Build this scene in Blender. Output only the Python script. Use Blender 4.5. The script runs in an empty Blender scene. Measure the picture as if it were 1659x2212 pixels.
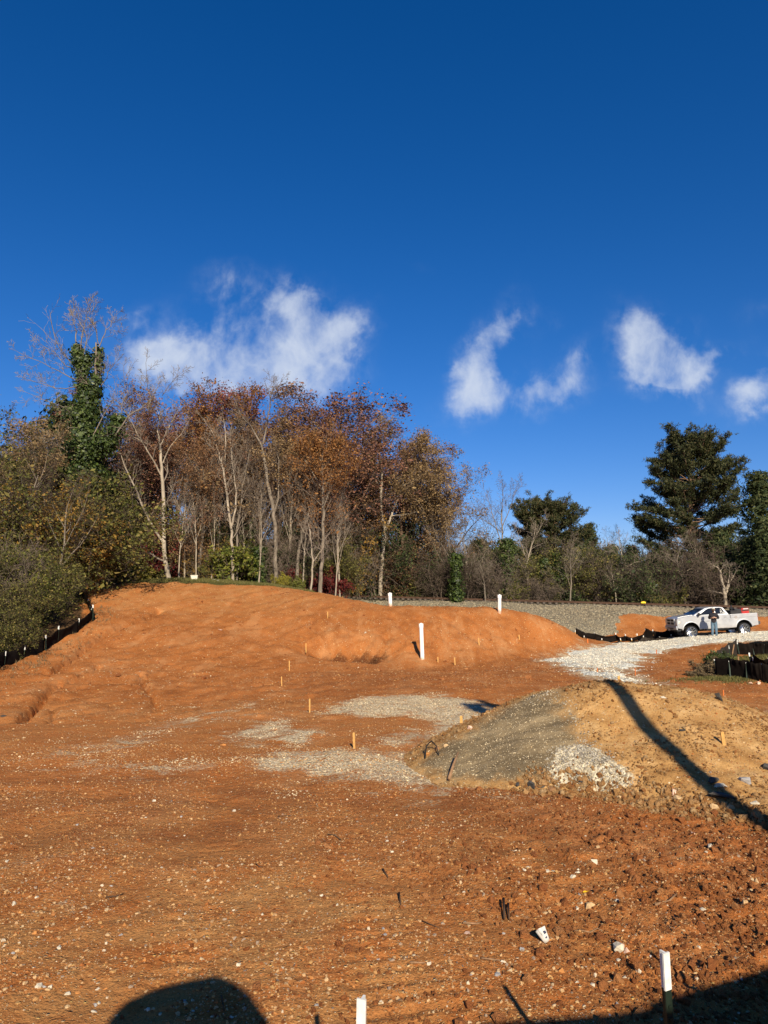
import bpy, bmesh, math, random
import numpy as np
from mathutils import Vector, Matrix, Euler

random.seed(7)
rng = np.random.default_rng(7)
S = bpy.context.scene
C = S.collection
R = math.radians

# ------------------------------------------------------------------ camera, sky, sun, exposure
CAM_H, PITCH, FPX = 2.9, R(7.2), 1533.0
SUN_EL, SUN_AZ = R(29.0), R(9.5)          # sun behind the camera, a little to its right
cam_data = bpy.data.cameras.new('camera')
cam = bpy.data.objects.new('camera', cam_data)
C.objects.link(cam)
cam.location = (0, 0, CAM_H)
cam.rotation_euler = (R(90) + PITCH, 0, 0)
cam_data.sensor_width = 36.0
cam_data.lens = 36.0 * FPX / 2212.0
cam_data.clip_start = 0.05
cam_data.clip_end = 3000
S.camera = cam
CP, SP = math.cos(PITCH), math.sin(PITCH)

S.view_settings.view_transform = 'Standard'
S.view_settings.look = 'None'
S.view_settings.gamma = 1.0
S.view_settings.use_curve_mapping = False
S.view_settings.exposure = 0.55


def ray(px, py):
    """Direction of the view ray through a pixel of the 1659 x 2212 photograph."""
    u, v = (px - 829.5) / FPX, (py - 1106.0) / FPX
    return np.array([u, CP + v * SP, SP - v * CP])


def pix(px, py, d):
    r = ray(px, py)
    return np.array([0, 0, CAM_H]) + r * (d / r[1])


class NT:
    """Small helper for building node trees."""
    def __init__(self, tree):
        self.t = tree
        self.n, self.l = tree.nodes, tree.links

    def node(self, typ, inputs=None, **kw):
        n = self.n.new(typ)
        for k, v in kw.items():
            setattr(n, k, v)
        if inputs:
            for k, v in inputs.items():
                self.set(n.inputs[k], v)
        return n

    def set(self, sock, v):
        if isinstance(v, bpy.types.NodeSocket):
            self.l.new(v, sock)
        elif isinstance(v, tuple) and len(v) == 3 and sock.type == 'RGBA':
            sock.default_value = (*v, 1)
        else:
            sock.default_value = v

    def math(self, op, a, b=None, c=None, clamp=False):
        n = self.n.new('ShaderNodeMath')
        n.operation = op
        n.use_clamp = clamp
        self.set(n.inputs[0], a)
        if b is not None:
            self.set(n.inputs[1], b)
        if c is not None:
            self.set(n.inputs[2], c)
        return n.outputs[0]

    def vmath(self, op, a, b=None):
        n = self.n.new('ShaderNodeVectorMath')
        n.operation = op
        self.set(n.inputs[0], a)
        if b is not None:
            self.set(n.inputs[1], b)
        return n.outputs[0]

    def mix(self, f, a, b, blend='MIX'):
        n = self.n.new('ShaderNodeMix')
        n.data_type = 'RGBA'
        n.blend_type = blend
        self.set(n.inputs[0], f)
        self.set(n.inputs[6], a)
        self.set(n.inputs[7], b)
        return n.outputs[2]

    def noise(self, vec, scale, detail=4, rough=0.55, dist=0.0):
        n = self.node('ShaderNodeTexNoise', {'Scale': scale, 'Detail': detail, 'Roughness': rough, 'Distortion': dist})
        if vec is not None:
            self.l.new(vec, n.inputs['Vector'])
        return n.outputs[0]

    def voronoi(self, vec, scale, feature='F1'):
        n = self.node('ShaderNodeTexVoronoi', {'Scale': scale}, feature=feature)
        self.l.new(vec, n.inputs['Vector'])
        return n

    def ramp(self, f, stops, interp='LINEAR'):
        n = self.n.new('ShaderNodeValToRGB')
        n.color_ramp.interpolation = interp
        e = n.color_ramp.elements
        while len(e) < len(stops):
            e.new(0.5)
        for el, (p, c) in zip(e, stops):
            el.position = p
            if isinstance(c, (int, float)):
                c = (c, c, c)
            el.color = (*c, 1)
        self.set(n.inputs[0], f)
        return n.outputs[0]

    def smooth(self, f, a, b):
        n = self.node('ShaderNodeMapRange', {'Value': f, 'From Min': a, 'From Max': b}, interpolation_type='SMOOTHSTEP')
        return n.outputs[0]

    def attr(self, name):
        return self.node('ShaderNodeAttribute', attribute_name=name).outputs['Fac']


# world: Nishita sky, with the day's broken cloud patches laid over it by direction
world = bpy.data.worlds.new('World')
S.world = world
world.use_nodes = True
wt = NT(world.node_tree)
wt.n.clear()
sky = wt.node('ShaderNodeTexSky', sky_type='NISHITA', sun_disc=False, sun_elevation=SUN_EL,
              sun_rotation=R(180) - SUN_AZ, altitude=300, air_density=1.0, dust_density=0.25, ozone_density=3.2)
hs = wt.node('ShaderNodeHueSaturation', {'Hue': 0.497, 'Saturation': 1.36, 'Value': 1.0, 'Color': sky.outputs[0]})
gm = wt.node('ShaderNodeGamma', {'Color': hs.outputs[0], 'Gamma': 1.0})
dirv = wt.node('ShaderNodeTexCoord').outputs['Generated']
sep = wt.node('ShaderNodeSeparateXYZ', {0: dirv})
yy = wt.math('MAXIMUM', sep.outputs[1], 0.05)
cu = wt.math('DIVIDE', sep.outputs[0], yy)
cw = wt.math('DIVIDE', sep.outputs[2], yy)
cvec = wt.node('ShaderNodeCombineXYZ', {0: cu, 1: cw, 2: 0.0}).outputs[0]
warp1 = wt.node('ShaderNodeTexNoise', {'Vector': cvec, 'Scale': 9.0, 'Detail': 5.0, 'Roughness': 0.62}).outputs['Color']
warp = wt.vmath('MULTIPLY', wt.vmath('SUBTRACT', warp1, (0.5, 0.5, 0.5)), (0.105, 0.105, 0.0))
wsep = wt.node('ShaderNodeSeparateXYZ', {0: wt.vmath('ADD', cvec, warp)})
# each patch: centre and radii in photograph pixels, tilt in degrees, density
CLOUDS = [(365, 775, 100, 52, -8, 1.35), (455, 800, 95, 40, 4, 1.05), (560, 808, 120, 50, 6, 1.0), (645, 790, 62, 44, 60, .80),
          (690, 690, 105, 52, 42, .78), (640, 640, 34, 46, -70, .55), (755, 715, 62, 26, -25, .6), (510, 610, 85, 42, 8, .42),
          (500, 690, 130, 60, 20, .30), (285, 690, 62, 30, -20, .55), (715, 800, 40, 60, 20, .45), (560, 730, 160, 60, -15, .34),
          (1075, 730, 46, 84, 24, .86), (1035, 815, 50, 60, 40, .86), (1002, 872, 56, 34, -8, .74), (1185, 848, 84, 36, -4, .88), (1120, 690, 60, 20, -20, .34),
          (1235, 765, 54, 38, -40, .50), (975, 795, 28, 12, -10, .3), (1385, 735, 84, 62, 40, .74), (1420, 775, 66, 58, 55, .98),
          (1440, 825, 64, 34, 12, .8), (1470, 770, 40, 60, 30, .4), (1545, 780, 62, 26, -25, .72), (1650, 830, 78, 40, -35, .7), (1640, 865, 80, 24, -5, .5),
          (1640, 680, 50, 34, 0, .2), (910, 570, 40, 20, 0, .12)]
dens = None
for (px, py, rx, ry, tilt, w) in CLOUDS:
    r = ray(px, py)
    c0, c1 = r[0] / r[1], r[2] / r[1]
    a = R(-tilt)
    sx, sy = rx / FPX, ry / FPX
    du = wt.math('SUBTRACT', wsep.outputs[0], c0)
    dv = wt.math('SUBTRACT', wsep.outputs[1], c1)
    ea = wt.math('ADD', wt.math('MULTIPLY', du, math.cos(a) / sx), wt.math('MULTIPLY', dv, math.sin(a) / sx))
    eb = wt.math('ADD', wt.math('MULTIPLY', du, -math.sin(a) / sy), wt.math('MULTIPLY', dv, math.cos(a) / sy))
    q = wt.math('ADD', wt.math('MULTIPLY', ea, ea), wt.math('MULTIPLY', eb, eb))
    g = wt.math('MULTIPLY', wt.math('EXPONENT', wt.math('MULTIPLY', q, -0.85)), w)
    dens = g if dens is None else wt.math('ADD', dens, g)
streak = wt.vmath('MULTIPLY', cvec, (1.0, 0.75, 1.0))
fb = wt.noise(streak, 13.0, 12, 0.56, 0.35)
fb2 = wt.noise(streak, 44.0, 8, 0.58, 0.4)
fbm = wt.math('ADD', wt.math('MULTIPLY', fb, 0.76), wt.math('MULTIPLY', fb2, 0.24))
ero = wt.math('MULTIPLY', wt.math('SUBTRACT', fbm, 0.56), 2.8)
body = wt.math('MULTIPLY', wt.math('MINIMUM', dens, 1.02), 0.92)
cl = wt.math('ADD', body, wt.math('MULTIPLY', ero, wt.smooth(dens, 0.0, 0.55)))
cl = wt.math('MULTIPLY', wt.smooth(cl, 0.02, 1.25), 0.86, clamp=True)
front = wt.math('GREATER_THAN', sep.outputs[1], 0.06)
cl = wt.math('MULTIPLY', cl, front)
tint = wt.mix(1.0, gm.outputs[0], (0.97, 0.935, 1.27), 'MULTIPLY')
skyc = wt.mix(cl, tint, (7.6, 8.4, 9.8))
bg = wt.node('ShaderNodeBackground', {'Color': skyc, 'Strength': 0.060})
wo = wt.node('ShaderNodeOutputWorld', {'Surface': bg.outputs[0]})

sun_dir = Vector((-math.sin(SUN_AZ) * math.cos(SUN_EL), math.cos(SUN_AZ) * math.cos(SUN_EL), -math.sin(SUN_EL)))
sun_data = bpy.data.lights.new('sun', 'SUN')
sun_data.energy = 5.0
sun_data.angle = R(0.53)
sun_data.color = (1.0, 0.89, 0.71)
sun = bpy.data.objects.new('sun', sun_data)
sun.rotation_euler = sun_dir.to_track_quat('-Z', 'Y').to_euler()
sun.location = (5, -20, 30)
C.objects.link(sun)

# ------------------------------------------------------------------ object helpers
def tag(o, label=None, cat=None, group=None, kind=None):
    if label: o['label'] = label
    if cat: o['category'] = cat
    if group: o['group'] = group
    if kind: o['kind'] = kind
    return o


def empty(name, loc=(0, 0, 0), rz=0.0, label=None, cat=None, group=None):
    o = bpy.data.objects.new(name, None)
    o.empty_display_size = 0.3
    o.location = loc
    o.rotation_euler = (0, 0, rz)
    C.objects.link(o)
    return tag(o, label, cat, group)


def link_mesh(name, me, mat=None, parent=None, loc=None):
    o = bpy.data.objects.new(name, me)
    C.objects.link(o)
    if mat is not None and len(me.materials) == 0:
        me.materials.append(mat)
    if parent is not None:
        o.parent = parent
    if loc is not None:
        o.location = loc
    return o


def mesh_from(name, verts, faces, mat=None, parent=None, smooth=False, loc=None):
    me = bpy.data.meshes.new(name)
    if isinstance(verts, np.ndarray) and isinstance(faces, np.ndarray):
        nv, nf, k = len(verts), len(faces), faces.shape[1]
        me.vertices.add(nv)
        me.vertices.foreach_set('co', verts.astype(np.float32).ravel())
        me.loops.add(nf * k)
        me.loops.foreach_set('vertex_index', faces.astype(np.int32).ravel())
        me.polygons.add(nf)
        me.polygons.foreach_set('loop_start', np.arange(0, nf * k, k, dtype=np.int32))
        me.update(calc_edges=True)
    else:
        me.from_pydata([tuple(v) for v in verts], [], [tuple(f) for f in faces])
    if smooth:
        me.polygons.foreach_set('use_smooth', np.ones(len(me.polygons), dtype=bool))
    me.update()
    return link_mesh(name, me, mat, parent, loc)


def copy_tree(o, parent=None):
    c = o.copy()
    C.objects.link(c)
    if parent is not None:
        c.parent = parent
    for ch in list(o.children):
        copy_tree(ch, c)
    return c


class MB:
    """Collects boxes, bars, tubes and lathes into one mesh."""
    def __init__(self):
        self.v, self.f = [], []

    def add(self, vs, fs):
        b = len(self.v)
        self.v += [tuple(v) for v in vs]
        self.f += [tuple(i + b for i in f) for f in fs]

    def box(self, a, b, bev=0.0):
        x0, y0, z0 = a
        x1, y1, z1 = b
        if bev <= 0:
            vs = [(x, y, z) for z in (z0, z1) for y in (y0, y1) for x in (x0, x1)]
            self.add(vs, [(0, 2, 3, 1), (4, 5, 7, 6), (0, 1, 5, 4), (2, 6, 7, 3), (0, 4, 6, 2), (1, 3, 7, 5)])
        else:
            bm = bmesh.new()
            bmesh.ops.create_cube(bm, size=1.0)
            for v in bm.verts:
                v.co = Vector((x0 + (v.co.x + .5) * (x1 - x0), y0 + (v.co.y + .5) * (y1 - y0), z0 + (v.co.z + .5) * (z1 - z0)))
            bmesh.ops.bevel(bm, geom=bm.edges[:], offset=bev, segments=2, affect='EDGES')
            bm.verts.index_update()
            self.add([v.co[:] for v in bm.verts], [[v.index for v in f.verts] for f in bm.faces])
            bm.free()

    def tube(self, pts, rad, k=8, cap=True):
        pts = [np.asarray(p, float) for p in pts]
        n = len(pts)
        if not hasattr(rad, '__len__'):
            rad = [rad] * n
        base = len(self.v)
        a = None
        for i in range(n):
            t = pts[min(i + 1, n - 1)] - pts[max(i - 1, 0)]
            t = t / (np.linalg.norm(t) + 1e-9)
            if a is None:
                h = np.array([0, 0, 1.0]) if abs(t[2]) < .9 else np.array([1.0, 0, 0])
                a = np.cross(t, h)
            else:
                a = a - t * np.dot(a, t)
            a = a / (np.linalg.norm(a) + 1e-9)
            b = np.cross(t, a)
            for j in range(k):
                an = 2 * math.pi * j / k
                self.v.append(tuple(pts[i] + rad[i] * (math.cos(an) * a + math.sin(an) * b)))
        for i in range(n - 1):
            for j in range(k):
                j2 = (j + 1) % k
                self.f.append((base + i * k + j, base + i * k + j2, base + (i + 1) * k + j2, base + (i + 1) * k + j))
        if cap:
            self.f.append(tuple(base + j for j in range(k))[::-1])
            self.f.append(tuple(base + (n - 1) * k + j for j in range(k)))

    def lathe(self, prof, centre, axis='y', k=24):
        """prof: (radius, offset along axis) list."""
        base = len(self.v)
        cx, cy, cz = centre
        for (r, o) in prof:
            for j in range(k):
                an = 2 * math.pi * j / k
                c, s = r * math.cos(an), r * math.sin(an)
                self.v.append((cx + c, cy + o, cz + s) if axis == 'y' else (cx + c, cy + s, cz + o))
        for i in range(len(prof) - 1):
            for j in range(k):
                j2 = (j + 1) % k
                self.f.append((base + i * k + j, base + i * k + j2, base + (i + 1) * k + j2, base + (i + 1) * k + j))

    def prism(self, poly, y0, y1):
        """poly in (x, z), extruded along y."""
        n = len(poly)
        vs = [(x, y0, z) for x, z in poly] + [(x, y1, z) for x, z in poly]
        fs = [tuple(range(n)), tuple(range(2 * n - 1, n - 1, -1))]
        fs += [(i, n + i, n + (i + 1) % n, (i + 1) % n) for i in range(n)]
        self.add(vs, fs)

    def build(self, name, mat=None, parent=None, smooth=False, loc=None):
        o = mesh_from(name, self.v, self.f, mat, parent, smooth, loc)
        bm = bmesh.new()
        bm.from_mesh(o.data)
        bmesh.ops.recalc_face_normals(bm, faces=bm.faces[:])
        bm.to_mesh(o.data)
        bm.free()
        return o


def smooth_by_angle(o, deg=35):
    me = o.data
    me.polygons.foreach_set('use_smooth', np.ones(len(me.polygons), dtype=bool))
    bm = bmesh.new()
    bm.from_mesh(me)
    for e in bm.edges:
        if len(e.link_faces) == 2 and e.calc_face_angle(0) > R(deg):
            e.smooth = False
    bm.to_mesh(me)
    bm.free()


# ------------------------------------------------------------------ numpy noise
_perm = rng.permutation(4096)
_gr = rng.uniform(0, 2 * np.pi, 4096)
_gx, _gy = np.cos(_gr), np.sin(_gr)


def perlin(x, y):
    xi, yi = np.floor(x).astype(np.int64), np.floor(y).astype(np.int64)
    xf, yf = x - xi, y - yi

    def gdot(ix, iy, dx, dy):
        h = _perm[(_perm[ix & 4095] + iy) & 4095]
        return _gx[h] * dx + _gy[h] * dy
    u = xf * xf * xf * (xf * (xf * 6 - 15) + 10)
    v = yf * yf * yf * (yf * (yf * 6 - 15) + 10)
    a = gdot(xi, yi, xf, yf) * (1 - u) + gdot(xi + 1, yi, xf - 1, yf) * u
    b = gdot(xi, yi + 1, xf, yf - 1) * (1 - u) + gdot(xi + 1, yi + 1, xf - 1, yf - 1) * u
    return (a * (1 - v) + b * v) * 1.4


def fbm(x, y, s, octv=3, gain=0.5):
    t, a = 0, 1.0
    for o in range(octv):
        t = t + a * perlin(x * s + 17.3 * o, y * s - 9.1 * o)
        s *= 2.03
        a *= gain
    return t


def sstep(a, b, x):
    t = np.clip((x - a) / (b - a), 0, 1)
    return t * t * (3 - 2 * t)


class TPS:
    def __init__(self, pts, lam=0.02):
        P = np.array(pts, float)
        self.P = P[:, :2]
        n = len(P)
        d = np.linalg.norm(self.P[:, None] - self.P[None], axis=2)
        K = self.k(d) + lam * np.eye(n) * 10
        A = np.zeros((n + 3, n + 3))
        A[:n, :n] = K
        A[:n, n] = 1
        A[:n, n + 1:] = self.P
        A[n, :n] = 1
        A[n + 1:, :n] = self.P.T
        b = np.zeros(n + 3)
        b[:n] = P[:, 2]
        self.w = np.linalg.lstsq(A, b, rcond=None)[0]

    @staticmethod
    def k(r):
        return np.where(r > 0, r * r * np.log(np.maximum(r, 1e-9)), 0)

    def __call__(self, x, y):
        x, y = np.asarray(x, float), np.asarray(y, float)
        sh = x.shape
        x, y = x.ravel(), y.ravel()
        out = np.empty(len(x))
        n = len(self.P)
        for s in range(0, len(x), 40000):
            xx, yy_ = x[s:s + 40000, None], y[s:s + 40000, None]
            r2 = (xx - self.P[:, 0]) ** 2 + (yy_ - self.P[:, 1]) ** 2
            k = 0.5 * r2 * np.log(np.maximum(r2, 1e-12))
            out[s:s + 40000] = k @ self.w[:n] + self.w[n] + xx[:, 0] * self.w[n + 1] + yy_[:, 0] * self.w[n + 2]
        return out.reshape(sh)


def in_poly(px, py, poly):
    inside = np.zeros(px.shape, bool)
    n = len(poly)
    for i in range(n):
        x0, y0 = poly[i]
        x1, y1 = poly[(i + 1) % n]
        if y0 == y1:
            continue
        c = ((y0 > py) != (y1 > py)) & (px < (x1 - x0) * (py - y0) / (y1 - y0) + x0)
        inside ^= c
    return inside


def poly_sd(px, py, poly):
    """Signed distance to a polygon, positive inside."""
    d = np.full(px.shape, 1e9)
    n = len(poly)
    for i in range(n):
        ax, ay = poly[i]
        bx, by = poly[(i + 1) % n]
        ex, ey = bx - ax, by - ay
        t = np.clip(((px - ax) * ex + (py - ay) * ey) / (ex * ex + ey * ey + 1e-12), 0, 1)
        d = np.minimum(d, np.hypot(px - ax - t * ex, py - ay - t * ey))
    return np.where(in_poly(px, py, poly), d, -d)


def line_dist(px, py, line):
    d = np.full(px.shape, 1e9)
    for (ax, ay), (bx, by) in zip(line[:-1], line[1:]):
        ex, ey = bx - ax, by - ay
        t = np.clip(((px - ax) * ex + (py - ay) * ey) / (ex * ex + ey * ey + 1e-12), 0, 1)
        d = np.minimum(d, np.hypot(px - ax - t * ex, py - ay - t * ey))
    return d
# ------------------------------------------------------------------ terrain height field
ctl = []
for (px, py, d) in [
        # red hill on the left, from its toe up to the crest
        (0, 1500, 22.5), (0, 1450, 27), (60, 1432, 29), (130, 1398, 32), (205, 1347, 36), (200, 1300, 42), (232, 1272, 46),
        (300, 1262, 48), (370, 1258, 49), (450, 1259, 49), (550, 1267, 48), (620, 1276, 47), (700, 1286, 45.5), (770, 1297, 44), (840, 1308, 42.5),
        (920, 1313, 41.5), (1000, 1318, 41), (1060, 1319, 40.8), (1110, 1325, 40.8), (1160, 1331, 41), (1200, 1341, 41.5), (1240, 1362, 42), (1275, 1397, 42.5),
        (1320, 1398, 43.5),
        (912, 1427, 35), (1000, 1424, 35.5), (1100, 1412, 37), (1180, 1402, 39),
        (830, 1425, 35), (740, 1432, 33.5), (680, 1442, 32), (620, 1462, 29), (560, 1490, 25.5), (480, 1530, 21),
        (500, 1325, 41), (420, 1350, 38), (350, 1400, 33.5), (300, 1450, 28.5), (480, 1400, 34), (560, 1400, 34.6), (600, 1340, 40),
        (640, 1400, 36), (660, 1345, 39.5), (720, 1350, 39.3), (750, 1390, 36.6), (830, 1365, 38.2), (920, 1370, 37.9), (1000, 1370, 37.9), (1100, 1372, 38.4),
        (250, 1500, 23), (160, 1440, 28), (300, 1380, 34.5), (250, 1330, 38.5), (380, 1300, 43.5), (500, 1290, 45), (640, 1300, 44), (760, 1315, 42.3), (900, 1330, 40.5), (1020, 1335, 40),
        # level pad in the middle
        (800, 1480, 25.4), (900, 1460, 27.9), (1000, 1470, 26.6), (1100, 1450, 29.6), (1200, 1425, 35.4),
        # gravel road, its bank and the low ground at the right
        (1300, 1388, 52), (1290, 1420, 36.6), (1380, 1395, 46), (1450, 1377, 51.5), (1497, 1378, 48.5), (1607, 1370, 48.5), (1700, 1366, 48.5),
        (1480, 1396, 43), (1545, 1388, 44), (1659, 1383, 44.5), (1480, 1425, 34.8), (1540, 1405, 39), (1545, 1462, 27), (1646, 1475, 25.5),
        (1600, 1432, 32.5), (1660, 1418, 34.5), (1750, 1418, 34.5), (1700, 1470, 26), (1400, 1450, 29.4), (1440, 1470, 26.6),
        # railway bank
        (1244, 1369, 53.5), (1330, 1373, 53.5), (1400, 1368, 53.5), (1480, 1366, 54), (1659, 1360, 53.5),
        (1340, 1330, 57.2), (1480, 1329, 57), (1659, 1331, 56.5)]:
    ctl.append(pix(px, py, d))


RAIL_A, RAIL_B = pix(740, 1289, 72), pix(1659, 1314.5, 62)          # foot of the near rail


def rail_pt(s):
    return RAIL_A + (RAIL_B - RAIL_A) * s


rail_dir = (RAIL_B - RAIL_A) / np.linalg.norm(RAIL_B - RAIL_A)
rail_nrm = np.array([-rail_dir[1], rail_dir[0], 0]) / np.hypot(rail_dir[0], rail_dir[1])     # away from the camera
for s in (-0.6, -0.3, 0, .2, .4, .6, .8, 1, 1.25, 1.5):
    p = rail_pt(s)
    for off, dz in ((-2.0, -.62), (-1.2, -.32), (.7, -.24), (3.0, -.25), (5.5, -1.1), (9, -1.2)):
        q = p + rail_nrm * off
        ctl.append(np.array([q[0], q[1], p[2] + dz]))
for px, py, d in ((840, 1310, 45.5), (920, 1315, 44.5), (1000, 1320, 44.5), (1080, 1325, 44.5), (1160, 1333, 44.5)):
    ctl.append(pix(px, py, d) - np.array([0, 0, .22]))
for px, py, d in ((840, 1306, 50), (920, 1311, 50), (1000, 1318, 50), (1080, 1324, 49.5)):
    ctl.append(pix(px, py, d) - np.array([0, 0, .5]))
for s, dz in ((0.1, -1.0), (.3, -1.2)):
    p = rail_pt(s) - rail_nrm * 9
    ctl.append(np.array([p[0], p[1], p[2] + dz]))
# foreground: level; beyond the crest: wood floor
for x, y in [(-3, 4), (0, 4), (3, 4), (-6, 4), (6, 4), (-4, 8), (0, 8), (4, 8), (8, 8), (-8, 8), (-5, 12), (0, 12), (5, 12), (10, 12), (-9, 13), (0, 16), (4, 16), (9, 16), (-5, 16), (-9, 18),
             (1, 20), (6, 21), (-3, 20), (14, 20), (-15, 12), (-14, 18), (14, 6), (-12, 4), (0, -5), (12, -5), (-12, -5), (0, -20), (25, -20), (-25, -20), (24, 10), (-24, 10), (20, 25)]:
    ctl.append(np.array([x, y, 0.0]))
for x, y, z in [(-22, 22, .2), (-24, 30, .8), (-24, 38, 1.8), (-28, 48, 3.6), (-40, 30, 1), (-40, 55, 4), (-20, 58, 4.4), (-10, 58, 4.1), (-12, 70, 4), (-25, 72, 4.4), (-45, 75, 4),
                (-3, 60, 2.7), (0, 58, 2.4), (-20, 100, 4), (10, 95, 2.2), (40, 95, 1.6), (-60, 100, 4), (70, 95, 1.5), (40, 40, .3), (60, 60, .8), (30, 32, .1)]:
    ctl.append(np.array([x, y, z]))
tps_ground = TPS(ctl, lam=0.12)


def terrain(x, y):
    x, y = np.asarray(x, float), np.asarray(y, float)
    z = tps_ground(np.clip(x, -75, 80), np.clip(y, -25, 105))
    far = np.maximum(sstep(85, 120, y), np.maximum(sstep(50, 80, np.abs(x)), sstep(5, 30, -y)))
    z = z * (1 - far) + far * np.where(y < 40, 0.0, 2.2)
    flat = sstep(20, 12, y) * 0.75
    z = z + fbm(x, y, 0.16, 2) * 0.10 * (1 - flat) + fbm(x, y, 0.7, 3) * 0.035
    return z


_ds = np.concatenate([np.arange(3.5, 30, .03), np.arange(30, 110, .08)])


def gp(px, py, surf=None):
    """World point where the ray through a pixel first meets the ground."""
    r = ray(px, py)
    t = _ds / r[1]
    z = (surf or terrain)(r[0] * t, _ds)
    hit = np.nonzero(CAM_H + r[2] * t < z)[0]
    i = hit[0] if len(hit) else len(_ds) - 1
    return np.array([r[0] * t[i], _ds[i], z[i]])


def wline(pts, surf=None):
    return [tuple(gp(px, py, surf)[:2]) for px, py in pts]


def gz(x, y):
    return float(terrain(np.array([x]), np.array([y]))[0])


# ---- the dirt mound on the right
mctl = []
for (px, py, d) in [(1190, 1490, 14.6), (1250, 1479, 14.4), (1310, 1488, 13.4), (1430, 1490, 13.7), (1540, 1503, 13.6), (1600, 1533, 13.3), (1659, 1568, 13.1),
                    (1140, 1508, 14.3), (1060, 1545, 13.9), (1000, 1577, 13.6), (950, 1608, 13.2),
                    (1430, 1640, 11.55), (1500, 1640, 11.5), (1380, 1570, 12.5), (1560, 1600, 12.05), (1250, 1600, 12.35), (1200, 1650, 11.8), (1100, 1630, 12.2), (1040, 1650, 12.35),
                    (1300, 1650, 11.5), (1620, 1640, 11.6), (1659, 1690, 11.0), (1520, 1700, 10.75)]:
    mctl.append(pix(px, py, d))
for (px, py) in [(885, 1650), (900, 1668), (960, 1692), (1040, 1702), (1140, 1708), (1210, 1712), (1290, 1716), (1340, 1726), (1400, 1742), (1480, 1752), (1560, 1762), (1659, 1792), (1760, 1835)]:
    p = pix(px, py, 1)
    r = ray(px, py)
    t = -(CAM_H - .0) / r[2]
    mctl.append(np.array([r[0] * t, r[1] * t, 0.0]))
for x, y, z in [(.6, 15.2, -.1), (1.5, 16.4, -.1), (2.8, 17.3, -.1), (4.2, 17.6, -.1), (6, 17.4, -.1), (8, 16.8, -.1), (10, 15.5, -.1), (11.2, 13.5, -.1), (11, 11, -.1), (9.5, 9.5, -.1),
                (3.2, 15.8, .8), (4.6, 15.7, .9), (6, 15.4, .8), (7.5, 14.2, .75), (9, 13, .35), (8.8, 11, .15), (4.5, 14.6, 1.26), (5.6, 14.5, 1.2),
                (-.6, 13, -.3), (-1, 15, -.4), (2, 9.3, -.4), (5, 8.4, -.4), (0, 10, -.5), (3, 20, -.6), (8, 20, -.6), (14, 14, -.8), (12, 7, -.6)]:
    mctl.append(np.array([x, y, z]))
tps_mound = TPS(mctl, lam=0.004)


def mound_z(x, y):
    z = tps_mound(x, y)
    lump = fbm(x, y, 0.9, 2) * .04 + fbm(x, y, 3.2, 3) * .022
    z = z + lump * sstep(-.3, .2, z)
    return np.where((np.hypot(x - 5, (y - 13) * 1.1) < 9.5), z, -1.0)


def surf_all(x, y):
    return np.maximum(terrain(x, y), mound_z(x, y))


# ---- masks: the places where one ground turns into another
GRAVEL_PATCHES = [
    ([(700, 1540), (760, 1512), (900, 1500), (1010, 1512), (1070, 1532), (1030, 1560), (975, 1600), (950, 1620), (905, 1600), (960, 1560), (880, 1545), (790, 1545)], .80),
    ([(540, 1640), (620, 1628), (760, 1622), (880, 1640), (920, 1655), (1000, 1700), (900, 1690), (740, 1676), (600, 1662)], .80),
    ([(930, 1615), (980, 1600), (960, 1640), (880, 1645), (800, 1640), (870, 1625)], .74),
    ([(505, 1585), (580, 1560), (625, 1555), (610, 1580), (560, 1608), (515, 1600)], .68),
    ([(600, 1600), (680, 1572), (690, 1582), (640, 1610)], .75),
    ([(820, 1610), (900, 1578), (915, 1585), (850, 1618)], .74),
    ([(270, 1590), (400, 1545), (560, 1520), (570, 1535), (430, 1570), (300, 1602)], .36),
    ([(100, 1632), (180, 1610), (330, 1590), (340, 1605), (200, 1635)], .42),
    ([(60, 1650), (200, 1640), (420, 1640), (520, 1655), (300, 1680), (120, 1670)], .38),
    ([(780, 1700), (960, 1690), (1160, 1700), (1100, 1740), (900, 1740)], .33),
    ([(1560, 1560), (1700, 1530), (1700, 1580), (1600, 1590)], .6),
    ([(0, 1870), (120, 1850), (140, 1930), (0, 1960)], .3)]
ROAD = [(1176, 1426), (1230, 1412), (1300, 1400), (1330, 1391), (1400, 1384), (1460, 1378), (1530, 1374), (1600, 1367), (1720, 1361), (1720, 1386), (1590, 1387), (1545, 1389), (1480, 1396),
        (1420, 1409), (1372, 1432), (1340, 1452), (1362, 1466), (1400, 1478), (1350, 1482), (1310, 1472), (1260, 1450), (1215, 1436)]
gravel_w = [(wline(p), w) for p, w in GRAVEL_PATCHES]
road_w = wline(ROAD)
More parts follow.
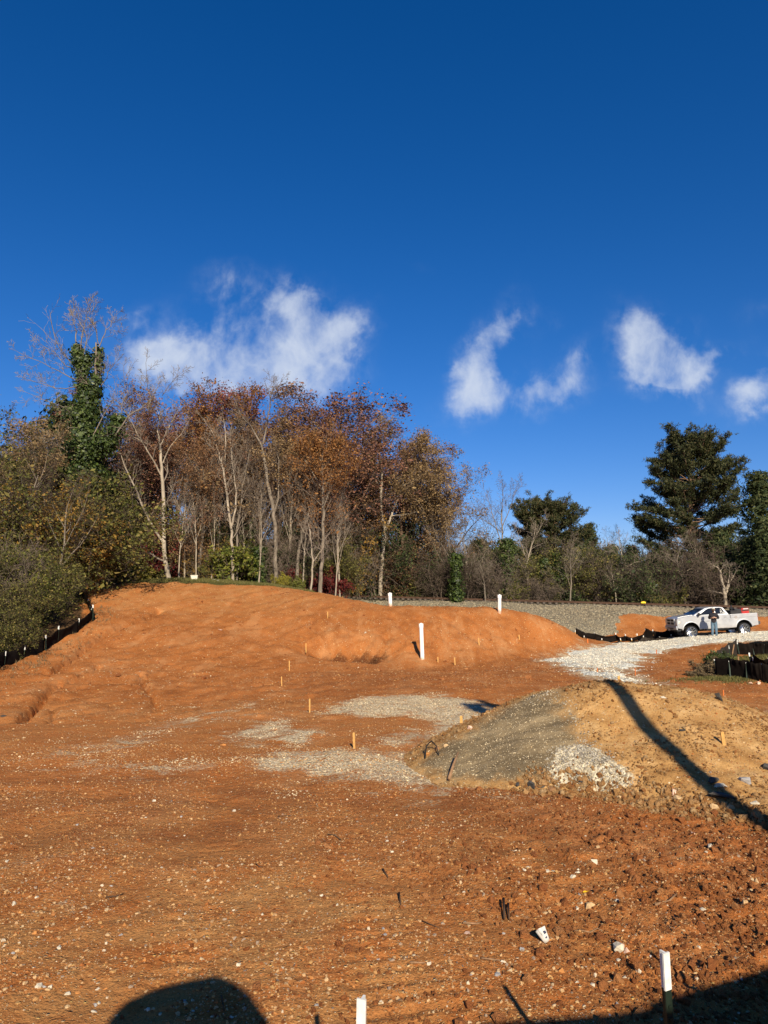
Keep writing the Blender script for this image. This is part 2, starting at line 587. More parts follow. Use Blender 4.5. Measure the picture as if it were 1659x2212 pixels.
# ballast: from the toe of the bank up over the track
_low = [(1235, 1366), (1290, 1372), (1325, 1372), (1333, 1350), (1338, 1332), (1372, 1326), (1430, 1331), (1500, 1331), (1600, 1333), (1700, 1336)]
ballast_w = [tuple((rail_pt(-.5) + rail_nrm * 3.6)[:2]), tuple((rail_pt(-.5) - rail_nrm * 5)[:2]), tuple((rail_pt(.1) - rail_nrm * 8)[:2])] + \
            wline(_low) + [tuple((rail_pt(1.5) - rail_nrm * 5)[:2]), tuple((rail_pt(1.5) + rail_nrm * 3.6)[:2])]
RUTS = [([(345, 1318), (318, 1334), (290, 1345), (262, 1352), (235, 1366), (205, 1384), (180, 1400), (158, 1418), (140, 1432), (118, 1446), (96, 1456)], .42, .17),
        ([(128, 1476), (105, 1490), (92, 1512), (84, 1524), (60, 1540), (38, 1560), (16, 1590)], .30, .10),
        ([(84, 1526), (66, 1544), (52, 1560), (40, 1580)], .2, .09),
        ([(300, 1456), (312, 1476), (318, 1492), (332, 1506), (338, 1524), (346, 1540)], .22, .09),
        ([(110, 1530), (120, 1548), (104, 1566)], .18, .08),
        ([(372, 1432), (330, 1448), (318, 1462)], .18, .10),
        ([(215, 1440), (180, 1456), (150, 1474)], .2, .10),
        ([(610, 1352), (560, 1396), (520, 1440)], .06, .5), ([(690, 1345), (700, 1372), (735, 1395)], .06, .3),
        ([(845, 1330), (880, 1362), (915, 1392)], .14, .20), ([(905, 1335), (945, 1368), (990, 1400)], .16, .22),
        ([(960, 1332), (1010, 1366), (1050, 1395)], .16, .25), ([(1020, 1335), (1060, 1360), (1110, 1388)], .14, .25), ([(800, 1330), (822, 1352), (838, 1376)], .10, .25)]
ruts_w = [(wline(l), dep, wid) for l, dep, wid in RUTS]
PIT = gp(762, 1402)
PIT2 = gp(716, 1398)


TRACKS = [([(-4.8, 4.2), (-3.4, 9.0), (-3.6, 15.0)], .85), ([(-.6, 4.2), (-1.3, 9.5), (-2.8, 17.0)], .80), ([(-7.0, 10.5), (-1.0, 10.2), (3.2, 9.4)], .75), ([(1.2, 4.6), (.9, 8.6)], .7)]


def ground_fine(x, y):
    """Terrain plus the relief that only the ground sheet carries."""
    z = terrain(x, y)
    near = (y > 3) & (y < 24) & (np.abs(x) < 20)
    xx, yy2 = x[near], y[near]
    rough = 0.35 + 0.9 * sstep(0.2, 2.2, xx + fbm(xx, yy2, .5, 2)) * sstep(11.5, 9.5, yy2)
    cl = np.maximum(fbm(xx, yy2, 2.6, 4, .55), -.25)
    z[near] += cl * (.030 + .024 * sstep(.5, 2.5, xx)) * rough + fbm(xx, yy2, 9, 2) * .007
    for path, wid in TRACKS:
        p0 = np.array(path)
        for (ax, ay), (bx, by) in zip(p0[:-1], p0[1:]):
            ex, ey = bx - ax, by - ay
            L = math.hypot(ex, ey)
            tpar = ((xx - ax) * ex + (yy2 - ay) * ey) / L
            lat = ((xx - ax) * -ey + (yy2 - ay) * ex) / L + fbm(xx, yy2, .3, 2) * .12
            on = sstep(0, .5, tpar) * sstep(L, L - .5, tpar) * (.25 + .75 * sstep(-.25, .25, fbm(xx, yy2, .45, 2)))
            for off in (-wid, wid):
                band = sstep(.26, .20, np.abs(lat - off)) * on
                z[near] -= band * (.012 + .010 * np.sin(tpar * 6.283 / .19))
    mid = (y >= 18) & (y < 56) & (x > -24) & (x < 32)
    mx, my = x[mid], y[mid]
    zz = fbm(mx, my, 1.1, 4) * .045
    u, v = mx * .55 + my * .83, mx * .83 - my * .55          # passes of the dozer, slantwise over the hill
    zz += fbm(u * .16, v * 1.0, 1.0, 4, .62) * .085 * sstep(1, -4, mx)
    u, v = mx * -.45 + my * .89, mx * .89 + my * .45          # rills down the berm
    zz += fbm(u * .22, v * 1.1, 1.1, 4, .62) * .075 * sstep(-3, 1, mx) * sstep(33, 36, my)
    wob = fbm(mx, my, 2.0, 2) * .10
    for l, dep, wid in ruts_w:
        dd = line_dist(mx + wob, my + wob * .7, l)
        zz -= dep * np.exp(-(dd / wid) ** 2)
    d = np.hypot((mx - PIT[0]) * .8, my - PIT[1])
    zz -= 1.05 * np.exp(-(d / 1.15) ** 2)
    d = np.hypot((mx - PIT2[0]) * .8, my - PIT2[1])
    zz -= .7 * np.exp(-(d / .9) ** 2)
    pitrough = np.exp(-(np.hypot((mx - PIT[0]) * .5, my - PIT[1] - .5) / 1.6) ** 2)
    zz += fbm(mx, my, 1.6, 4, .6) * .24 * pitrough
    # loose clods along the toe of the berm and the top of the left bank
    z[mid] += zz
    return z


# ------------------------------------------------------------------ ground materials
def mat_new(name):
    m = bpy.data.materials.new(name)
    m.use_nodes = True
    t = NT(m.node_tree)
    t.n.clear()
    return m, t


def finish(t, color, rough=0.9, bump=None, bump_str=0.5, bump_dist=0.02, spec=0.15, metal=0.0, extra=None):
    b = t.node('ShaderNodeBsdfPrincipled', {'Base Color': color, 'Roughness': rough, 'Specular IOR Level': spec, 'Metallic': metal})
    if extra:
        for k, v in extra.items():
            t.set(b.inputs[k], v)
    if bump is not None:
        bn = t.node('ShaderNodeBump', {'Height': bump, 'Strength': bump_str, 'Distance': bump_dist})
        t.l.new(bn.outputs[0], b.inputs['Normal'])
    t.node('ShaderNodeOutputMaterial', {'Surface': b.outputs[0]})
    return b


def speckle(t, pos, scale, amount, col_stops, base, radius=.36):
    """Small stones bedded in the earth: one colour per cell."""
    v = t.voronoi(pos, scale)
    rnd = t.node('ShaderNodeSeparateColor', {0: v.outputs['Color']})
    sel = t.math('GREATER_THAN', rnd.outputs[0], 1 - amount) if not isinstance(amount, bpy.types.NodeSocket) else \
        t.math('GREATER_THAN', rnd.outputs[0], t.math('SUBTRACT', 1.0, amount))
    inside = t.smooth(v.outputs['Distance'], radius, radius * .72)
    f = t.math('MULTIPLY', sel, inside)
    c = t.ramp(rnd.outputs[1], col_stops, 'CONSTANT')
    return t.mix(f, base, c), t.math('MULTIPLY', f, t.math('SUBTRACT', radius, v.outputs['Distance']))


STONE_COLS = [(0.0, (.50, .29, .115)), (.25, (.38, .16, .055)), (.45, (.64, .44, .22)), (.65, (.42, .28, .15)), (.8, (.55, .33, .11)), (.92, (.70, .56, .36))]
GREY_COLS = [(0.0, (.52, .44, .29)), (.2, (.40, .33, .215)), (.4, (.65, .56, .38)), (.6, (.28, .235, .16)), (.75, (.72, .63, .45)), (.9, (.48, .36, .20))]


def gravel_color(t, pos, scale, cols):
    v = t.voronoi(pos, scale)
    rnd = t.node('ShaderNodeSeparateColor', {0: v.outputs['Color']})
    c = t.ramp(rnd.outputs[1], cols, 'CONSTANT')
    h = t.math('SUBTRACT', 1.0, v.outputs['Distance'])
    return c, h


def earth_material():
    m, t = mat_new('red clay')
    pos = t.node('ShaderNodeNewGeometry').outputs['Position']
    n_big = t.noise(pos, .22, 4, .6)
    n_mid = t.noise(pos, 1.7, 6, .62, .4)
    n_fine = t.noise(pos, 38, 4, .65)
    c = t.ramp(n_mid, [(.25, (.225, .070, .0185)), (.5, (.352, .1170, .0290)), (.72, (.455, .175, .054))])
    c = t.mix(t.smooth(n_big, .38, .66), c, (.41, .142, .038))
    pale = t.math('MULTIPLY', t.smooth(t.noise(t.vmath('MULTIPLY', pos, (1.0, .6, 1.0)), .55, 6, .66, .6), .50, .70), .55)
    c = t.mix(pale, c, (.50, .245, .100))
    streak = t.noise(t.vmath('MULTIPLY', pos, (.35, 1.3, 1.0)), 1.1, 5, .6, .3)
    dk = t.math('MULTIPLY', t.attr('m_dark'), t.smooth(streak, .35, .62))
    c = t.mix(dk, c, (.240, .083, .027))
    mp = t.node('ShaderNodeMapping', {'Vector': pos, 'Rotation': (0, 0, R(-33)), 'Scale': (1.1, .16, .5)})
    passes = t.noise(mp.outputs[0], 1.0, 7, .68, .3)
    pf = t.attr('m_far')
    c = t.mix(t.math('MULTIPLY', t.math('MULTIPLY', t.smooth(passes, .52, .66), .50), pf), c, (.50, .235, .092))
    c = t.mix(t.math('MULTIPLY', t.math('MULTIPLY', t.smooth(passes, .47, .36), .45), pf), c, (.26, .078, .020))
    wet_shade = t.smooth(t.math('ADD', t.attr('m_moist_shade'), t.math('MULTIPLY', t.math('SUBTRACT', n_mid, .5), 1.1)), .35, .75)
    c = t.mix(wet_shade, c, (.105, .034, .012))  # damp soil colour, darkened to paint in the shade of the berm hollow
    tn = t.math('MULTIPLY', t.attr('m_tan'), t.smooth(t.noise(pos, 1.3, 5, .65), .33, .62))
    c = t.mix(tn, c, (.40, .190, .064))
    c = t.mix(t.math('MULTIPLY', t.smooth(n_fine, .5, .75), .35), c, (.47, .2, .062))
    c = t.mix(t.math('MULTIPLY', t.smooth(n_fine, .5, .28), .55), c, (.13, .042, .012))
    sp = t.math('ADD', .22, t.math('MULTIPLY', t.smooth(t.noise(pos, .8, 3, .6), .35, .65), .22))
    c, h1 = speckle(t, pos, 52, sp, STONE_COLS, c, .38)
    c, h2 = speckle(t, pos, 20, .16, STONE_COLS, c, .34)
    c, h3 = speckle(t, pos, 8.5, t.math('MULTIPLY', t.attr('m_far'), .14), STONE_COLS, c, .30)
    # gravel trodden thinly into the clay
    gc, gh = gravel_color(t, pos, 26, GREY_COLS)
    gc = t.mix(.26, gc, (.56, .37, .19))
    gn = t.math('ADD', t.noise(t.vmath('MULTIPLY', pos, (.8, 1.25, 1.0)), 1.5, 7, .72, .5), t.math('MULTIPLY', t.noise(pos, 24, 3, .6), .5))
    g = t.smooth(t.math('ADD', t.attr('m_gravel'), t.math('MULTIPLY', t.math('SUBTRACT', gn, .75), 2.1)), .30, .78)
    c = t.mix(g, c, gc)
    # wood floor and grass
    ln = t.noise(pos, 9, 5, .7)
    lc = t.ramp(ln, [(.3, (.055, .034, .018)), (.55, (.13, .075, .035)), (.75, (.22, .13, .06))])
    c = t.mix(t.smooth(t.math('ADD', t.attr('m_litter'), t.math('MULTIPLY', t.math('SUBTRACT', ln, .5), .7)), .35, .6), c, lc)
    gr = t.smooth(t.math('ADD', t.attr('m_grass'), t.math('MULTIPLY', t.math('SUBTRACT', ln, .5), 1.0)), .4, .6)
    c = t.mix(gr, c, t.ramp(n_fine, [(.3, (.05, .046, .014)), (.7, (.12, .11, .036))]))
    h = t.math('ADD', t.math('MULTIPLY', n_fine, .5), t.math('MULTIPLY', t.math('ADD', h1, h2), 1.5))
    h = t.math('ADD', h, t.math('MULTIPLY', t.math('MULTIPLY', g, gh), .6))
    h = t.math('ADD', h, t.math('MULTIPLY', t.noise(pos, 9, 5, .6), .9))
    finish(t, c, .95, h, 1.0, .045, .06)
    return m


def mound_material():
    m, t = mat_new('mound earth')
    pos = t.node('ShaderNodeNewGeometry').outputs['Position']
    n_mid = t.noise(pos, 2.2, 6, .62, .3)
    n_fine = t.noise(pos, 40, 4, .65)
    c = t.ramp(n_mid, [(.28, (.28, .140, .045)), (.5, (.42, .235, .085)), (.72, (.55, .345, .150))])
    c = t.mix(t.math('MULTIPLY', t.smooth(n_fine, .5, .28), .4), c, (.17, .08, .028))
    c, h1 = speckle(t, pos, 50, .3, STONE_COLS, c, .36)
    c, h2 = speckle(t, pos, 17, .14, STONE_COLS, c, .32)
    rd = t.smooth(t.math('ADD', t.attr('m_red'), t.math('MULTIPLY', t.math('SUBTRACT', n_mid, .5), .9)), .35, .65)
    c = t.mix(rd, c, (.30, .105, .033))
    # crushed stone tipped on the left flank: fine dark binder with pale chips
    fine = t.ramp(t.noise(t.node('ShaderNodeMapping', {'Vector': pos, 'Rotation': (0, 0, R(40)), 'Scale': (.35, 1.5, .5)}).outputs[0], 1.9, 7, .68, .4), [(.3, (.078, .058, .035)), (.52, (.175, .128, .070)), (.72, (.33, .245, .135))])
    fine, h3 = speckle(t, pos, 46, .32, GREY_COLS, fine, .36)
    gn = t.noise(pos, 3.0, 5, .65, .2)
    g = t.smooth(t.math('ADD', t.attr('m_grey'), t.math('MULTIPLY', t.math('SUBTRACT', gn, .5), 1.0)), .30, .80)
    c = t.mix(g, c, fine)
    cc, gh = gravel_color(t, pos, 24, GREY_COLS)
    g2 = t.smooth(t.math('ADD', t.attr('m_chips'), t.math('MULTIPLY', t.math('SUBTRACT', t.noise(pos, 6, 4, .65), .5), 1.1)), .42, .62)
    c = t.mix(g2, c, t.mix(.10, cc, (.34, .29, .20)))
    h = t.math('ADD', t.math('MULTIPLY', n_fine, .5), t.math('MULTIPLY', t.math('ADD', h1, t.math('ADD', h2, h3)), 1.4))
    h = t.math('ADD', h, t.math('MULTIPLY', t.noise(pos, 10, 5, .6), .9))
    h = t.math('ADD', h, t.math('MULTIPLY', t.math('MULTIPLY', g2, gh), .7))
    finish(t, c, .95, h, .9, .028, .08)
    return m


def stone_sheet_material(name, scale, cols, dirt, bump):
    m, t = mat_new(name)
    pos = t.node('ShaderNodeNewGeometry').outputs['Position']
    c, h = gravel_color(t, pos, scale, cols)
    c2, h2 = gravel_color(t, pos, scale * 2.3, cols)
    c = t.mix(.4, c, c2)
    n = t.noise(pos, .9, 5, .65)
    c = t.mix(t.math('MULTIPLY', t.smooth(n, .48, .74), .55), c, dirt)
    crack = t.smooth(h, .42, .30)
    c = t.mix(t.math('MULTIPLY', crack, .5), c, (.06, .052, .043))
    finish(t, c, .92, h, .9, bump, .1)
    return m


M_EARTH = earth_material()
M_MOUND = mound_material()
ROAD_COLS = [(0.0, (.70, .69, .58)), (.2, (.56, .55, .46)), (.4, (.78, .76, .65)), (.6, (.47, .455, .37)), (.75, (.82, .80, .69)), (.9, (.62, .57, .45))]
BALLAST_COLS = [(0.0, (.205, .178, .138)), (.2, (.145, .128, .102)), (.4, (.265, .228, .172)), (.6, (.105, .094, .078)), (.75, (.32, .275, .205)), (.9, (.215, .172, .125))]
M_ROAD = stone_sheet_material('crushed stone', 17, ROAD_COLS, (.46, .36, .25), .05)
BALLAST_COLS = [(a, (c[0] * 1.22, c[1] * 1.22, c[2] * 1.08)) for a, c in BALLAST_COLS]
M_BALLAST = stone_sheet_material('track ballast', 9, BALLAST_COLS, (.27, .21, .125), .10)


def set_attr(me, name, arr):
    a = me.attributes.new(name, 'FLOAT', 'POINT')
    a.data.foreach_set('value', np.asarray(arr, np.float32).ravel())


def grid_faces(nr, nc):
    i = np.arange((nr - 1) * (nc - 1))
    r, c = i // (nc - 1), i % (nc - 1)
    a = r * nc + c
    return np.stack([a, a + 1, a + nc + 1, a + nc], 1)


# ground sheet, finer where things stand close together, out to the horizon
ys = [-25.0]
while ys[-1] < 1000:
    y = ys[-1]
    if y < 2.5: st = 1.0 if y < 1 else .35
    elif y < 60: st = .0048 * y + .005
    else: st = (y - 60) * .12 + .35
    ys.append(y + st)
ys = np.array(ys)
us = np.concatenate([np.linspace(-3.2, -.80, 26)[:-1], np.linspace(-.80, .80, 470), np.linspace(.80, 3.2, 26)[1:]])
Y, U = np.meshgrid(ys, us, indexing='ij')
X = U * (np.maximum(Y, -2) + 4.5)
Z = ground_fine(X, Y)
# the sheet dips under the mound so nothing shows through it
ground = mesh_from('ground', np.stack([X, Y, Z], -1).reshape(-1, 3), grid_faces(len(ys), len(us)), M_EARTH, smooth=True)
tag(ground, 'red clay ground of the cleared site rising into a hill', kind='structure')
xf, yf = X.ravel(), Y.ravel()
mg = np.zeros(len(xf))
sel = (yf > 6) & (yf < 40) & (np.abs(xf) < 18)
for poly, w in gravel_w:
    sc = .28 if yf is None else .35
    mg[sel] = np.maximum(mg[sel], w * sstep(-1.0, .6, poly_sd(xf[sel], yf[sel], poly)))
sdr = np.full(len(xf), -9.0)
sel2 = (yf > 20) & (yf < 60) & (xf > 2) & (xf < 40)
sdr[sel2] = poly_sd(xf[sel2], yf[sel2], road_w)
mg = np.maximum(mg, .62 * sstep(-1.6, .2, sdr))
set_attr(ground.data, 'm_gravel', mg)
tan = np.zeros(len(xf))
tan += sstep(9.2, 6.4, yf) * sstep(1.3, -.4, xf + .3 * fbm(xf, yf, .6, 2)) * .95
tan += .45 * sstep(1.8, .5, np.hypot((xf + 1.0) * .7, yf - 7.6))
_b = gp(1225, 1352); tan = np.maximum(tan, .9 * sstep(2.8, .8, np.hypot(xf - _b[0], yf - _b[1])))
_b = gp(420, 1278); tan = np.maximum(tan, .55 * sstep(9, 2, np.hypot((xf - _b[0]) * .6, yf - _b[1])))
tan = np.maximum(tan, .55 * sstep(14, 8, yf) * sstep(3.6, 1.2, xf) * (yf > 3))
tan = np.maximum(tan, .40 * sstep(12, 15, yf) * sstep(24, 20, yf))
set_attr(ground.data, 'm_tan', tan)
dark = .85 * sstep(8.0, 9.3, yf) * sstep(13.5, 11.2, yf) + .34 * sstep(.6, 2.4, xf) * sstep(10, 8, yf) * sstep(3, 5, yf)
dark = np.maximum(dark, .55 * sstep(22, 25, yf) * sstep(34, 30, yf) * sstep(-6, -2, xf))
moist_shade = np.zeros(len(xf))  # berm hollow: damp soil together with its painted shade
for _px, _py, _w in ((768, 1404, 1.5), (716, 1400, 1.1), (742, 1396, 1.2)):
    _b = gp(_px, _py)
    moist_shade = np.maximum(moist_shade, sstep(1.0, .25, np.hypot((xf - _b[0]) * .6, yf - _b[1]) / _w))
set_attr(ground.data, 'm_moist_shade', moist_shade)
set_attr(ground.data, 'm_dark', dark)
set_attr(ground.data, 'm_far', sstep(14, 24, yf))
# wood floor: beyond the crest, left of the silt fence, behind the railway
fence_w = wline([(-140, 1520), (0, 1457), (60, 1431), (130, 1396), (205, 1348), (203, 1318), (185, 1290), (230, 1270)])
edge = np.array(fence_w + [(-17.0, 49.0), (-12, 51.5), (-4, 53)])
lit = np.zeros(len(xf))
edge_x = np.interp(yf, edge[:, 1], edge[:, 0])
lit = np.maximum(lit, sstep(.1, 1.2, edge_x - xf) * (yf > 14))
lit = np.maximum(lit, sstep(50.2, 52.5, yf + fbm(xf, yf, .25, 2)) * sstep(-1, -6, xf))
dn = (xf - RAIL_A[0]) * rail_nrm[0] + (yf - RAIL_A[1]) * rail_nrm[1]
lit = np.maximum(lit, sstep(3.5, 5.5, dn) * (yf > 30))
set_attr(ground.data, 'm_litter', lit)
grass = np.zeros(len(xf))
_g = gp(1520, 1466); grass = np.maximum(grass, .62 * sstep(1.5, .3, np.hypot((xf - _g[0] - .6) * .45, yf - _g[1])))
_g = gp(1610, 1428); grass = np.maximum(grass, .9 * sstep(2.6, 1.6, np.hypot((xf - _g[0] - 1.2) * .7, yf - _g[1])))
_g = gp(400, 1256); grass = np.maximum(grass, .9 * sstep(7, 3, np.hypot((xf - _g[0]) * .5, (yf - 51) * 2.0)))
set_attr(ground.data, 'm_grass', grass)

# gravel road: a thin spread of crushed stone, sinking into the clay at its ragged edge
xs = np.arange(5, 38, .13); yv = np.arange(22, 57, .13)
Yr, Xr = np.meshgrid(yv, xs, indexing='ij')
sd = poly_sd(Xr, Yr, road_w) + fbm(Xr, Yr, .5, 5, .62) * .95 - .12
Zr = terrain(Xr, Yr) + np.clip(sd, -.35, .6) * .16 + .005 + fbm(Xr, Yr, 2.4, 2) * .012
F = grid_faces(len(yv), len(xs))
keep = (sd.ravel()[F] > -.45).any(axis=1)


def compact(V, F):
    used = np.unique(F)
    remap = np.zeros(len(V), np.int64)
    remap[used] = np.arange(len(used))
    return V[used], remap[F], used


V, F2, _ = compact(np.stack([Xr, Yr, Zr], -1).reshape(-1, 3), F[keep])
tag(mesh_from('gravel_road', V, F2, M_ROAD, smooth=True), 'pale crushed stone road curving up to the truck', kind='structure')

# ballast shoulder of the railway
sv = np.arange(-8, 62, .2)
ov = np.arange(-14, 4.2, .2)
Sv, Ov = np.meshgrid(sv, ov, indexing='ij')
Xb = RAIL_A[0] + rail_dir[0] * Sv + rail_nrm[0] * Ov
Yb = RAIL_A[1] + rail_dir[1] * Sv + rail_nrm[1] * Ov
sd = poly_sd(Xb, Yb, ballast_w) + fbm(Xb, Yb, .6, 4, .6) * .3
Zb = terrain(Xb, Yb) + np.clip(sd, -.3, .5) * .30 + .02 + fbm(Xb, Yb, 3, 2) * .03
F = grid_faces(len(sv), len(ov))
keep = (sd.ravel()[F] > -.4).any(axis=1)
V, F2, _ = compact(np.stack([Xb, Yb, Zb], -1).reshape(-1, 3), F[keep])
tag(mesh_from('ballast_bank', V, F2, M_BALLAST, smooth=True), 'grey stone ballast bank carrying the railway', kind='structure')

# dirt mound
xs = np.arange(-1.6, 13, .05); yv = np.arange(7.6, 19.5, .05)
Ym, Xm = np.meshgrid(yv, xs, indexing='ij')
Zm = mound_z(Xm, Ym)
rgh = .5 + .8 * sstep(11.9, 10.6, Ym + .25 * Xm - 1.2)
Zm = Zm + fbm(Xm, Ym, 4.5, 4, .6) * .026 * rgh * sstep(-.15, .15, Zm)
Zt = terrain(Xm, Ym)
F = grid_faces(len(yv), len(xs))
keep = ((Zm - Zt).ravel()[F] > -.10).any(axis=1)
V, F2, used = compact(np.stack([Xm, Ym, Zm], -1).reshape(-1, 3), F[keep])
mound = mesh_from('dirt_mound', V, F2, M_MOUND, smooth=True)
tag(mound, 'tan dirt mound with grey crushed stone on one flank', kind='structure')
mx, my = V[:, 0], V[:, 1]
grey_w = wline([(880, 1660), (905, 1640), (1000, 1578), (1100, 1522), (1188, 1491), (1225, 1502), (1245, 1530), (1268, 1580), (1310, 1630), (1366, 1680), (1345, 1700), (1250, 1712), (1100, 1708), (960, 1695)], surf_all)
chip_w = wline([(1205, 1622), (1255, 1608), (1300, 1628), (1366, 1684), (1345, 1702), (1280, 1704), (1190, 1690), (1190, 1660)], surf_all)
chip2_w = wline([(1140, 1512), (1190, 1494), (1240, 1520), (1265, 1575), (1295, 1625), (1275, 1622), (1245, 1570), (1210, 1525)], surf_all)
set_attr(mound.data, 'm_grey', .92 * sstep(-.6, .8, poly_sd(mx, my, grey_w)))
set_attr(mound.data, 'm_chips', np.maximum(sstep(-.3, .25, poly_sd(mx, my, chip_w)), .42 * sstep(-.25, .2, poly_sd(mx, my, chip2_w))))
red_w = wline([(1300, 1725), (1400, 1735), (1659, 1745), (1720, 1700), (1760, 1850), (1300, 1800)], surf_all)
set_attr(mound.data, 'm_red', sstep(-.3, .6, poly_sd(mx, my, red_w)))
# ------------------------------------------------------------------ plain materials
def plain(name, col, rough=.6, spec=.3, metal=0.0, var=.12, scale=8.0, bump=0.0, extra=None):
    """A colour with a little wear and grain, so nothing is perfectly uniform."""
    m, t = mat_new(name)
    pos = t.node('ShaderNodeTexCoord').outputs['Object']
    n = t.noise(pos, scale, 5, .65)
    lo = tuple(c * (1 - var) for c in col)
    hi = tuple(min(1, c * (1 + var)) for c in col)
    c = t.ramp(n, [(.3, lo), (.7, hi)])
    finish(t, c, rough, n if bump else None, bump, .01, spec, metal, extra)
    return m


def island_mat(name, stops, rough=.7, trans=0.0, spec=.2):
    """Leaves, needles or stones: one colour per loose piece."""
    m, t = mat_new(name)
    rnd = t.node('ShaderNodeNewGeometry').outputs['Random Per Island']
    oi = t.node('ShaderNodeObjectInfo').outputs['Random']
    f = t.math('MULTIPLY_ADD', t.math('SUBTRACT', oi, .5), .16, rnd, clamp=True)
    c = t.ramp(f, stops)
    b = t.node('ShaderNodeBsdfPrincipled', {'Base Color': c, 'Roughness': rough, 'Specular IOR Level': spec})
    if trans > 0:
        tr = t.node('ShaderNodeBsdfTranslucent', {'Color': c})
        mx = t.node('ShaderNodeMixShader', {0: trans, 1: b.outputs[0], 2: tr.outputs[0]})
        t.node('ShaderNodeOutputMaterial', {'Surface': mx.outputs[0]})
    else:
        t.node('ShaderNodeOutputMaterial', {'Surface': b.outputs[0]})
    return m


def inst_mat(name, stops, rough=.9, bump=.4):
    """Scattered stones: one colour per stone, with a little grain."""
    m, t = mat_new(name)
    oi = t.node('ShaderNodeObjectInfo').outputs['Random']
    c = t.ramp(oi, stops, 'CONSTANT')
    pos = t.node('ShaderNodeTexCoord').outputs['Object']
    n = t.noise(pos, 3.0, 4, .65)
    c = t.mix(t.math('MULTIPLY', t.smooth(n, .45, .75), .45), c, (.33, .14, .05))
    finish(t, c, rough, n, bump, .1, .12)
    return m


def pvc():
    m, t = mat_new('white pvc')
    pos = t.node('ShaderNodeTexCoord').outputs['Object']
    z = t.node('ShaderNodeSeparateXYZ', {0: pos}).outputs[2]
    n = t.noise(t.vmath('MULTIPLY', pos, (6.0, 6.0, 2.0)), 3.0, 5, .7)
    mud = t.smooth(t.math('ADD', z, t.math('MULTIPLY', n, .5)), .50, .22)
    c = t.mix(t.math('MULTIPLY', t.smooth(n, .5, .8), .3), (.80, .79, .74), (.58, .46, .34))
    c = t.mix(t.math('MULTIPLY', mud, .8), c, (.45, .20, .075))
    finish(t, c, .4, None, spec=.4)
    return m


M_WHITE_PVC = pvc()
M_STAKE = plain('raw stake wood', (.50, .275, .085), .75, .2, var=.22, scale=14)
M_STAKE_OR = plain('orange painted wood', (.50, .135, .03), .7, .2, var=.15, scale=14)
M_STEEL_DK = plain('dark green post steel', (.018, .030, .020), .45, .4, .35, var=.3, scale=12)
M_WHITE_PAINT = plain('white post paint', (.66, .65, .60), .6, .2, var=.16, scale=26)
M_FABRIC = plain('black silt fabric', (.0095, .0070, .0055), .85, .05, var=.35, scale=6)
M_FABRIC_DUST = plain('dusty silt fabric', (.034, .027, .021), .9, .05, var=.4, scale=2.2)
M_RUST = plain('rusty rail steel', (.085, .046, .028), .75, .3, .3, var=.3, scale=4)
M_TIE = plain('weathered tie timber', (.10, .082, .066), .95, .1, var=.4, scale=7)
M_YELLOW = plain('yellow paint', (.78, .56, .03), .5, .3)
M_STICK = plain('dry dark wood', (.075, .045, .028), .9, .1, var=.4, scale=18)
M_STICK2 = plain('dry brown wood', (.24, .14, .075), .9, .1, var=.35, scale=18)
M_ASPHALT = plain('broken asphalt', (.075, .068, .06), .95, .1, var=.45, scale=16, bump=.8)
M_CUP = plain('white paper', (.62, .60, .54), .6, .2, var=.05)
M_RUBBER = plain('black rubber', (.018, .018, .018), .85, .2, var=.2)

# ------------------------------------------------------------------ loose stones
def rock_mesh(name, seed, n=13, flat=.62, mat=None):
    r = np.random.default_rng(seed)
    bm = bmesh.new()
    for _ in range(n):
        v = r.normal(size=3)
        v /= np.linalg.norm(v)
        v *= np.array([1.0, r.uniform(.7, .95), flat]) * r.uniform(.75, 1.05)
        bm.verts.new(v)
    bmesh.ops.convex_hull(bm, input=bm.verts[:])
    for v in [v for v in bm.verts if not v.link_faces]:
        bm.verts.remove(v)
    me = bpy.data.meshes.new(name)
    bm.to_mesh(me)
    bm.free()
    if mat:
        me.materials.append(mat)
    return me


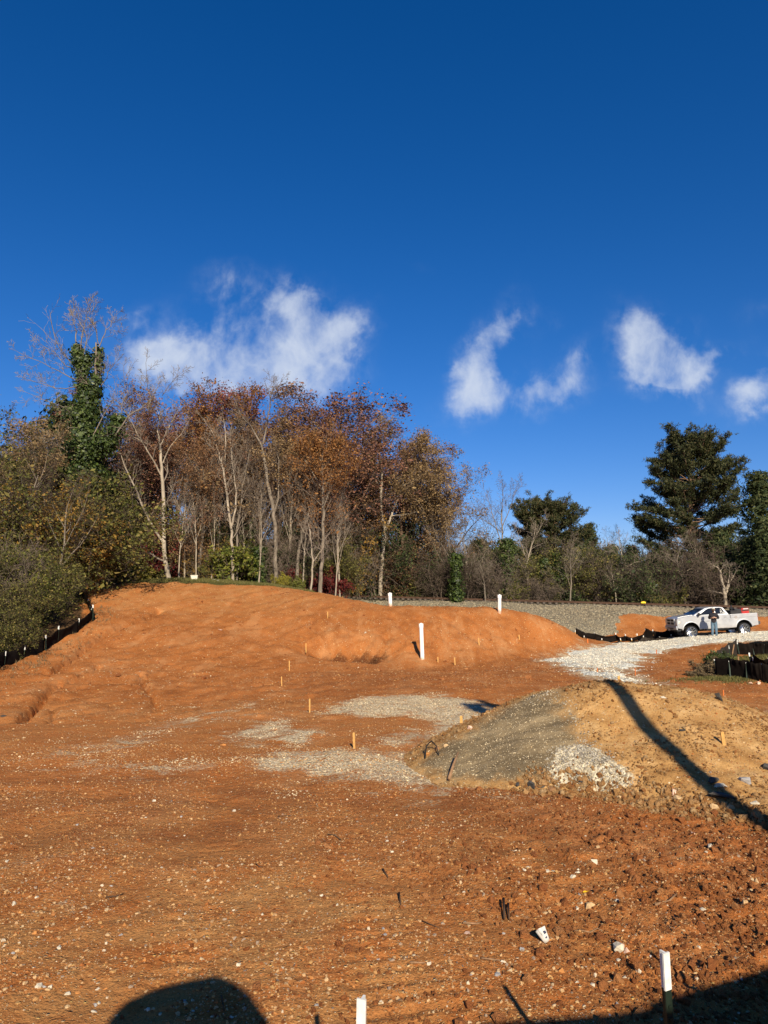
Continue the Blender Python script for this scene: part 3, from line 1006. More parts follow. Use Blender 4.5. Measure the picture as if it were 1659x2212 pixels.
def scatter(name, label, P, scl, mat, seed=0, n_proto=8, flat=.62, bury=.25):
    """Loose stones lying on the ground, joined as one mass of instanced meshes."""
    r = np.random.default_rng(seed)
    n = len(P)
    col = bpy.data.collections.new(name + ' kinds')
    for i in range(n_proto):
        me = rock_mesh('stone', 900 + seed * 31 + i, 12 + i % 4, flat * r.uniform(.75, 1.2), mat)
        col.objects.link(bpy.data.objects.new('stone_kind', me))
    me = bpy.data.meshes.new(name)
    P = np.array(P, np.float32)
    P[:, 2] += scl * flat * (0.5 - bury)
    me.vertices.add(n)
    me.vertices.foreach_set('co', P.ravel())
    rot = np.stack([r.normal(0, .3, n), r.normal(0, .3, n), r.uniform(0, 6.283, n)], 1).astype(np.float32)
    a = me.attributes.new('rot', 'FLOAT_VECTOR', 'POINT')
    a.data.foreach_set('vector', rot.ravel())
    a = me.attributes.new('scl', 'FLOAT', 'POINT')
    a.data.foreach_set('value', scl.astype(np.float32))
    me.update()
    o = link_mesh(name, me)
    tag(o, label, kind='stuff')
    g = bpy.data.node_groups.new(name + ' scatter', 'GeometryNodeTree')
    g.interface.new_socket('Geometry', in_out='INPUT', socket_type='NodeSocketGeometry')
    g.interface.new_socket('Geometry', in_out='OUTPUT', socket_type='NodeSocketGeometry')
    gi = g.nodes.new('NodeGroupInput')
    go = g.nodes.new('NodeGroupOutput')
    ci = g.nodes.new('GeometryNodeCollectionInfo')
    ci.inputs['Collection'].default_value = col
    ci.inputs['Separate Children'].default_value = True
    ci.inputs['Reset Children'].default_value = True
    ip = g.nodes.new('GeometryNodeInstanceOnPoints')
    ip.inputs['Pick Instance'].default_value = True
    na = g.nodes.new('GeometryNodeInputNamedAttribute')
    na.data_type = 'FLOAT_VECTOR'
    na.inputs['Name'].default_value = 'rot'
    er = g.nodes.new('FunctionNodeEulerToRotation')
    nb = g.nodes.new('GeometryNodeInputNamedAttribute')
    nb.data_type = 'FLOAT'
    nb.inputs['Name'].default_value = 'scl'
    L = g.links.new
    L(gi.outputs[0], ip.inputs['Points'])
    L(ci.outputs[0], ip.inputs['Instance'])
    L(na.outputs[0], er.inputs[0])
    L(er.outputs[0], ip.inputs['Rotation'])
    L(nb.outputs[0], ip.inputs['Scale'])
    L(ip.outputs[0], go.inputs[0])
    md = o.modifiers.new('scatter', 'NODES')
    md.node_group = g
    return o


PEB_STOPS = [(0.0, (.47, .26, .10)), (.16, (.34, .115, .032)), (.34, (.52, .33, .16)), (.44, (.38, .165, .055)), (.58, (.42, .26, .13)), (.72, (.52, .38, .22)),
             (.78, (.32, .24, .17)), (.85, (.47, .27, .10)), (.965, (.60, .49, .34)), (.985, (.16, .13, .11))]
CLOD_STOPS = [(0.0, (.30, .108, .036)), (.3, (.36, .140, .048)), (.6, (.26, .090, .030)), (.85, (.42, .185, .068))]
TCLOD_STOPS = [(0.0, (.36, .19, .07)), (.3, (.42, .24, .10)), (.6, (.30, .135, .045)), (.85, (.48, .31, .15))]
CHIP_STOPS = [(0.0, (.50, .455, .36)), (.2, (.37, .335, .265)), (.4, (.62, .57, .455)), (.6, (.26, .235, .19)), (.75, (.70, .65, .53)), (.9, (.44, .36, .25))]
BST_STOPS = [(a, tuple(v * 1.05 for v in c)) for a, c in BALLAST_COLS]
M_PEB = inst_mat('pebble', PEB_STOPS)
M_CLOD = inst_mat('clay clod', CLOD_STOPS, .97, .8)
M_TCLOD = inst_mat('tan clod', TCLOD_STOPS, .97, .8)
M_CHIP = inst_mat('grey chip', CHIP_STOPS)
M_BST = inst_mat('ballast stone', BST_STOPS)
M_DUSTY = inst_mat('dusty chip', [(a, (c[0] * 1.06, c[1] * .94, c[2] * .74)) for a, c in CHIP_STOPS])


def ground_pts(n, y0, y1, ext=1.5, seed=0, pw=1.0):
    """Random spots on the open ground, denser close by."""
    r = np.random.default_rng(seed)
    y = y0 + (y1 - y0) * r.random(n) ** pw
    x = r.uniform(-1, 1, n) * (.56 * y + ext)
    return x, y, r


def sheet_z(x, y):
    """Height of the ground sheet itself (its own vertices)."""
    return np.maximum(ground_fine(x.copy(), y.copy()), mound_z(x, y))


# pebbles in the red clay
x, y, r = ground_pts(100000, 4.6, 15, 1.5, 3, 1.15)
dn = fbm(x, y, .7, 3)
k = (dn * 1.3 + fbm(x, y, 2.1, 2) * .6 + r.normal(0, .33, len(x)) > -.36) & (mound_z(x, y) < terrain(x, y) - .03)
x, y = x[k], y[k]
sc = np.minimum(.0042 * np.exp(np.abs(r.normal(0, .74, len(x)))), .027)
scatter('gravel', 'small pebbles and chips of stone strewn over the red clay', np.stack([x, y, sheet_z(x, y)], 1), sc, M_PEB, 1, bury=.36)
x, y, r = ground_pts(34000, 13, 30, 2, 4, 1.1)
k = (fbm(x, y, .5, 3) + r.normal(0, .5, len(x)) > -.1) & (mound_z(x, y) < terrain(x, y) - .03) & (x > np.interp(y, edge[:, 1], edge[:, 0]))
x, y = x[k], y[k]
sc = np.minimum(.008 * np.exp(np.abs(r.normal(0, .5, len(x)))), .035)
scatter('gravel', 'pebbles strewn over the level clay pad', np.stack([x, y, sheet_z(x, y)], 1), sc, M_PEB, 2)
x, y, r = ground_pts(22000, 26, 49, 2, 5, .9)
k = (x > np.interp(y, edge[:, 1], edge[:, 0])) & (poly_sd(x, y, road_w) < .2) & (fbm(x, y, .4, 3) + r.normal(0, .4, len(x)) > 0)
x, y = x[k], y[k]
sc = np.minimum(.016 * np.exp(np.abs(r.normal(0, .42, len(x)))), .065)
scatter('gravel', 'pale stones caught in the face of the clay hill', np.stack([x, y, sheet_z(x, y)], 1), sc, M_PEB, 3)
x, y, r = ground_pts(9000, 24, 48, 2, 25, .9)
k = (x > np.interp(y, edge[:, 1], edge[:, 0]) - .3) & (poly_sd(x, y, road_w) < -.5) & (fbm(x, y, .5, 3) + r.normal(0, .3, len(x)) > .12)
x, y = x[k], y[k]
scatter('clods', 'clay clods on the face of the hill and berm', np.stack([x, y, sheet_z(x, y)], 1), np.minimum(.022 * np.exp(np.abs(r.normal(0, .6, len(x)))), .13), M_CLOD, 15, flat=.8)
# clods of clay on the rough ground at the right
x, y, r = ground_pts(34000, 4.6, 11.5, 1.5, 6, 1.2)
k = (x + fbm(x, y, .5, 2) * 1.3 + r.normal(0, .6, len(x)) > .75) & (fbm(x, y, .8, 3) + r.normal(0, .35, len(x)) > -.1) & (mound_z(x, y) < .1)
x, y = x[k], y[k]
sc = np.minimum(.0115 * np.exp(np.abs(r.normal(0, .64, len(x)))), .07)
scatter('clods', 'crumbled red clay clods on the rough ground', np.stack([x, y, sheet_z(x, y)], 1), sc, M_CLOD, 4, flat=.8)
x, y, r = ground_pts(9000, 4.6, 13, 1.5, 16, 1.1)
k = (fbm(x, y, .6, 3) + r.normal(0, .3, len(x)) > .1) & (mound_z(x, y) < 0)
x, y = x[k], y[k]
sc = np.minimum(.009 * np.exp(np.abs(r.normal(0, .5, len(x)))), .03)
scatter('clods', 'small crumbs of red clay in the foreground', np.stack([x, y, sheet_z(x, y)], 1), sc, M_CLOD, 14, flat=.8)
# mound: tan clods and pebbles, then the crushed stone on its left flank
r = np.random.default_rng(8)
x, y = r.uniform(-1, 10, 42000), r.uniform(9, 16, 42000)
mz = mound_z(x, y)
on = mz > terrain(x, y) - .02
x, y, mz = x[on], y[on], mz[on]
gs, cs, c2 = poly_sd(x, y, grey_w), poly_sd(x, y, chip_w), poly_sd(x, y, chip2_w)
clump = fbm(x, y, .9, 3) + r.normal(0, .3, len(x))
k = (gs < 0) & (clump > .05)
P = np.stack([x, y, mz], 1)
scatter('clods', 'tan clods and stones on the face of the mound', P[k], np.minimum(.011 * np.exp(np.abs(r.normal(0, .62, k.sum()))), .06), M_TCLOD, 5, flat=.8)
k = (gs < 0) & (clump < -.1)
scatter('gravel', 'pale pebbles on the tan mound', P[k], np.minimum(.008 * np.exp(np.abs(r.normal(0, .55, k.sum()))), .035), M_PEB, 6)
k = (gs > -.25) & (r.random(len(x)) < .75 * sstep(-.25, .4, gs))
scatter('gravel', 'fine grey chips on the flank of the mound', P[k], np.minimum(.008 * np.exp(np.abs(r.normal(0, .4, k.sum()))), .03), M_DUSTY, 7)
x, y = r.uniform(1.5, 6, 60000), r.uniform(10, 16, 60000)
k = (poly_sd(x, y, chip_w) + r.normal(0, .08, len(x)) > .0) | ((poly_sd(x, y, chip2_w) + r.normal(0, .1, len(x)) > .05) & (r.random(len(x)) < .22))
x, y = x[k], y[k]
scatter('gravel', 'pale crushed stone spilled at the foot of the mound', np.stack([x, y, mound_z(x, y)], 1),
        np.minimum(.012 * np.exp(np.abs(r.normal(0, .35, len(x)))), .04), inst_mat('spilled chip', [(a, tuple(v * .78 for v in c)) for a, c in CHIP_STOPS]), 8, flat=.7)
# windrow of clods along the toe of the mound
toe = wline([(1120, 1700), (1180, 1704), (1250, 1708), (1320, 1718), (1400, 1738), (1480, 1748), (1560, 1755), (1659, 1775), (1720, 1795)], surf_all)
toe = np.array(toe)
tt = r.uniform(0, len(toe) - 1.001, 1900)
i = tt.astype(int)
q = toe[i] + (toe[i + 1] - toe[i]) * (tt - i)[:, None] + np.stack([r.normal(0, .12, 1900), r.normal(0, .22, 1900)], 1) * (.7 + .5 * (tt / 8)[:, None])
scatter('clods', 'tan clods heaped along the toe of the mound', np.stack([q[:, 0], q[:, 1], sheet_z(q[:, 0], q[:, 1])], 1),
        np.minimum(.018 * np.exp(np.abs(r.normal(0, .6, 1900))), .085), M_TCLOD, 9, flat=.85)
tl = np.array(wline([(915, 1632), (940, 1612), (965, 1597), (990, 1580), (1020, 1562), (1060, 1540)]))
tt = r.uniform(0, len(tl) - 1.001, 420)
i = tt.astype(int)
q = tl[i] + (tl[i + 1] - tl[i]) * (tt - i)[:, None] + r.normal(0, .14, (420, 2))
scatter('clods', 'brown clods along the back edge of the grey flank', np.stack([q[:, 0], q[:, 1], sheet_z(q[:, 0], q[:, 1])], 1),
        np.minimum(.018 * np.exp(np.abs(r.normal(0, .6, 420))), .09), M_TCLOD, 10, flat=.85)
# gravel trodden into the pad
x, y = r.uniform(-9, 4, 60000), r.uniform(11, 24, 60000)
w = np.zeros(len(x))
for poly, ww in gravel_w:
    w = np.maximum(w, ww * 1.2 * sstep(-.9, .6, poly_sd(x, y, poly)))
k = (w + fbm(x, y, 1.0, 4, .6) * .8 + r.normal(0, .25, len(x)) > .72) & (mound_z(x, y) < terrain(x, y))
x, y = x[k], y[k]
scatter('gravel', 'pale gravel trodden into the level clay pad', np.stack([x, y, sheet_z(x, y)], 1), np.minimum(.010 * np.exp(np.abs(r.normal(0, .4, len(x)))), .035), M_DUSTY, 11)
x, y = r.uniform(6, 36, 90000), r.uniform(24, 54, 90000)
s = poly_sd(x, y, road_w)
k = (s + fbm(x, y, .5, 5, .62) * .95 + r.normal(0, .35, len(x)) > -.05)
x, y, s = x[k], y[k], s[k]
scatter('gravel', 'crushed stone of the pale road', np.stack([x, y, terrain(x, y) + np.clip(s, -.1, .6) * .16 + .01], 1), np.minimum(.024 * np.exp(np.abs(r.normal(0, .35, len(x)))), .07), inst_mat('road chip', [(a, tuple(min(.86, v * 1.3) for v in c)) for a, c in CHIP_STOPS]), 12)
so, oo = r.uniform(-6, 52, 30000), r.uniform(-13, -.9, 30000)
x = RAIL_A[0] + rail_dir[0] * so + rail_nrm[0] * oo
y = RAIL_A[1] + rail_dir[1] * so + rail_nrm[1] * oo
s = poly_sd(x, y, ballast_w)
k = s + fbm(x, y, .6, 4, .6) * .3 + r.normal(0, .15, len(x)) > -.1
x, y, s = x[k], y[k], s[k]
scatter('ballast', 'grey ballast stones on the railway bank', np.stack([x, y, terrain(x, y) + np.clip(s, -.1, .5) * .30 + .02], 1), np.minimum(.045 * np.exp(np.abs(r.normal(0, .35, len(x)))), .12), M_BST, 13)

# ------------------------------------------------------------------ stones that can be picked out one by one
STONE_MATS = {}
for nm, c in [('white', (.54, .47, .35)), ('tan', (.46, .31, .16)), ('grey', (.33, .31, .29)), ('brown', (.27, .14, .065)), ('orange', (.46, .20, .06)), ('dark', (.06, .055, .05)), ('pink', (.55, .36, .26))]:
    STONE_MATS[nm] = plain(nm + ' stone', c, .9, .15, var=.28, scale=2.5, bump=.5)
ROCKS = {nm: [rock_mesh('stone', 50 + 7 * i + 91 * j, 13 + i % 4, .5 + .12 * (i % 4), STONE_MATS[nm]) for i in range(5)] for j, nm in enumerate(STONE_MATS)}


def stone(px, py, w_px, col, label, group=None, k=None, flat=1.0, name='stone', cat='stone', rz=None, surf=surf_all, sy=1.0, bury=.26):
    """w_px: width in photograph pixels."""
    p = gp(px, py, surf)
    s = w_px / FPX * np.linalg.norm(p - np.array([0, 0, CAM_H])) * .52
    i = int(k if k is not None else rng.integers(5))
    o = link_mesh(name, ROCKS[col][i % 5])
    o.scale = (s, s * sy, s * flat)
    o.rotation_euler = (rng.normal(0, .12), rng.normal(0, .12), rng.uniform(0, 6.28) if rz is None else rz)
    zz = float(sheet_z(np.array([p[0]]), np.array([p[1]]))[0])
    o.location = (p[0], p[1], zz + s * flat * (.55 - bury * 2))
    return tag(o, label, cat, group)


stone(1274, 1958, 26, 'tan', 'angular tan rock beside the yellow leaf', k=1, flat=1.1, rz=.4)
stone(1254, 1937, 12, 'grey', 'grey flat pebble touching the yellow leaf', k=2)
stone(1285, 1864, 17, 'white', 'pale cream block of stone among red clods above the yellow leaf', k=3)
stone(1238, 1900, 13, 'white', 'white chip standing above the yellow leaf, lowest of the white cluster', k=0, flat=1.3)
stone(1248, 1886, 12, 'white', 'white chip at the right end of the white cluster', k=1)
stone(1184, 1886, 11, 'white', 'small white pebble in the middle of the white cluster', k=2)
stone(1196, 1887, 10, 'white', 'white square chip just right of the middle of the white cluster', k=4)
stone(1140, 1872, 13, 'white', 'white quartz chip at the left end of the white cluster', k=0)
stone(1133, 1879, 11, 'white', 'low white chip under the left end of the white cluster', k=3)
stone(1246, 1960, 12, 'white', 'white pebble left of the angular tan rock', k=3)
stone(1104, 1990, 13, 'tan', 'cream pebble left of the torn white cup', k=4)
stone(1179, 1974, 15, 'tan', 'yellowish broken stone above the torn white cup', k=1)
stone(1010, 2018, 18, 'pink', 'flat pinkish stone on bare clay far left of the torn cup', k=2, flat=.6)
stone(1088, 2078, 13, 'white', 'whitish pebble below and left of the torn cup', k=0)
stone(1075, 2110, 15, 'grey', 'grey stone beside the thin post shadow', k=1)
stone(1213, 2098, 16, 'orange', 'rounded orange stone in the clay below the torn cup', k=3, flat=1.2)
stone(1283, 2128, 14, 'white', 'white three-cornered pebble near the bottom dark shadow', k=4)
stone(1350, 2110, 12, 'white', 'white chip just left of the white-topped post', k=0)
stone(1380, 2111, 13, 'white', 'bright white chip touching the white-topped post', k=1, flat=1.3)
stone(1336, 2056, 30, 'white', 'pale crumpled flat stone left of the white-topped post', k=2, flat=.8)
stone(1352, 2065, 22, 'pink', 'pinkish stone beside the pale crumpled one', k=3)
stone(1428, 2062, 13, 'white', 'white pebble behind the white-topped post', k=2)
stone(1520, 1972, 15, 'white', 'pale oval pebble on the rough clay at right', k=4)
stone(1588, 1963, 13, 'white', 'smooth pale pebble near the right edge of the clay', k=0)
stone(1610, 1960, 14, 'tan', 'tan pebble next to the smooth pale one at the right edge', k=3)
stone(1640, 1905, 17, 'tan', 'tan lump of stone by the right edge of the clay', k=2)
stone(1536, 1832, 21, 'white', 'pale three-cornered stone below the mound', k=1, flat=.8)
stone(1498, 1808, 14, 'pink', 'pinkish pebble below the pale three-cornered stone', k=2)
stone(1635, 1736, 34, 'white', 'flat white slab on the clods at the mound toe', k=3, flat=.35, sy=.6, rz=.1)
stone(1556, 1700, 30, 'white', 'cream pointed rock on the clods at the mound toe', k=4, flat=.9)
stone(1578, 1745, 26, 'tan', 'tan round boulder below the dark asphalt slab', k=0, flat=1.1)
stone(1542, 1742, 24, 'tan', 'tan knobbly lump left under the dark asphalt slab', k=2, flat=.9)
stone(1462, 1728, 28, 'tan', 'tan lump left of the pole shadow at the mound toe', k=1, flat=.9)
stone(1452, 1715, 20, 'pink', 'pinkish lump behind the tan lump left of the pole shadow', k=3)
stone(1610, 1690, 26, 'grey', 'grey broken lump at the right of the mound face', k=3)
stone(1655, 1660, 28, 'dark', 'dark broken lump high at the right of the mound face', k=2)
stone(1472, 1578, 22, 'dark', 'dark flat stone in the middle of the mound face', k=1, flat=.5)
stone(1540, 1600, 10, 'dark', 'small dark stone above the leaning stake', k=0, flat=.5)
stone(1432, 1508, 16, 'white', 'cream slab near the top of the mound', k=3, flat=.5, rz=-.6)
stone(1382, 1463, 12, 'pink', 'pinkish flat stone on the far rim of the mound', k=0, flat=.4)
stone(1120, 1697, 22, 'dark', 'black clod at the left end of the mound toe', k=0, flat=.9)
stone(1150, 1699, 26, 'dark', 'second black clod from the left along the mound toe', k=2, flat=1.0)
stone(1172, 1701, 24, 'dark', 'black clod beside the crushed stone spill', k=4, flat=.8)
stone(1252, 1694, 22, 'dark', 'charcoal clod in front of the pale stone spill', k=1, flat=.9)
stone(1190, 1708, 18, 'brown', 'brown clod under the black ones along the mound toe', k=3)
stone(1370, 1740, 22, 'tan', 'tan clod lying alone in front of the mound', k=2)
stone(1338, 1726, 16, 'tan', 'tan clod at the right of the pale stone spill', k=3)
stone(1015, 1573, 16, 'pink', 'pink broken stone right of the yellow stake by the mound', k=2)
stone(963, 1611, 15, 'tan', 'tan rock in the clods behind the grey flank', k=1)
stone(943, 1620, 14, 'brown', 'brown rock at the back corner of the grey flank', k=3, flat=1.1)
stone(924, 1630, 15, 'orange', 'orange rock at the left tip of the grey flank', k=0)
stone(928, 1608, 10, 'tan', 'small tan rock behind the left tip of the grey flank', k=4)
stone(789, 1366, 9, 'white', 'white rock high on the berm above the dark hole', k=1, surf=terrain)
stone(797, 1362, 6, 'tan', 'tan chip touching the white rock on the berm', k=3, surf=terrain)
stone(475, 1361, 12, 'pink', 'pinkish rock on the upper slope of the red hill', k=2, flat=.7, surf=terrain)
stone(238, 1368, 9, 'white', 'pale rock beside the long gully on the red hill', k=0, surf=terrain)
stone(214, 1380, 7, 'white', 'smaller pale rock lower along the long gully', k=3, surf=terrain)
stone(146, 1488, 9, 'tan', 'tan rock below the silt fence on the left bank', k=2, surf=terrain)
stone(85, 1491, 7, 'tan', 'round tan rock above the lower gully', k=4, surf=terrain)
stone(8, 1549, 15, 'dark', 'dark rock at the left edge of the clay', k=1, flat=.8, surf=terrain)
stone(482, 1610, 12, 'orange', 'orange rock on the clay left of the white gravel streaks', k=1, surf=terrain)
stone(402, 1639, 9, 'white', 'white pebble cluster rock left of the gravel streaks', k=0, surf=terrain)
stone(1043, 1380, 7, 'tan', 'tan stone beside a stake on the right of the berm', k=2, surf=terrain)
stone(1231, 1397, 8, 'tan', 'pale stone at the right toe of the berm', k=0, surf=terrain)
stone(1068, 1450, 8, 'brown', 'brown clod alone on the pad in front of the berm', k=0, surf=terrain)
stone(1620, 1476, 14, 'pink', 'pinkish rubble lump at the foot of the right silt fence', k=1, surf=terrain, flat=1.0)
stone(1636, 1477, 13, 'pink', 'second pinkish rubble lump, nearest the fence post', k=3, surf=terrain, flat=1.1)
stone(1564, 1478, 6, 'orange', 'small orange stone in the grass before the right silt fence', k=2, surf=terrain)
stone(29, 1955, 15, 'white', 'white stone at the left edge of the foreground', k=1)
stone(15, 1862, 13, 'white', 'pale stone at the left edge above the foreground', k=0)
stone(333, 1731, 12, 'white', 'white stone on the dark clay band at left', k=3)
stone(506, 1753, 9, 'white', 'small white stone on the dark clay band', k=2)
stone(610, 1867, 13, 'tan', 'tan stone in the middle of the foreground clay', k=2)
stone(365, 1903, 12, 'tan', 'yellowish stone in the middle left of the foreground', k=4)
stone(233, 2023, 13, 'tan', 'tan stone on the foreground clay left of the machine shadow', k=0)
stone(129, 2047, 13, 'white', 'white stone on the clay at lower left', k=3)
stone(85, 2132, 16, 'white', 'white rounded stone in the lower left corner of the clay', k=2, flat=.9)
stone(103, 2143, 13, 'tan', 'tan stone touching the white rounded one at lower left', k=0)
stone(145, 2155, 14, 'white', 'grey white stone right of the white rounded one', k=4)
stone(211, 2140, 10, 'white', 'small pale stone at the edge of the machine shadow', k=1)
stone(597, 2095, 13, 'tan', 'cream stone right of the machine shadow', k=2)
stone(611, 2093, 11, 'white', 'white stone beside the cream one near the machine shadow', k=0)
stone(705, 2120, 12, 'tan', 'tan stone left of the lower white-topped post', k=3)
stone(728, 1957, 10, 'white', 'white stone on the clay right of the brown patch', k=1)
# the next largest pebbles, too alike to tell apart
ALIKE = {'white': ('small white stone lying loose on the red foreground clay', 'white stones on the foreground clay'),
         'tan': ('small tan stone lying loose on the red foreground clay', 'tan stones on the foreground clay'),
         'grey': ('small grey stone lying loose on the red foreground clay', 'grey stones on the foreground clay'),
         'orange': ('small orange stone lying loose on the red foreground clay', 'orange stones on the foreground clay')}
r = np.random.default_rng(12)
for i in range(190):
    px = r.uniform(0, 1659)
    py = 1760 + 440 * r.random() ** .8
    if px > 1250 and r.random() < .2:
        continue
    col = r.choice(['white', 'tan', 'grey', 'orange'], p=[.20, .42, .16, .22])
    zone = ('on the dark clay band left of the centre' if px < 800 else 'on the clay below the grey flank' if px < 1150 else 'on the clay below the mound toe') if py < 1870 else \
           ('at the far left of the foreground' if px < 230 else 'above the machine shadow' if px < 600 and py < 2060 else 'beside the machine shadow' if px < 720 else 'in the middle of the foreground clay' if px < 1000 else
            'around the torn white cup' if px < 1300 else 'among the red clods at right')
    w_ = r.uniform(6, 10.5)
    size = 'tiny' if w_ < 7.3 else 'small' if w_ < 9 else 'middling'
    stone(px, py, w_ * (.8 + .5 * (py - 1760) / 440), col, f'{size} {col} stone lying {zone}', f'{size} {col} stones {zone}')

# ------------------------------------------------------------------ stakes, pipes, posts
def stake(pt, pb, w_m, mat, label, group, surf=surf_all, thick=.02):
    b = gp(pb[0], pb[1], surf)
    top = pix(pt[0], pt[1], b[1])
    ax = top - b
    h = float(np.linalg.norm(ax))
    mb = MB()
    w = w_m / 2
    mb.prism([(-w, -.12), (w, -.12), (w, h - .012), (w * .5, h), (-w * .6, h - .004), (-w, h - .02)], -thick / 2, thick / 2)
    o = mb.build('wooden_stake', mat)
    o.location = b
    o.rotation_euler = (Vector(ax).to_track_quat('Z', 'Y').to_euler().x * 1.0, math.atan2(ax[0], ax[2]), rng.uniform(-.3, .3))
    o.rotation_euler.x = rng.normal(0, .03)
    return tag(o, label, 'stake', group)


GS, GO = 'survey stakes of raw wood', 'orange painted stakes'
stake((708, 1321), (708, 1336), .05, M_STAKE, 'raw wooden stake nearest the crest of the berm, above the dark hole', GS)
stake((661, 1389), (661, 1405), .045, M_STAKE, 'raw wooden stake in the slope just left of the dark hole', GS)
stake((625, 1427), (625, 1448), .042, M_STAKE, 'raw wooden stake at the bottom of the slope below the dark hole', GS)
stake((608, 1461), (608.5, 1485), .035, M_STAKE, 'thin raw stake where the slope meets the level pad', GS)
stake((669, 1509), (669, 1538), .036, M_STAKE, 'raw stake on the pad left of the pale gravel', GS)
stake((764, 1582), (765.5, 1618), .042, M_STAKE, 'raw stake between the two pale gravel streaks on the pad', GS)
stake((996, 1546), (997, 1575), .06, M_STAKE, 'broad yellow stake beside the back edge of the grey mound flank', GS, terrain)
stake((945.7, 1419), (946, 1433), .05, M_STAKE, 'raw stake just right of the tall white pipe', GS)
stake((982, 1420), (983, 1436), .055, M_STAKE, 'raw stake second to the right of the tall white pipe', GS)
stake((1034, 1378), (1035, 1393), .055, M_STAKE, 'raw stake halfway up the right part of the berm', GS)
stake((1121, 1371), (1122, 1384), .055, M_STAKE, 'raw stake high on the right end of the berm', GS)
stake((1336.5, 1460), (1337, 1480), .085, M_STAKE, 'broad raw stake where the gravel road meets the mound', GS, terrain)
stake((1562, 1490), (1563, 1511), .03, M_STAKE_OR, 'orange stake on the clay behind the leaning dark slab', GO, terrain)
stake((1559, 1580), (1564, 1612), .055, M_STAKE, 'leaning raw stake on the right face of the mound', GS)
stake((1290, 1442), (1290.5, 1456), .03, M_STAKE_OR, 'thin orange stake in the middle of the gravel road', GO, terrain)
stake((1418, 1403), (1418.5, 1415), .04, M_STAKE_OR, 'orange stake at the right edge of the gravel road bend', GO, terrain)
stake((1269, 1380), (1269.5, 1389), .075, M_STAKE_OR, 'short orange stake at the right toe of the berm', GO, terrain)
stake((1531, 1404), (1531.5, 1416), .06, M_STAKE_OR, 'orange stake on the clay bank below the truck', GO, terrain)
stake((1372, 1443), (1372.5, 1459), .03, M_STAKE_OR, 'thin orange stake on the red clay right of the gravel road', GO, terrain)


def pipe(pt, pb, rad, label):
    b = gp(pb[0], pb[1], terrain)
    top = pix(pt[0], pt[1], b[1])
    e = empty('vent_pipe', b, 0, label, 'pipe', 'white standpipes on the berm')
    ax = top - b
    u = ax / np.linalg.norm(ax)
    mb = MB()
    mb.tube([-u * .3, ax - u * .02], rad, 20)
    smooth_by_angle(mb.build('shaft', M_WHITE_PVC, e), 40)
    mb = MB()
    mb.tube([ax - u * .20, ax - u * .195, ax - u * .01, ax], [rad * 1.04, rad * 1.14, rad * 1.14, rad * 1.06], 20)
    cap = mb.build('cap', M_WHITE_PVC, e)
    smooth_by_angle(cap, 40)
    mb = MB()
    q = ax
    mb.box((q[0] - .03, q[1] - .03, q[2] - .002), (q[0] + .03, q[1] + .03, q[2] + .03), .006)
    mb.build('plug', M_WHITE_PVC, cap)


pipe((909.5, 1347), (912.5, 1427), .098, 'tall white plastic pipe standing at the foot of the berm')
pipe((842, 1281), (843.5, 1308), .11, 'short white plastic pipe on the crest of the berm, left of the two')
pipe((1079, 1285), (1079, 1322), .10, 'white plastic pipe on the crest at the right end of the berm')


def t_post(mb_dark, mb_white, b, top, s=1.0, white=.16):
    """Steel fence post of T section; the top is painted white."""
    b, top = np.asarray(b, float), np.asarray(top, float)
    u = (top - b) / np.linalg.norm(top - b)
    a = np.array([1.0, 0, 0]) - u * u[0]
    a /= np.linalg.norm(a)
    c = np.cross(u, a)
    for mb, p0, p1, gr in ((mb_dark, b, top - u * white, 0), (mb_white, top - u * white, top, .0006)):
        for (w0, w1, d0, d1) in ((-.019 * s - gr, .019 * s + gr, -.004 * s - gr, .004 * s + gr), (-.0045 * s - gr, .0045 * s + gr, .004 * s + gr, .032 * s + gr)):
            vs = [p + a * w + c * d for p in (p0, p1) for d in (d0, d1) for w in (w0, w1)]
            mb.add(vs, [(0, 2, 3, 1), (4, 5, 7, 6), (0, 1, 5, 4), (2, 6, 7, 3), (0, 4, 6, 2), (1, 3, 7, 5)])
    if mb_dark is not None and s <= 1.2:
        n = int(np.linalg.norm(top - b) / .053)
        for i in range(1, n - 3):
            p = b + u * (.053 * i)
            mb_dark.add([p + a * w - c * d + u * h for h in (-.006, .006) for d in (.004, .010) for w in (-.008, .008)],
                        [(0, 2, 3, 1), (4, 5, 7, 6), (0, 1, 5, 4), (2, 6, 7, 3), (0, 4, 6, 2), (1, 3, 7, 5)])


def lone_post(x, y, ztop, lean, label, rz=0.0):
    b = np.array([x + lean[0], y + lean[1], gz(x, y) - .25])
    e = empty('steel_post', (x, y, gz(x, y)), rz, label, 'fence post', 'white-topped steel posts in front')
    o = np.array([x, y, gz(x, y)])
    d, w = MB(), MB()
    t_post(d, w, b - o, np.array([x, y, ztop]) - o)
    d.build('shaft', M_STEEL_DK, e)
    w.build('painted_top', M_WHITE_PAINT, e)


p1 = pix(1438, 2058, 3.5)
lone_post(p1[0], p1[1], p1[2], (.03, 0), 'dark steel post with chipped white top, the one showing its dark shaft', .45)
p2 = pix(781, 2158, 3.12)
lone_post(p2[0], p2[1], p2[2], (-.02, 0), 'steel post of which only the white top shows at the bottom edge', -.35)
lone_post(2.62, 3.95, 1.34, (.0, 0), 'white-topped steel post just outside the picture whose thin shadow shows')


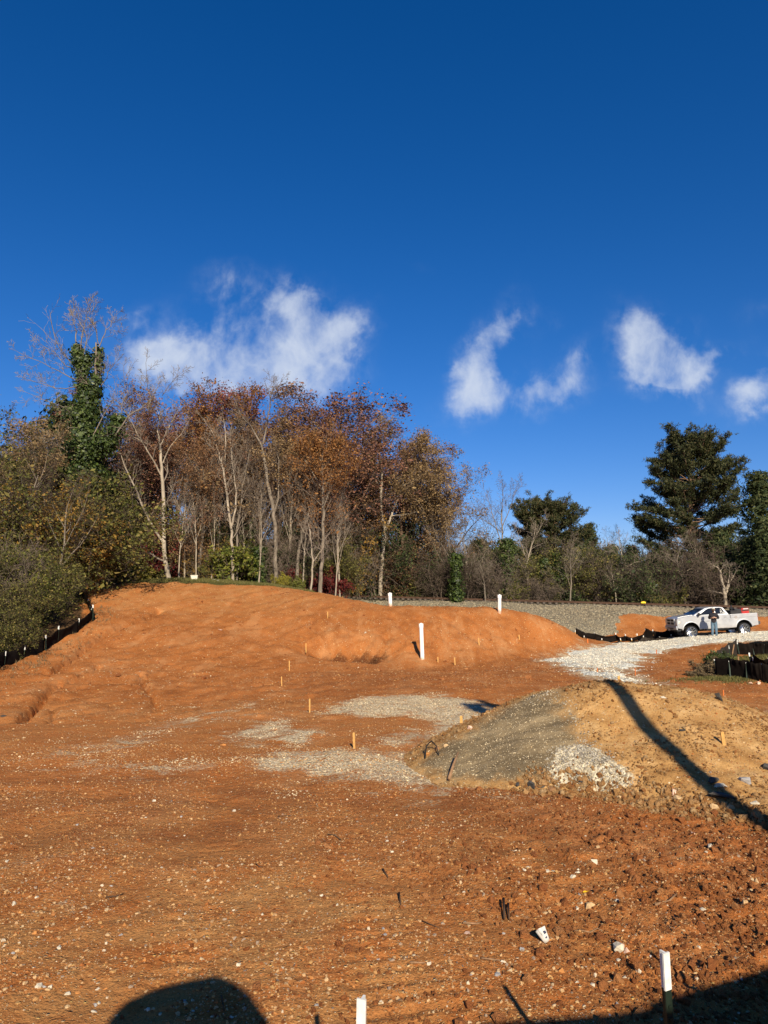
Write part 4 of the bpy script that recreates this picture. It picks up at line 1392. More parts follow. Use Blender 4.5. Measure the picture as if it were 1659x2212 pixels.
fe = empty('silt_fence', (1.32, 3.55, 0), 0, 'black silt fence cloth strung between the front posts at the bottom right corner', 'silt fence')
for (xa, ya, ha), (xb, yb, hb) in (((1.32, 3.55, .70), (2.62, 3.99, .88)), ((2.63, 3.99, .88), (4.2, 4.5, .9))):
    vs, n_, m_ = [], 12, 6
    for a in range(n_):
        t = a / (n_ - 1)
        for c in range(m_):
            q = c / (m_ - 1)
            h = ha + (hb - ha) * t - .05 * math.sin(math.pi * t)
            w_ = .03 * math.sin(t * 17 + q * 3)
            vs.append((xa + (xb - xa) * t - 1.32, ya + (yb - ya) * t + w_ - 3.55, -.05 + (h + .05) * q))
    o = mesh_from('fabric_panel', vs, [(a * m_ + c, (a + 1) * m_ + c, (a + 1) * m_ + c + 1, a * m_ + c + 1) for a in range(n_ - 1) for c in range(m_ - 1)], M_FABRIC, fe, smooth=True)
    o.modifiers.new('t', 'SOLIDIFY').thickness = .004


def fence(name, label, posts, hfab, mat, sag=.05, group=None, s=1.6, post_mat=None, top_mat=None, skip=(), wave=.05, cat='silt fence', white=.17, hpost=None):
    """Silt fence: posts (tip pixel and distance) with one cloth panel per bay."""
    first = pix(*posts[0])
    org = np.array([first[0], first[1], gz(first[0], first[1])])
    e = empty(name, org, 0, label, cat, group)
    feet = []
    for (px, py, d) in posts:
        tip = pix(px, py, d)
        g = gz(tip[0], tip[1])
        h = np.clip(tip[2] - g, .35, 1.5)
        lean = rng.normal(0, .05, 2)
        foot = np.array([tip[0] + lean[0], tip[1] + lean[1], g - .15])
        dk, wh = MB(), MB()
        t_post(dk, wh, foot - org, np.array([tip[0], tip[1], g + h]) - org, s, min(white, h * .35))
        po = dk.build('post', post_mat or M_STEEL_DK, e)
        wh.build('painted_tip', top_mat or M_WHITE_PAINT, po)
        feet.append((tip[0], tip[1], g, hfab if np.isscalar(hfab) else hfab[len(feet)]))
    for i in range(len(feet) - 1):
        if i in skip:
            continue
        A, B = feet[i], feet[i + 1]
        n, m = 14, 7
        vs = []
        for a in range(n):
            t = a / (n - 1)
            x, y = A[0] + (B[0] - A[0]) * t, A[1] + (B[1] - A[1]) * t
            g = gz(x, y)
            h = A[3] + (B[3] - A[3]) * t - sag * math.sin(math.pi * t) * (1 + rng.uniform(-.2, .2)) + rng.normal(0, .008)
            for c in range(m):
                q = c / (m - 1)
                off = wave * math.sin(math.pi * t) * math.sin(q * 3 + i) + .02 * math.sin(t * 19 + i * 2 + q * 2) + rng.normal(0, .004)
                vs.append((x + off * .6 - org[0], y - .03 - abs(off) - org[1], g - .08 + (h + .08) * q - org[2]))
        fs = [(a * m + c, (a + 1) * m + c, (a + 1) * m + c + 1, a * m + c + 1) for a in range(n - 1) for c in range(m - 1)]
        o = mesh_from('fabric_panel', vs, fs, mat, e, smooth=True)
        sm = o.modifiers.new('thickness', 'SOLIDIFY')
        sm.thickness = .006
    return e


fence('silt_fence', 'black silt fence with white-topped posts along the brush on the left bank',
      [(-60, 1440, 25.4), (12, 1407, 27.6), (54, 1395, 29.4), (99, 1371, 31), (127, 1352, 32.6), (171, 1336, 34.2), (201, 1306, 36.4), (199, 1310, 38), (195, 1319, 39.4),
       (190, 1298, 41), (180, 1288, 43), (165, 1283, 44.5), (149, 1270, 46.5)], .58, M_FABRIC, .10, wave=.12)
fence('silt_fence', 'low sagging black silt fence between the ballast bank and the gravel road',
      [(1243, 1361, 52.6), (1284, 1367, 52.6), (1330, 1367, 52.5), (1351, 1370, 52.3), (1376, 1368.6, 52), (1394, 1358.6, 51.6), (1410, 1360, 51.4), (1442, 1366, 51.4), (1475, 1364, 51.6)],
      [.62, .5, .46, .36, .30, .85, .62, .58, .55], M_FABRIC, .12, s=1.7, wave=.25, post_mat=M_STAKE, white=.14)
fence('silt_fence', 'slack black cloth fence lying low in front of the sagging one',
      [(1262, 1377, 50.4), (1300, 1381, 50.2), (1340, 1379, 50.0), (1364, 1379, 49.9), (1390, 1373, 49.8), (1425, 1377, 49.8), (1450, 1374, 50.0)], [.3, .2, .22, .2, .42, .34, .3], M_FABRIC_DUST, .12, s=1.4, wave=.3,
      post_mat=M_STAKE, white=.10)
fence('silt_fence', 'tall front run of black silt fence by the grass at right',
      [(1543, 1424, 27.2), (1575, 1427, 26.7), (1612, 1430, 26.1), (1643, 1433, 25.6), (1690, 1436, 25.2)], .68, M_FABRIC, .05, s=1.2, wave=.10, white=.05, post_mat=M_STEEL_DK)
fence('silt_fence', 'grey side run of silt fence climbing to the road at right',
      [(1547, 1411, 29.0), (1558, 1405, 31.0), (1573, 1394, 33.4), (1591, 1384, 35.6)], .8, M_FABRIC_DUST, .06, s=1.5, wave=.10, white=.17)
fence('silt_fence', 'shaded back run of black silt fence behind the patch of lit grass',
      [(1591, 1388, 35.8), (1625, 1390, 35.4), (1652, 1391, 35), (1690, 1394, 34.6), (1730, 1396, 34.2)], .62, M_FABRIC, .05, s=1.3, wave=.10, white=.06)
fence('silt_fence', 'loose bundle of black fence cloth hung on leaning white-tipped posts at right',
      [(1618, 1410, 29.6), (1626, 1419, 29.2), (1660, 1421, 28.6), (1700, 1425, 28.2)], [.5, .62, .5, .4], M_FABRIC, .10, s=1.4, wave=.35, white=.15)
for (a, b, lab) in [((1564.5, 1409), (1563, 1432), 'grey weathered stake leaning behind the front silt fence at right'), ((1586, 1392), (1580, 1424), 'brown weathered stake leaning beside the grey side fence'),
                    ((1595, 1418), (1596, 1436), 'pale short stake in front of the patch of lit grass')]:
    stake(a, b, .05, M_STICK2, lab, 'weathered fence stakes', terrain)

# ------------------------------------------------------------------ railway
rl = empty('railway_track', RAIL_A, 0, 'rusty railway track running along the ballast bank below the wood', 'railway')
ang = math.atan2(rail_dir[1], rail_dir[0])
L0, L1 = -30.0, 70.0


def track_pt(s, off, dz=0.0):
    return rail_dir * s + rail_nrm * off + np.array([0, 0, dz])


for off in (0.0, 1.5):
    mb = MB()
    prof = [(-.075, 0), (.075, 0), (.075, .012), (.012, .03), (.012, .12), (.036, .135), (.036, .17), (-.036, .17), (-.036, .135), (-.012, .12), (-.012, .03), (-.075, .012)]
    vs = [track_pt(s, off + w, h + .02) for s in (L0, L1) for (w, h) in prof]
    n = len(prof)
    mb.add(vs, [(i, (i + 1) % n, n + (i + 1) % n, n + i) for i in range(n)] + [tuple(range(n))[::-1], tuple(range(n, 2 * n))])
    mb.build('rail', M_RUST, rl)
tie = None
s = L0
while s < L1:
    vs = [(a, b, c) for c in (-.17, .015) for b in (-.72, 2.2) for a in (-.115, .115)]
    if tie is None:
        mb = MB()
        mb.box((-.115, -1.3, -.17), (.115, 1.3, .012), .012)
        tie = mb.build('tie', M_TIE, rl)
        o = tie
    else:
        o = tie.copy()
        C.objects.link(o)
        o.parent = rl
    o.location = track_pt(s, .75 + rng.normal(0, .05), rng.normal(0, .008))
    o.rotation_euler = (0, -math.asin(rail_dir[2]), ang + rng.normal(0, .02))
    s += .56
ym = pix(1390, 1306.5, 66.2)
mb = MB()
mb.box((-.20, -.05, -.05), (.20, .05, .10), .015)
mb.box((-.08, -.045, .10), (.10, .045, .14), .01)
o = mb.build('rail_marker', M_YELLOW)
sm_ = (1390 - 829.5) / FPX
ss = np.linspace(L0, L1, 800)
pp = RAIL_A + ss[:, None] * rail_dir
b_ = int(np.argmin(np.abs(pp[:, 0] / (pp[:, 1] * CP + (pp[:, 2] - CAM_H) * SP) - sm_)))
o.location = pp[b_] + np.array([0, 0, .20]) - rail_nrm * .10
o.rotation_euler = (0, 0, ang)
tag(o, 'small yellow metal marker clamped on the near rail above the red bank', 'marker')

# ------------------------------------------------------------------ litter and bits on the ground
def stick(pts, rad, mat, label, cat='stick', lift=.3, surf=surf_all, name='stick', group=None, z=None):
    P = [gp(px, py, surf) for px, py in pts]
    for i, p in enumerate(P):
        p[2] = float(sheet_z(np.array([p[0]]), np.array([p[1]]))[0]) + rad * (1 + lift) + (z[i] if z else 0)
    o0 = P[0].copy()
    mb = MB()
    n = len(P)
    mb.tube([p - o0 for p in P], [rad * (1 - .4 * i / max(n - 1, 1)) for i in range(n)], 7)
    o = mb.build(name, mat, loc=o0, smooth=True)
    return tag(o, label, cat, group)


stick([(228, 1941), (250, 1939), (266, 1934)], .008, M_STICK, 'dark twig on the clay at left foreground')
stick([(708, 1803), (722, 1805), (736, 1810)], .010, M_STICK, 'dark short stick on the clay in the centre')
stick([(600, 1766), (628, 1764)], .008, M_STICK, 'thin straight dark twig on the dark clay band')
stick([(553, 1868), (560, 1874), (567, 1874)], .007, M_STICK, 'small curled twig in the middle of the clay')
stick([(1088, 1958), (1090, 1990)], .014, M_STICK, 'dark upright stick, left of the close pair', z=[.05, 0])
stick([(1098, 1966), (1100, 1992)], .012, M_STICK, 'dark upright stick, right of the close pair', z=[.04, 0])
stick([(1140, 1938), (1160, 1950)], .007, M_STICK, 'thin dark twig above the torn white cup')
stick([(912, 1992), (950, 2006)], .006, M_STICK, 'long thin twig on the clay left of the upright pair')
stick([(1000, 1998), (1030, 2000), (1040, 1996)], .010, M_STICK2, 'bent brown root lying left of the torn white cup')
stick([(1415, 1958), (1445, 1952), (1462, 1944)], .014, M_STICK2, 'grey brown stick among clods at right')
stick([(1250, 2012), (1275, 2014), (1290, 2004), (1302, 2012)], .007, M_STICK2, 'curled brown root right of the torn white cup')
stick([(827, 1884), (838, 1896)], .012, M_STICK, 'dark stub of wood on the clay near the centre')
stick([(862, 1938), (866, 1958)], .010, M_STICK, 'dark chip of bark standing in the clay near the centre', z=[.03, 0])
stick([(886, 2082), (918, 2080)], .009, M_STICK2, 'pale brown stick low on the clay left of the post shadow')
stick([(1040, 2075), (1080, 2078)], .008, M_STICK2, 'pale flat stick right of the low brown one')
stick([(970, 1688), (980, 1668), (990, 1655)], .028, M_STICK2, 'weathered grey pole end leaning at the foot of the grey flank', z=[0, .08, .18])
stick([(918, 1640), (921, 1628), (932, 1624), (943, 1628), (948, 1635)], .014, M_RUBBER, 'short loop of black hose at the left tip of the mound', 'hose', name='hose', z=[0, .1, .16, .1, 0])
stick([(478, 2160), (484, 2190)], .006, M_STICK, 'twig lying in the machine shadow at bottom')
# broken asphalt on the mound
def slab(px, py, size, rot, label, lift=0.0, mat=M_ASPHALT, name='asphalt_slab', cat='asphalt slab', seed=3):
    p = gp(px, py, surf_all)
    p[2] = float(sheet_z(np.array([p[0]]), np.array([p[1]]))[0])
    o = link_mesh(name, rock_mesh(name, seed, 15, .9, mat))
    o.scale = size
    o.rotation_euler = rot
    o.location = p + np.array([0, 0, lift])
    return tag(o, label, cat)


slab(1565, 1728, (.26, .10, .05), (.05, .05, -.12), 'long dark asphalt slab across the clods by the pole shadow', .05, seed=3)
slab(1552, 1512, (.05, .07, .17), (.1, -.55, .2), 'dark slab standing tilted on the right rim of the mound', .08, seed=5)
slab(1540, 1690, (.16, .12, .05), (.2, .1, .5), 'black broken asphalt piece behind the cream pointed rock', .03, seed=8)
slab(778, 1402, (.75, .36, .22), (.30, .16, -.25), 'dark ledge of rock jutting from the hole in the berm', .08, mat=STONE_MATS['dark'], name='rock_ledge', cat='rock', seed=11)
slab(718, 1397, (.40, .26, .16), (.1, .2, .4), 'brown rock half buried left of the hole in the berm', .02, mat=STONE_MATS['brown'], name='rock', cat='rock', seed=12)

# torn white cup with its blurred dark print
cp = gp(1180, 2036, surf_all)
cup = empty('paper_cup', cp, .5, 'torn white paper cup with dark print lying on the clay', 'cup')
mb = MB()
nA, nH = 10, 5
ring = []
for i in range(nH):
    t = i / (nH - 1)
    for j in range(nA):
        a = -1.25 + 2.5 * j / (nA - 1)
        rr = .034 + .016 * t - .010 * math.sin(j * 1.3) * t
        hgt = .135 * t * (1 - .35 * abs(j / (nA - 1) - .35) * t)
        mb.v.append((rr * math.sin(a), -rr * math.cos(a), hgt))
for i in range(nH - 1):
    for j in range(nA - 1):
        mb.f.append((i * nA + j, i * nA + j + 1, (i + 1) * nA + j + 1, (i + 1) * nA + j))
o = mb.build('wall', M_CUP, cup, smooth=True)
o.modifiers.new('t', 'SOLIDIFY').thickness = .002
o.rotation_euler = (-.35, -.45, 0)
M_INK = plain('dark blue print', (.03, .04, .09), .7)
for (a0, a1, z0, z1) in [(-.5, -.3, .070, .094), (-.22, -.10, .068, .092), (-.04, .12, .066, .094), (.2, .34, .064, .090), (.42, .6, .062, .084), (-.2, .25, .030, .044)]:
    mb = MB()
    vs = []
    for z_ in (z0, z1):
        for a in (a0, (a0 + a1) / 2, a1):
            rr = .034 + .016 * z_ / .135 + .0035
            vs.append((rr * math.sin(a), -rr * math.cos(a), z_))
    mb.add(vs, [(0, 1, 4, 3), (1, 2, 5, 4)])
    k_ = mb.build('print', M_INK, o)
lp = gp(1266, 1934, surf_all)
mb = MB()
mb.add([(-.035, 0, .004), (-.012, -.016, .010), (0, 0, .004), (-.012, .018, .014), (.014, -.020, .016), (.014, .022, .010), (.038, 0, .018)],
       [(0, 1, 2), (0, 2, 3), (1, 4, 2), (2, 5, 3), (2, 4, 6), (2, 6, 5)])
o = mb.build('leaf', plain('yellow leaf', (.78, .42, .015), .6), loc=lp + np.array([0, 0, .012]))
tag(o, 'bright yellow fallen leaf lying on the red clods', 'leaf')
# things left at the top of the hill by the trees
bp = gp(419, 1253, terrain)
bx = empty('plastic_bin', bp, .3, 'cream plastic bin left on the grass under the trees', 'bin')
mb = MB(); mb.prism([(-.20, 0), (.20, 0), (.24, .30), (-.24, .30)], -.17, .17); mb.build('body', plain('cream plastic', (.62, .57, .44), .5), bx)
mb = MB(); mb.box((-.26, -.2, .30), (.26, .2, .345), .012); mb.build('lid', plain('pale lid', (.68, .64, .52), .5), bx)
for i, (px, py, lab, c) in enumerate([(462, 1254, 'scrap of white plastic on the grass right of the cream bin', (.75, .75, .72)), (470, 1256, 'smaller white scrap beside the first on the grass', (.78, .77, .72)),
                                      (272, 1252, 'faded pink scrap of plastic at the edge of the wood', (.48, .17, .18))]):
    p = gp(px, py, terrain)
    o = link_mesh('plastic_scrap', rock_mesh('plastic_scrap', 70 + i, 9, .45, plain('scrap plastic', c, .5)), loc=p + np.array([0, 0, .06]))
    o.scale = (.24 if i != 1 else .13, .16, .16)
    tag(o, lab, 'scrap')
# ------------------------------------------------------------------ trees and brush
def bark(name, lo, hi, scale=3.0):
    m, t = mat_new(name)
    pos = t.node('ShaderNodeTexCoord').outputs['Object']
    n = t.noise(t.vmath('MULTIPLY', pos, (1.0, 1.0, .35)), scale, 6, .7, .3)
    finish(t, t.ramp(n, [(.32, lo), (.66, hi)]), .95, n, .6, .03, .1)
    return m


B_PALE = bark('pale bark', (.15, .12, .085), (.43, .36, .27))
B_GREY = bark('grey bark', (.105, .085, .062), (.26, .215, .165))
B_TWIG = bark('twig bark', (.085, .064, .048), (.18, .138, .104), 6)
B_TWIGP = bark('pale twig bark', (.125, .10, .075), (.27, .22, .17), 6)
B_BROWN = bark('brown bark', (.075, .048, .033), (.165, .11, .075))
B_DARK = bark('dark twig bark', (.045, .032, .024), (.105, .078, .058), 6)
B_PINE = bark('pine bark', (.10, .062, .042), (.25, .155, .10))
L_MAROON = island_mat('maroon leaves', [(0, (.085, .022, .022)), (.5, (.16, .040, .036)), (.85, (.24, .080, .055)), (1, (.30, .13, .07))], .7, .15)
L_RUSSET = island_mat('russet leaves', [(0, (.095, .052, .028)), (.45, (.18, .096, .048)), (.8, (.26, .14, .066)), (1, (.26, .145, .065))], .7, .15)
L_ORANGE = island_mat('orange leaves', [(0, (.12, .052, .018)), (.5, (.245, .105, .032)), (.85, (.34, .165, .052)), (1, (.37, .20, .075))], .7, .3)
L_TAN = island_mat('tan leaves', [(0, (.13, .082, .040)), (.5, (.24, .155, .070)), (.85, (.28, .19, .09)), (1, (.32, .21, .085))], .7, .15)
L_RUSTY = island_mat('red brown leaves', [(0, (.095, .046, .031)), (.5, (.19, .088, .056)), (.85, (.27, .132, .078)), (1, (.30, .165, .09))], .7, .15)
L_IVY = island_mat('ivy leaves', [(0, (.012, .022, .005)), (.45, (.030, .049, .009)), (.8, (.060, .088, .016)), (1, (.115, .135, .04))], .5, .10, .3)
L_CEDAR = island_mat('cedar sprays', [(0, (.016, .026, .009)), (.5, (.034, .048, .015)), (.85, (.066, .078, .024)), (1, (.10, .098, .036))], .7, .12)
L_PINE = island_mat('pine needles', [(0, (.018, .024, .009)), (.5, (.042, .050, .017)), (.85, (.080, .082, .030)), (1, (.135, .098, .045))], .6, .12)
L_OLIVE = island_mat('olive brush leaves', [(0, (.038, .042, .010)), (.45, (.100, .103, .024)), (.8, (.185, .165, .040)), (1, (.25, .185, .06))], .7, .25)
L_BRIGHT = island_mat('fresh green leaves', [(0, (.055, .072, .012)), (.45, (.125, .145, .022)), (.8, (.20, .205, .034)), (1, (.27, .24, .05))], .6, .3)
L_YELLOW = island_mat('yellow green leaves', [(0, (.13, .12, .015)), (.5, (.26, .235, .026)), (1, (.38, .31, .05))], .6, .3)
L_RED = island_mat('crimson leaves', [(0, (.06, .009, .010)), (.5, (.135, .018, .018)), (1, (.22, .045, .032))], .6, .3)
L_GOLD = island_mat('ochre leaves', [(0, (.13, .075, .015)), (.5, (.27, .155, .028)), (1, (.38, .22, .05))], .6, .3)
L_DRY = island_mat('dry weeds', [(0, (.10, .072, .038)), (.5, (.19, .135, .068)), (1, (.28, .205, .105))], .8, .2)


def nrm(v):
    return v / (np.linalg.norm(v) + 1e-9)


UP = np.array([0, 0, 1.0])


def grow(r, p, d, L, rad, lev, P, out, tips):
    n = P['seg'][lev]
    pts, rr = [p], [rad]
    step = L / n
    for i in range(n):
        d = nrm(d + r.normal(0, P['wob'][lev], 3) + UP * P['up'][lev])
        p = p + d * step
        pts.append(p)
        rr.append(max(rad * (1 - (i + 1) / n * P['taper'][lev]), P.get('rmin', .006)))
    out.append((lev, pts, rr))
    if lev + 1 >= P['levels']:
        tips.append(pts)
        return
    kids = P['kids'][lev]
    az = r.uniform(0, 6.28)
    for j in range(kids):
        t = P['start'][lev] + (1 - P['start'][lev]) * (j + r.uniform(.1, .9)) / kids
        f = t * n
        i = min(int(f), n - 1)
        q = pts[i] + (pts[i + 1] - pts[i]) * (f - i)
        dd = nrm(pts[i + 1] - pts[i])
        az += 2.4 + r.normal(0, .4)
        a = nrm(np.cross(dd, UP + np.array([.01, .02, 0])))
        b = np.cross(dd, a)
        side = math.cos(az) * a + math.sin(az) * b
        an = P['ang'][lev] * r.uniform(.75, 1.25)
        nd = nrm(dd * math.cos(an) + side * math.sin(an))
        ln = L * P['ratio'][lev] * (1.15 - P.get('droplen', .55) * t) * r.uniform(.7, 1.25)
        grow(r, q, nd, ln, max(rr[i] * P['rr'][lev], P.get('rmin', .006)), lev + 1, P, out, tips)


def tubes(out, levs, sides):
    mb = MB()
    for lev, pts, rr in out:
        if lev in levs:
            mb.tube(pts, rr, sides[lev], cap=False)
    return mb


def leaf_quads(C_, size, r, out_bias=None, aspect=.62, up=.0, jit=.35):
    """Rhombic leaves at points C_; returns vertices and faces."""
    n = len(C_)
    N = r.normal(size=(n, 3))
    if out_bias is not None:
        N = N * .8 + out_bias
    N[:, 2] += up
    N /= np.linalg.norm(N, axis=1, keepdims=True) + 1e-9
    T = np.cross(N, r.normal(size=(n, 3)))
    T /= np.linalg.norm(T, axis=1, keepdims=True) + 1e-9
    B = np.cross(N, T)
    s = (size * np.exp(r.normal(0, jit, n)))[:, None]
    V = np.stack([C_ - T * s, C_ - B * s * aspect + N * s * .15, C_ + T * s, C_ + B * s * aspect + N * s * .15], 1).reshape(-1, 3)
    F = np.arange(4 * n).reshape(n, 4)
    return V, F


def tip_leaves(tips, n, r, spread, t0=.2):
    P = []
    for pts in tips:
        k = len(pts) - 1
        for _ in range(n):
            t = r.uniform(t0, 1.0) * k
            i = min(int(t), k - 1)
            P.append(pts[i] + (pts[i + 1] - pts[i]) * (t - i))
    P = np.array(P)
    return P + r.normal(0, spread, P.shape)


def clear_pile(P, pos, rad):
    return P[np.linalg.norm(P - pos, axis=1) > rad]


class Kind:
    """One prototype tree standing at the origin, out of which copies are made."""
    def __init__(self, trunk, branches=None, leaves=None, height=10.0):
        self.parts, self.h = [], height
        for nm, m in (('trunk', trunk), ('branches', branches), ('crown', leaves)):
            if m is None:
                continue
            geo, mat, sm = m
            me = bpy.data.meshes.new(nm)
            if isinstance(geo, MB):
                me.from_pydata(geo.v, [], geo.f)
            else:
                V, F = geo
                me.vertices.add(len(V)); me.vertices.foreach_set('co', V.astype(np.float32).ravel())
                me.loops.add(F.size); me.loops.foreach_set('vertex_index', F.astype(np.int32).ravel())
                me.polygons.add(len(F)); me.polygons.foreach_set('loop_start', np.arange(0, F.size, F.shape[1], dtype=np.int32))
                me.update(calc_edges=True)
            if sm:
                me.polygons.foreach_set('use_smooth', np.ones(len(me.polygons), bool))
            me.materials.append(mat)
            me.update()
            self.parts.append((nm, me))

    def put(self, name, x, y, h, label, cat='tree', group=None, wide=1.0, rz=None, mats=None, z=None, tilt=0.0):
        """mats: other materials by part name."""
        e = empty(name, (x, y, (gz(x, y) if z is None else z) - .1), rng.uniform(0, 6.28) if rz is None else rz, label, cat, group)
        s = h / self.h
        e.scale = (s * wide, s * wide, s)
        if tilt:
            e.rotation_euler.y = tilt
        for nm, me in self.parts:
            o = bpy.data.objects.new(nm, me)
            C.objects.link(o)
            o.parent = e
            if mats and nm in mats:
                o.material_slots[0].link = 'OBJECT'
                o.material_slots[0].material = mats[nm]
        return e


DECID = dict(levels=5, seg=[8, 6, 5, 4, 3], wob=[.07, .13, .18, .22, .25], up=[.05, .10, .08, .05, .02], taper=[.8, .82, .8, .75, .6],
             kids=[9, 7, 5, 4], start=[.36, .22, .2, .15], ang=[.75, .75, .8, .85], ratio=[.50, .46, .46, .5], rr=[.5, .55, .6, .7], rmin=.0065)


def make_tree(seed, P, h=12.0, r0=.20, leaf=None, nleaf=5, lsize=.11, spread=.12, trunk_mat=None, twig_mat=None, leaf_t0=.1, d0=UP, sides=(9, 6, 4, 3, 3), keep=1.0):
    r = np.random.default_rng(seed)
    out, tips = [], []
    grow(r, np.zeros(3), nrm(np.asarray(d0, float)), h * P.get('trunk', .86), r0, 0, P, out, tips)
    tr, br = tubes(out, (0, 1), sides), tubes(out, tuple(range(2, P['levels'])), sides)
    top = max(p[2] for pts in tips for p in pts)
    lv = None
    if leaf is not None:
        pts = tip_leaves(tips, nleaf, r, spread, leaf_t0)
        if keep < 1:
            cn = np.sin(pts[:, 0] * 1.7 + seed) + np.sin(pts[:, 1] * 1.9 + 2 * seed) + np.sin(pts[:, 2] * 1.5)
            pts = pts[r.random(len(pts)) < np.clip(keep + cn * .22, .05, 1)]
        lv = (leaf_quads(pts, lsize, r), leaf, False)
    return Kind((tr, trunk_mat or B_GREY, True), (br, twig_mat or B_TWIG, False), lv, top)


def hero_tree(name, label, limbs, d, levels_P, trunk_mat, twig_mat, leaf=None, seed=1, nleaf=5, lsize=.1, spread=.12, cat='tree', group=None, zdev=.10, tw_len=.28, keep=1.0, kid0=None):
    """A tree traced as the photograph shows it. limbs: (list of pixel points, r_start, r_end, n side branches)."""
    r = np.random.default_rng(seed)
    base_px = limbs[0][0][0]
    base = pix(base_px[0], base_px[1], d)
    base[2] = gz(base[0], base[1])
    out, tips = [], []
    for li, (pp, ra, rb, kids) in enumerate(limbs):
        pts = []
        drift = 0.0
        slope = r.normal(0, zdev) if li else 0.0
        p0 = None
        for i, (px, py) in enumerate(pp):
            q = pix(px, py, d)
            if p0 is not None:
                drift += slope * np.linalg.norm(q - p0)
            p0 = q
            pts.append(q + np.array([0, drift, 0]) - base)
        if li == 0:
            pts[0] = np.array([pts[0][0], 0, -.2])
        ra, rb = ra * .80, rb * .85
        # refine the polyline a little
        fine, rr = [], []
        n = len(pts) - 1
        for i in range(n):
            for k in range(3):
                t = k / 3
                jit = r.normal(0, .025, 3) if (i or k) else 0
                fine.append(pts[i] * (1 - t) + pts[i + 1] * t + jit)
                rr.append(ra + (rb - ra) * ((i + t) / n))
        fine.append(pts[-1]); rr.append(rb)
        out.append((0 if li == 0 else 1, fine, rr))
        P = dict(levels_P)
        m = len(fine) - 1
        az = r.uniform(0, 6.28)
        for j in range(kids):
            t = .25 + .75 * (j + r.uniform(0, 1)) / kids
            i = min(int(t * m), m - 1)
            dd = nrm(fine[i + 1] - fine[i])
            a = nrm(np.cross(dd, UP + np.array([.1, .2, 0]))); b = np.cross(dd, a)
            az += 2.4 + r.normal(0, .4)
            an = r.uniform(.5, 1.05)
            nd = nrm(dd * math.cos(an) + (math.cos(az) * a + math.sin(az) * b) * math.sin(an))
            tot = np.linalg.norm(fine[-1] - fine[0])
            grow(r, fine[i], nd, (tot * tw_len + .6) * r.uniform(.6, 1.2) * (1.15 - .5 * t), max(rr[i] * .45, .012), 2, P, out, tips)
        if rb < .05:
            grow(r, fine[-1], nrm(fine[-1] - fine[-2]), .9, rb, 2, P, out, tips)
    sides = (10, 7, 4, 3, 3)
    tr, br = tubes(out, (0, 1), sides), tubes(out, (2, 3, 4), sides)
    lv = None
    if leaf is not None and tips:
        pts = tip_leaves(tips, nleaf, r, spread, .1)
        lv = (leaf_quads(pts, lsize, r), leaf, False)
    K = Kind((tr, trunk_mat, True), (br, twig_mat, False), lv, 1.0)
    e = K.put(name, base[0], base[1], 1.0, label, cat, group, rz=0, z=base[2] + .1)
    return e, base, out, tips


TW = dict(levels=5, seg=[1, 1, 5, 4, 3], wob=[.1, .1, .16, .2, .22], up=[0, 0, .10, .06, .03], taper=[.8, .8, .85, .75, .5], kids=[0, 0, 6, 4], start=[0, 0, .15, .15], ang=[0, 0, .7, .75],
          ratio=[0, 0, .5, .5], rr=[.5, .5, .6, .7], rmin=.008)

# --- prototypes
K_LEAFY = [make_tree(101, DECID, 13, .20, L_RUSSET, 11, .052, .18, B_BROWN, B_DARK, keep=.78),
           make_tree(102, dict(DECID, ang=[.6, .7, .8, .85], kids=[10, 7, 5, 4]), 13, .22, L_RUSSET, 10, .052, .18, B_GREY, B_DARK, keep=.74),
           make_tree(103, dict(DECID, start=[.28, .2, .2, .15], ratio=[.56, .46, .46, .5]), 12, .22, L_RUSSET, 11, .052, .19, B_BROWN, B_DARK, keep=.78)]
K_BARE = [make_tree(111, dict(DECID, kids=[10, 7, 6, 4]), 12, .17, None, trunk_mat=B_GREY, twig_mat=B_TWIG),
          make_tree(112, dict(DECID, ang=[.55, .65, .75, .85], kids=[11, 7, 5, 4], start=[.3, .2, .2, .15]), 12, .15, None, trunk_mat=B_PALE, twig_mat=B_TWIGP),
          make_tree(113, dict(DECID, start=[.22, .2, .2, .15], ratio=[.6, .5, .46, .5]), 9, .14, None, trunk_mat=B_GREY, twig_mat=B_TWIG)]
THICK = dict(levels=4, seg=[7, 5, 4, 3], wob=[.14, .22, .26, .3], up=[.03, .02, .0, -.03], taper=[.8, .8, .7, .6], kids=[9, 6, 4], start=[.12, .15, .1], ang=[.6, .85, .95], ratio=[.55, .5, .5],
             rr=[.55, .6, .7], rmin=.008)


def make_bush(seed, n_stem, h, spread, P, leaf=None, nleaf=4, lsize=.09, lspread=.10, stem_mat=None, twig_mat=None, r0=.035, ang=.6):
    r = np.random.default_rng(seed)
    out, tips = [], []
    for i in range(n_stem):
        az = r.uniform(0, 6.28)
        an = abs(r.normal(0, ang))
        d = np.array([math.cos(az) * math.sin(an), math.sin(az) * math.sin(an), math.cos(an)])
        rad = spread * math.sqrt(r.random())
        a2 = r.uniform(0, 6.28)
        grow(r, np.array([rad * math.cos(a2), rad * math.sin(a2), -.1]), d, h * r.uniform(.55, 1.0), r0 * r.uniform(.6, 1.2), 0, P, out, tips)
    tr, br = tubes(out, (0,), (5, 3, 3, 3)), tubes(out, (1, 2, 3), (5, 3, 3, 3))
    top = np.percentile([p[2] for pts in tips for p in pts], 97)
    lv = None
    if leaf is not None:
        lv = (leaf_quads(tip_leaves(tips, nleaf, r, lspread, .0), lsize, r, up=.3), leaf, False)
    k = Kind((tr, stem_mat or B_TWIG, False), (br, twig_mat or B_TWIG, False), lv, top)
    k.parts = [('stems' if nm == 'trunk' else nm if nm != 'crown' else 'foliage', me) for nm, me in k.parts]
    return k


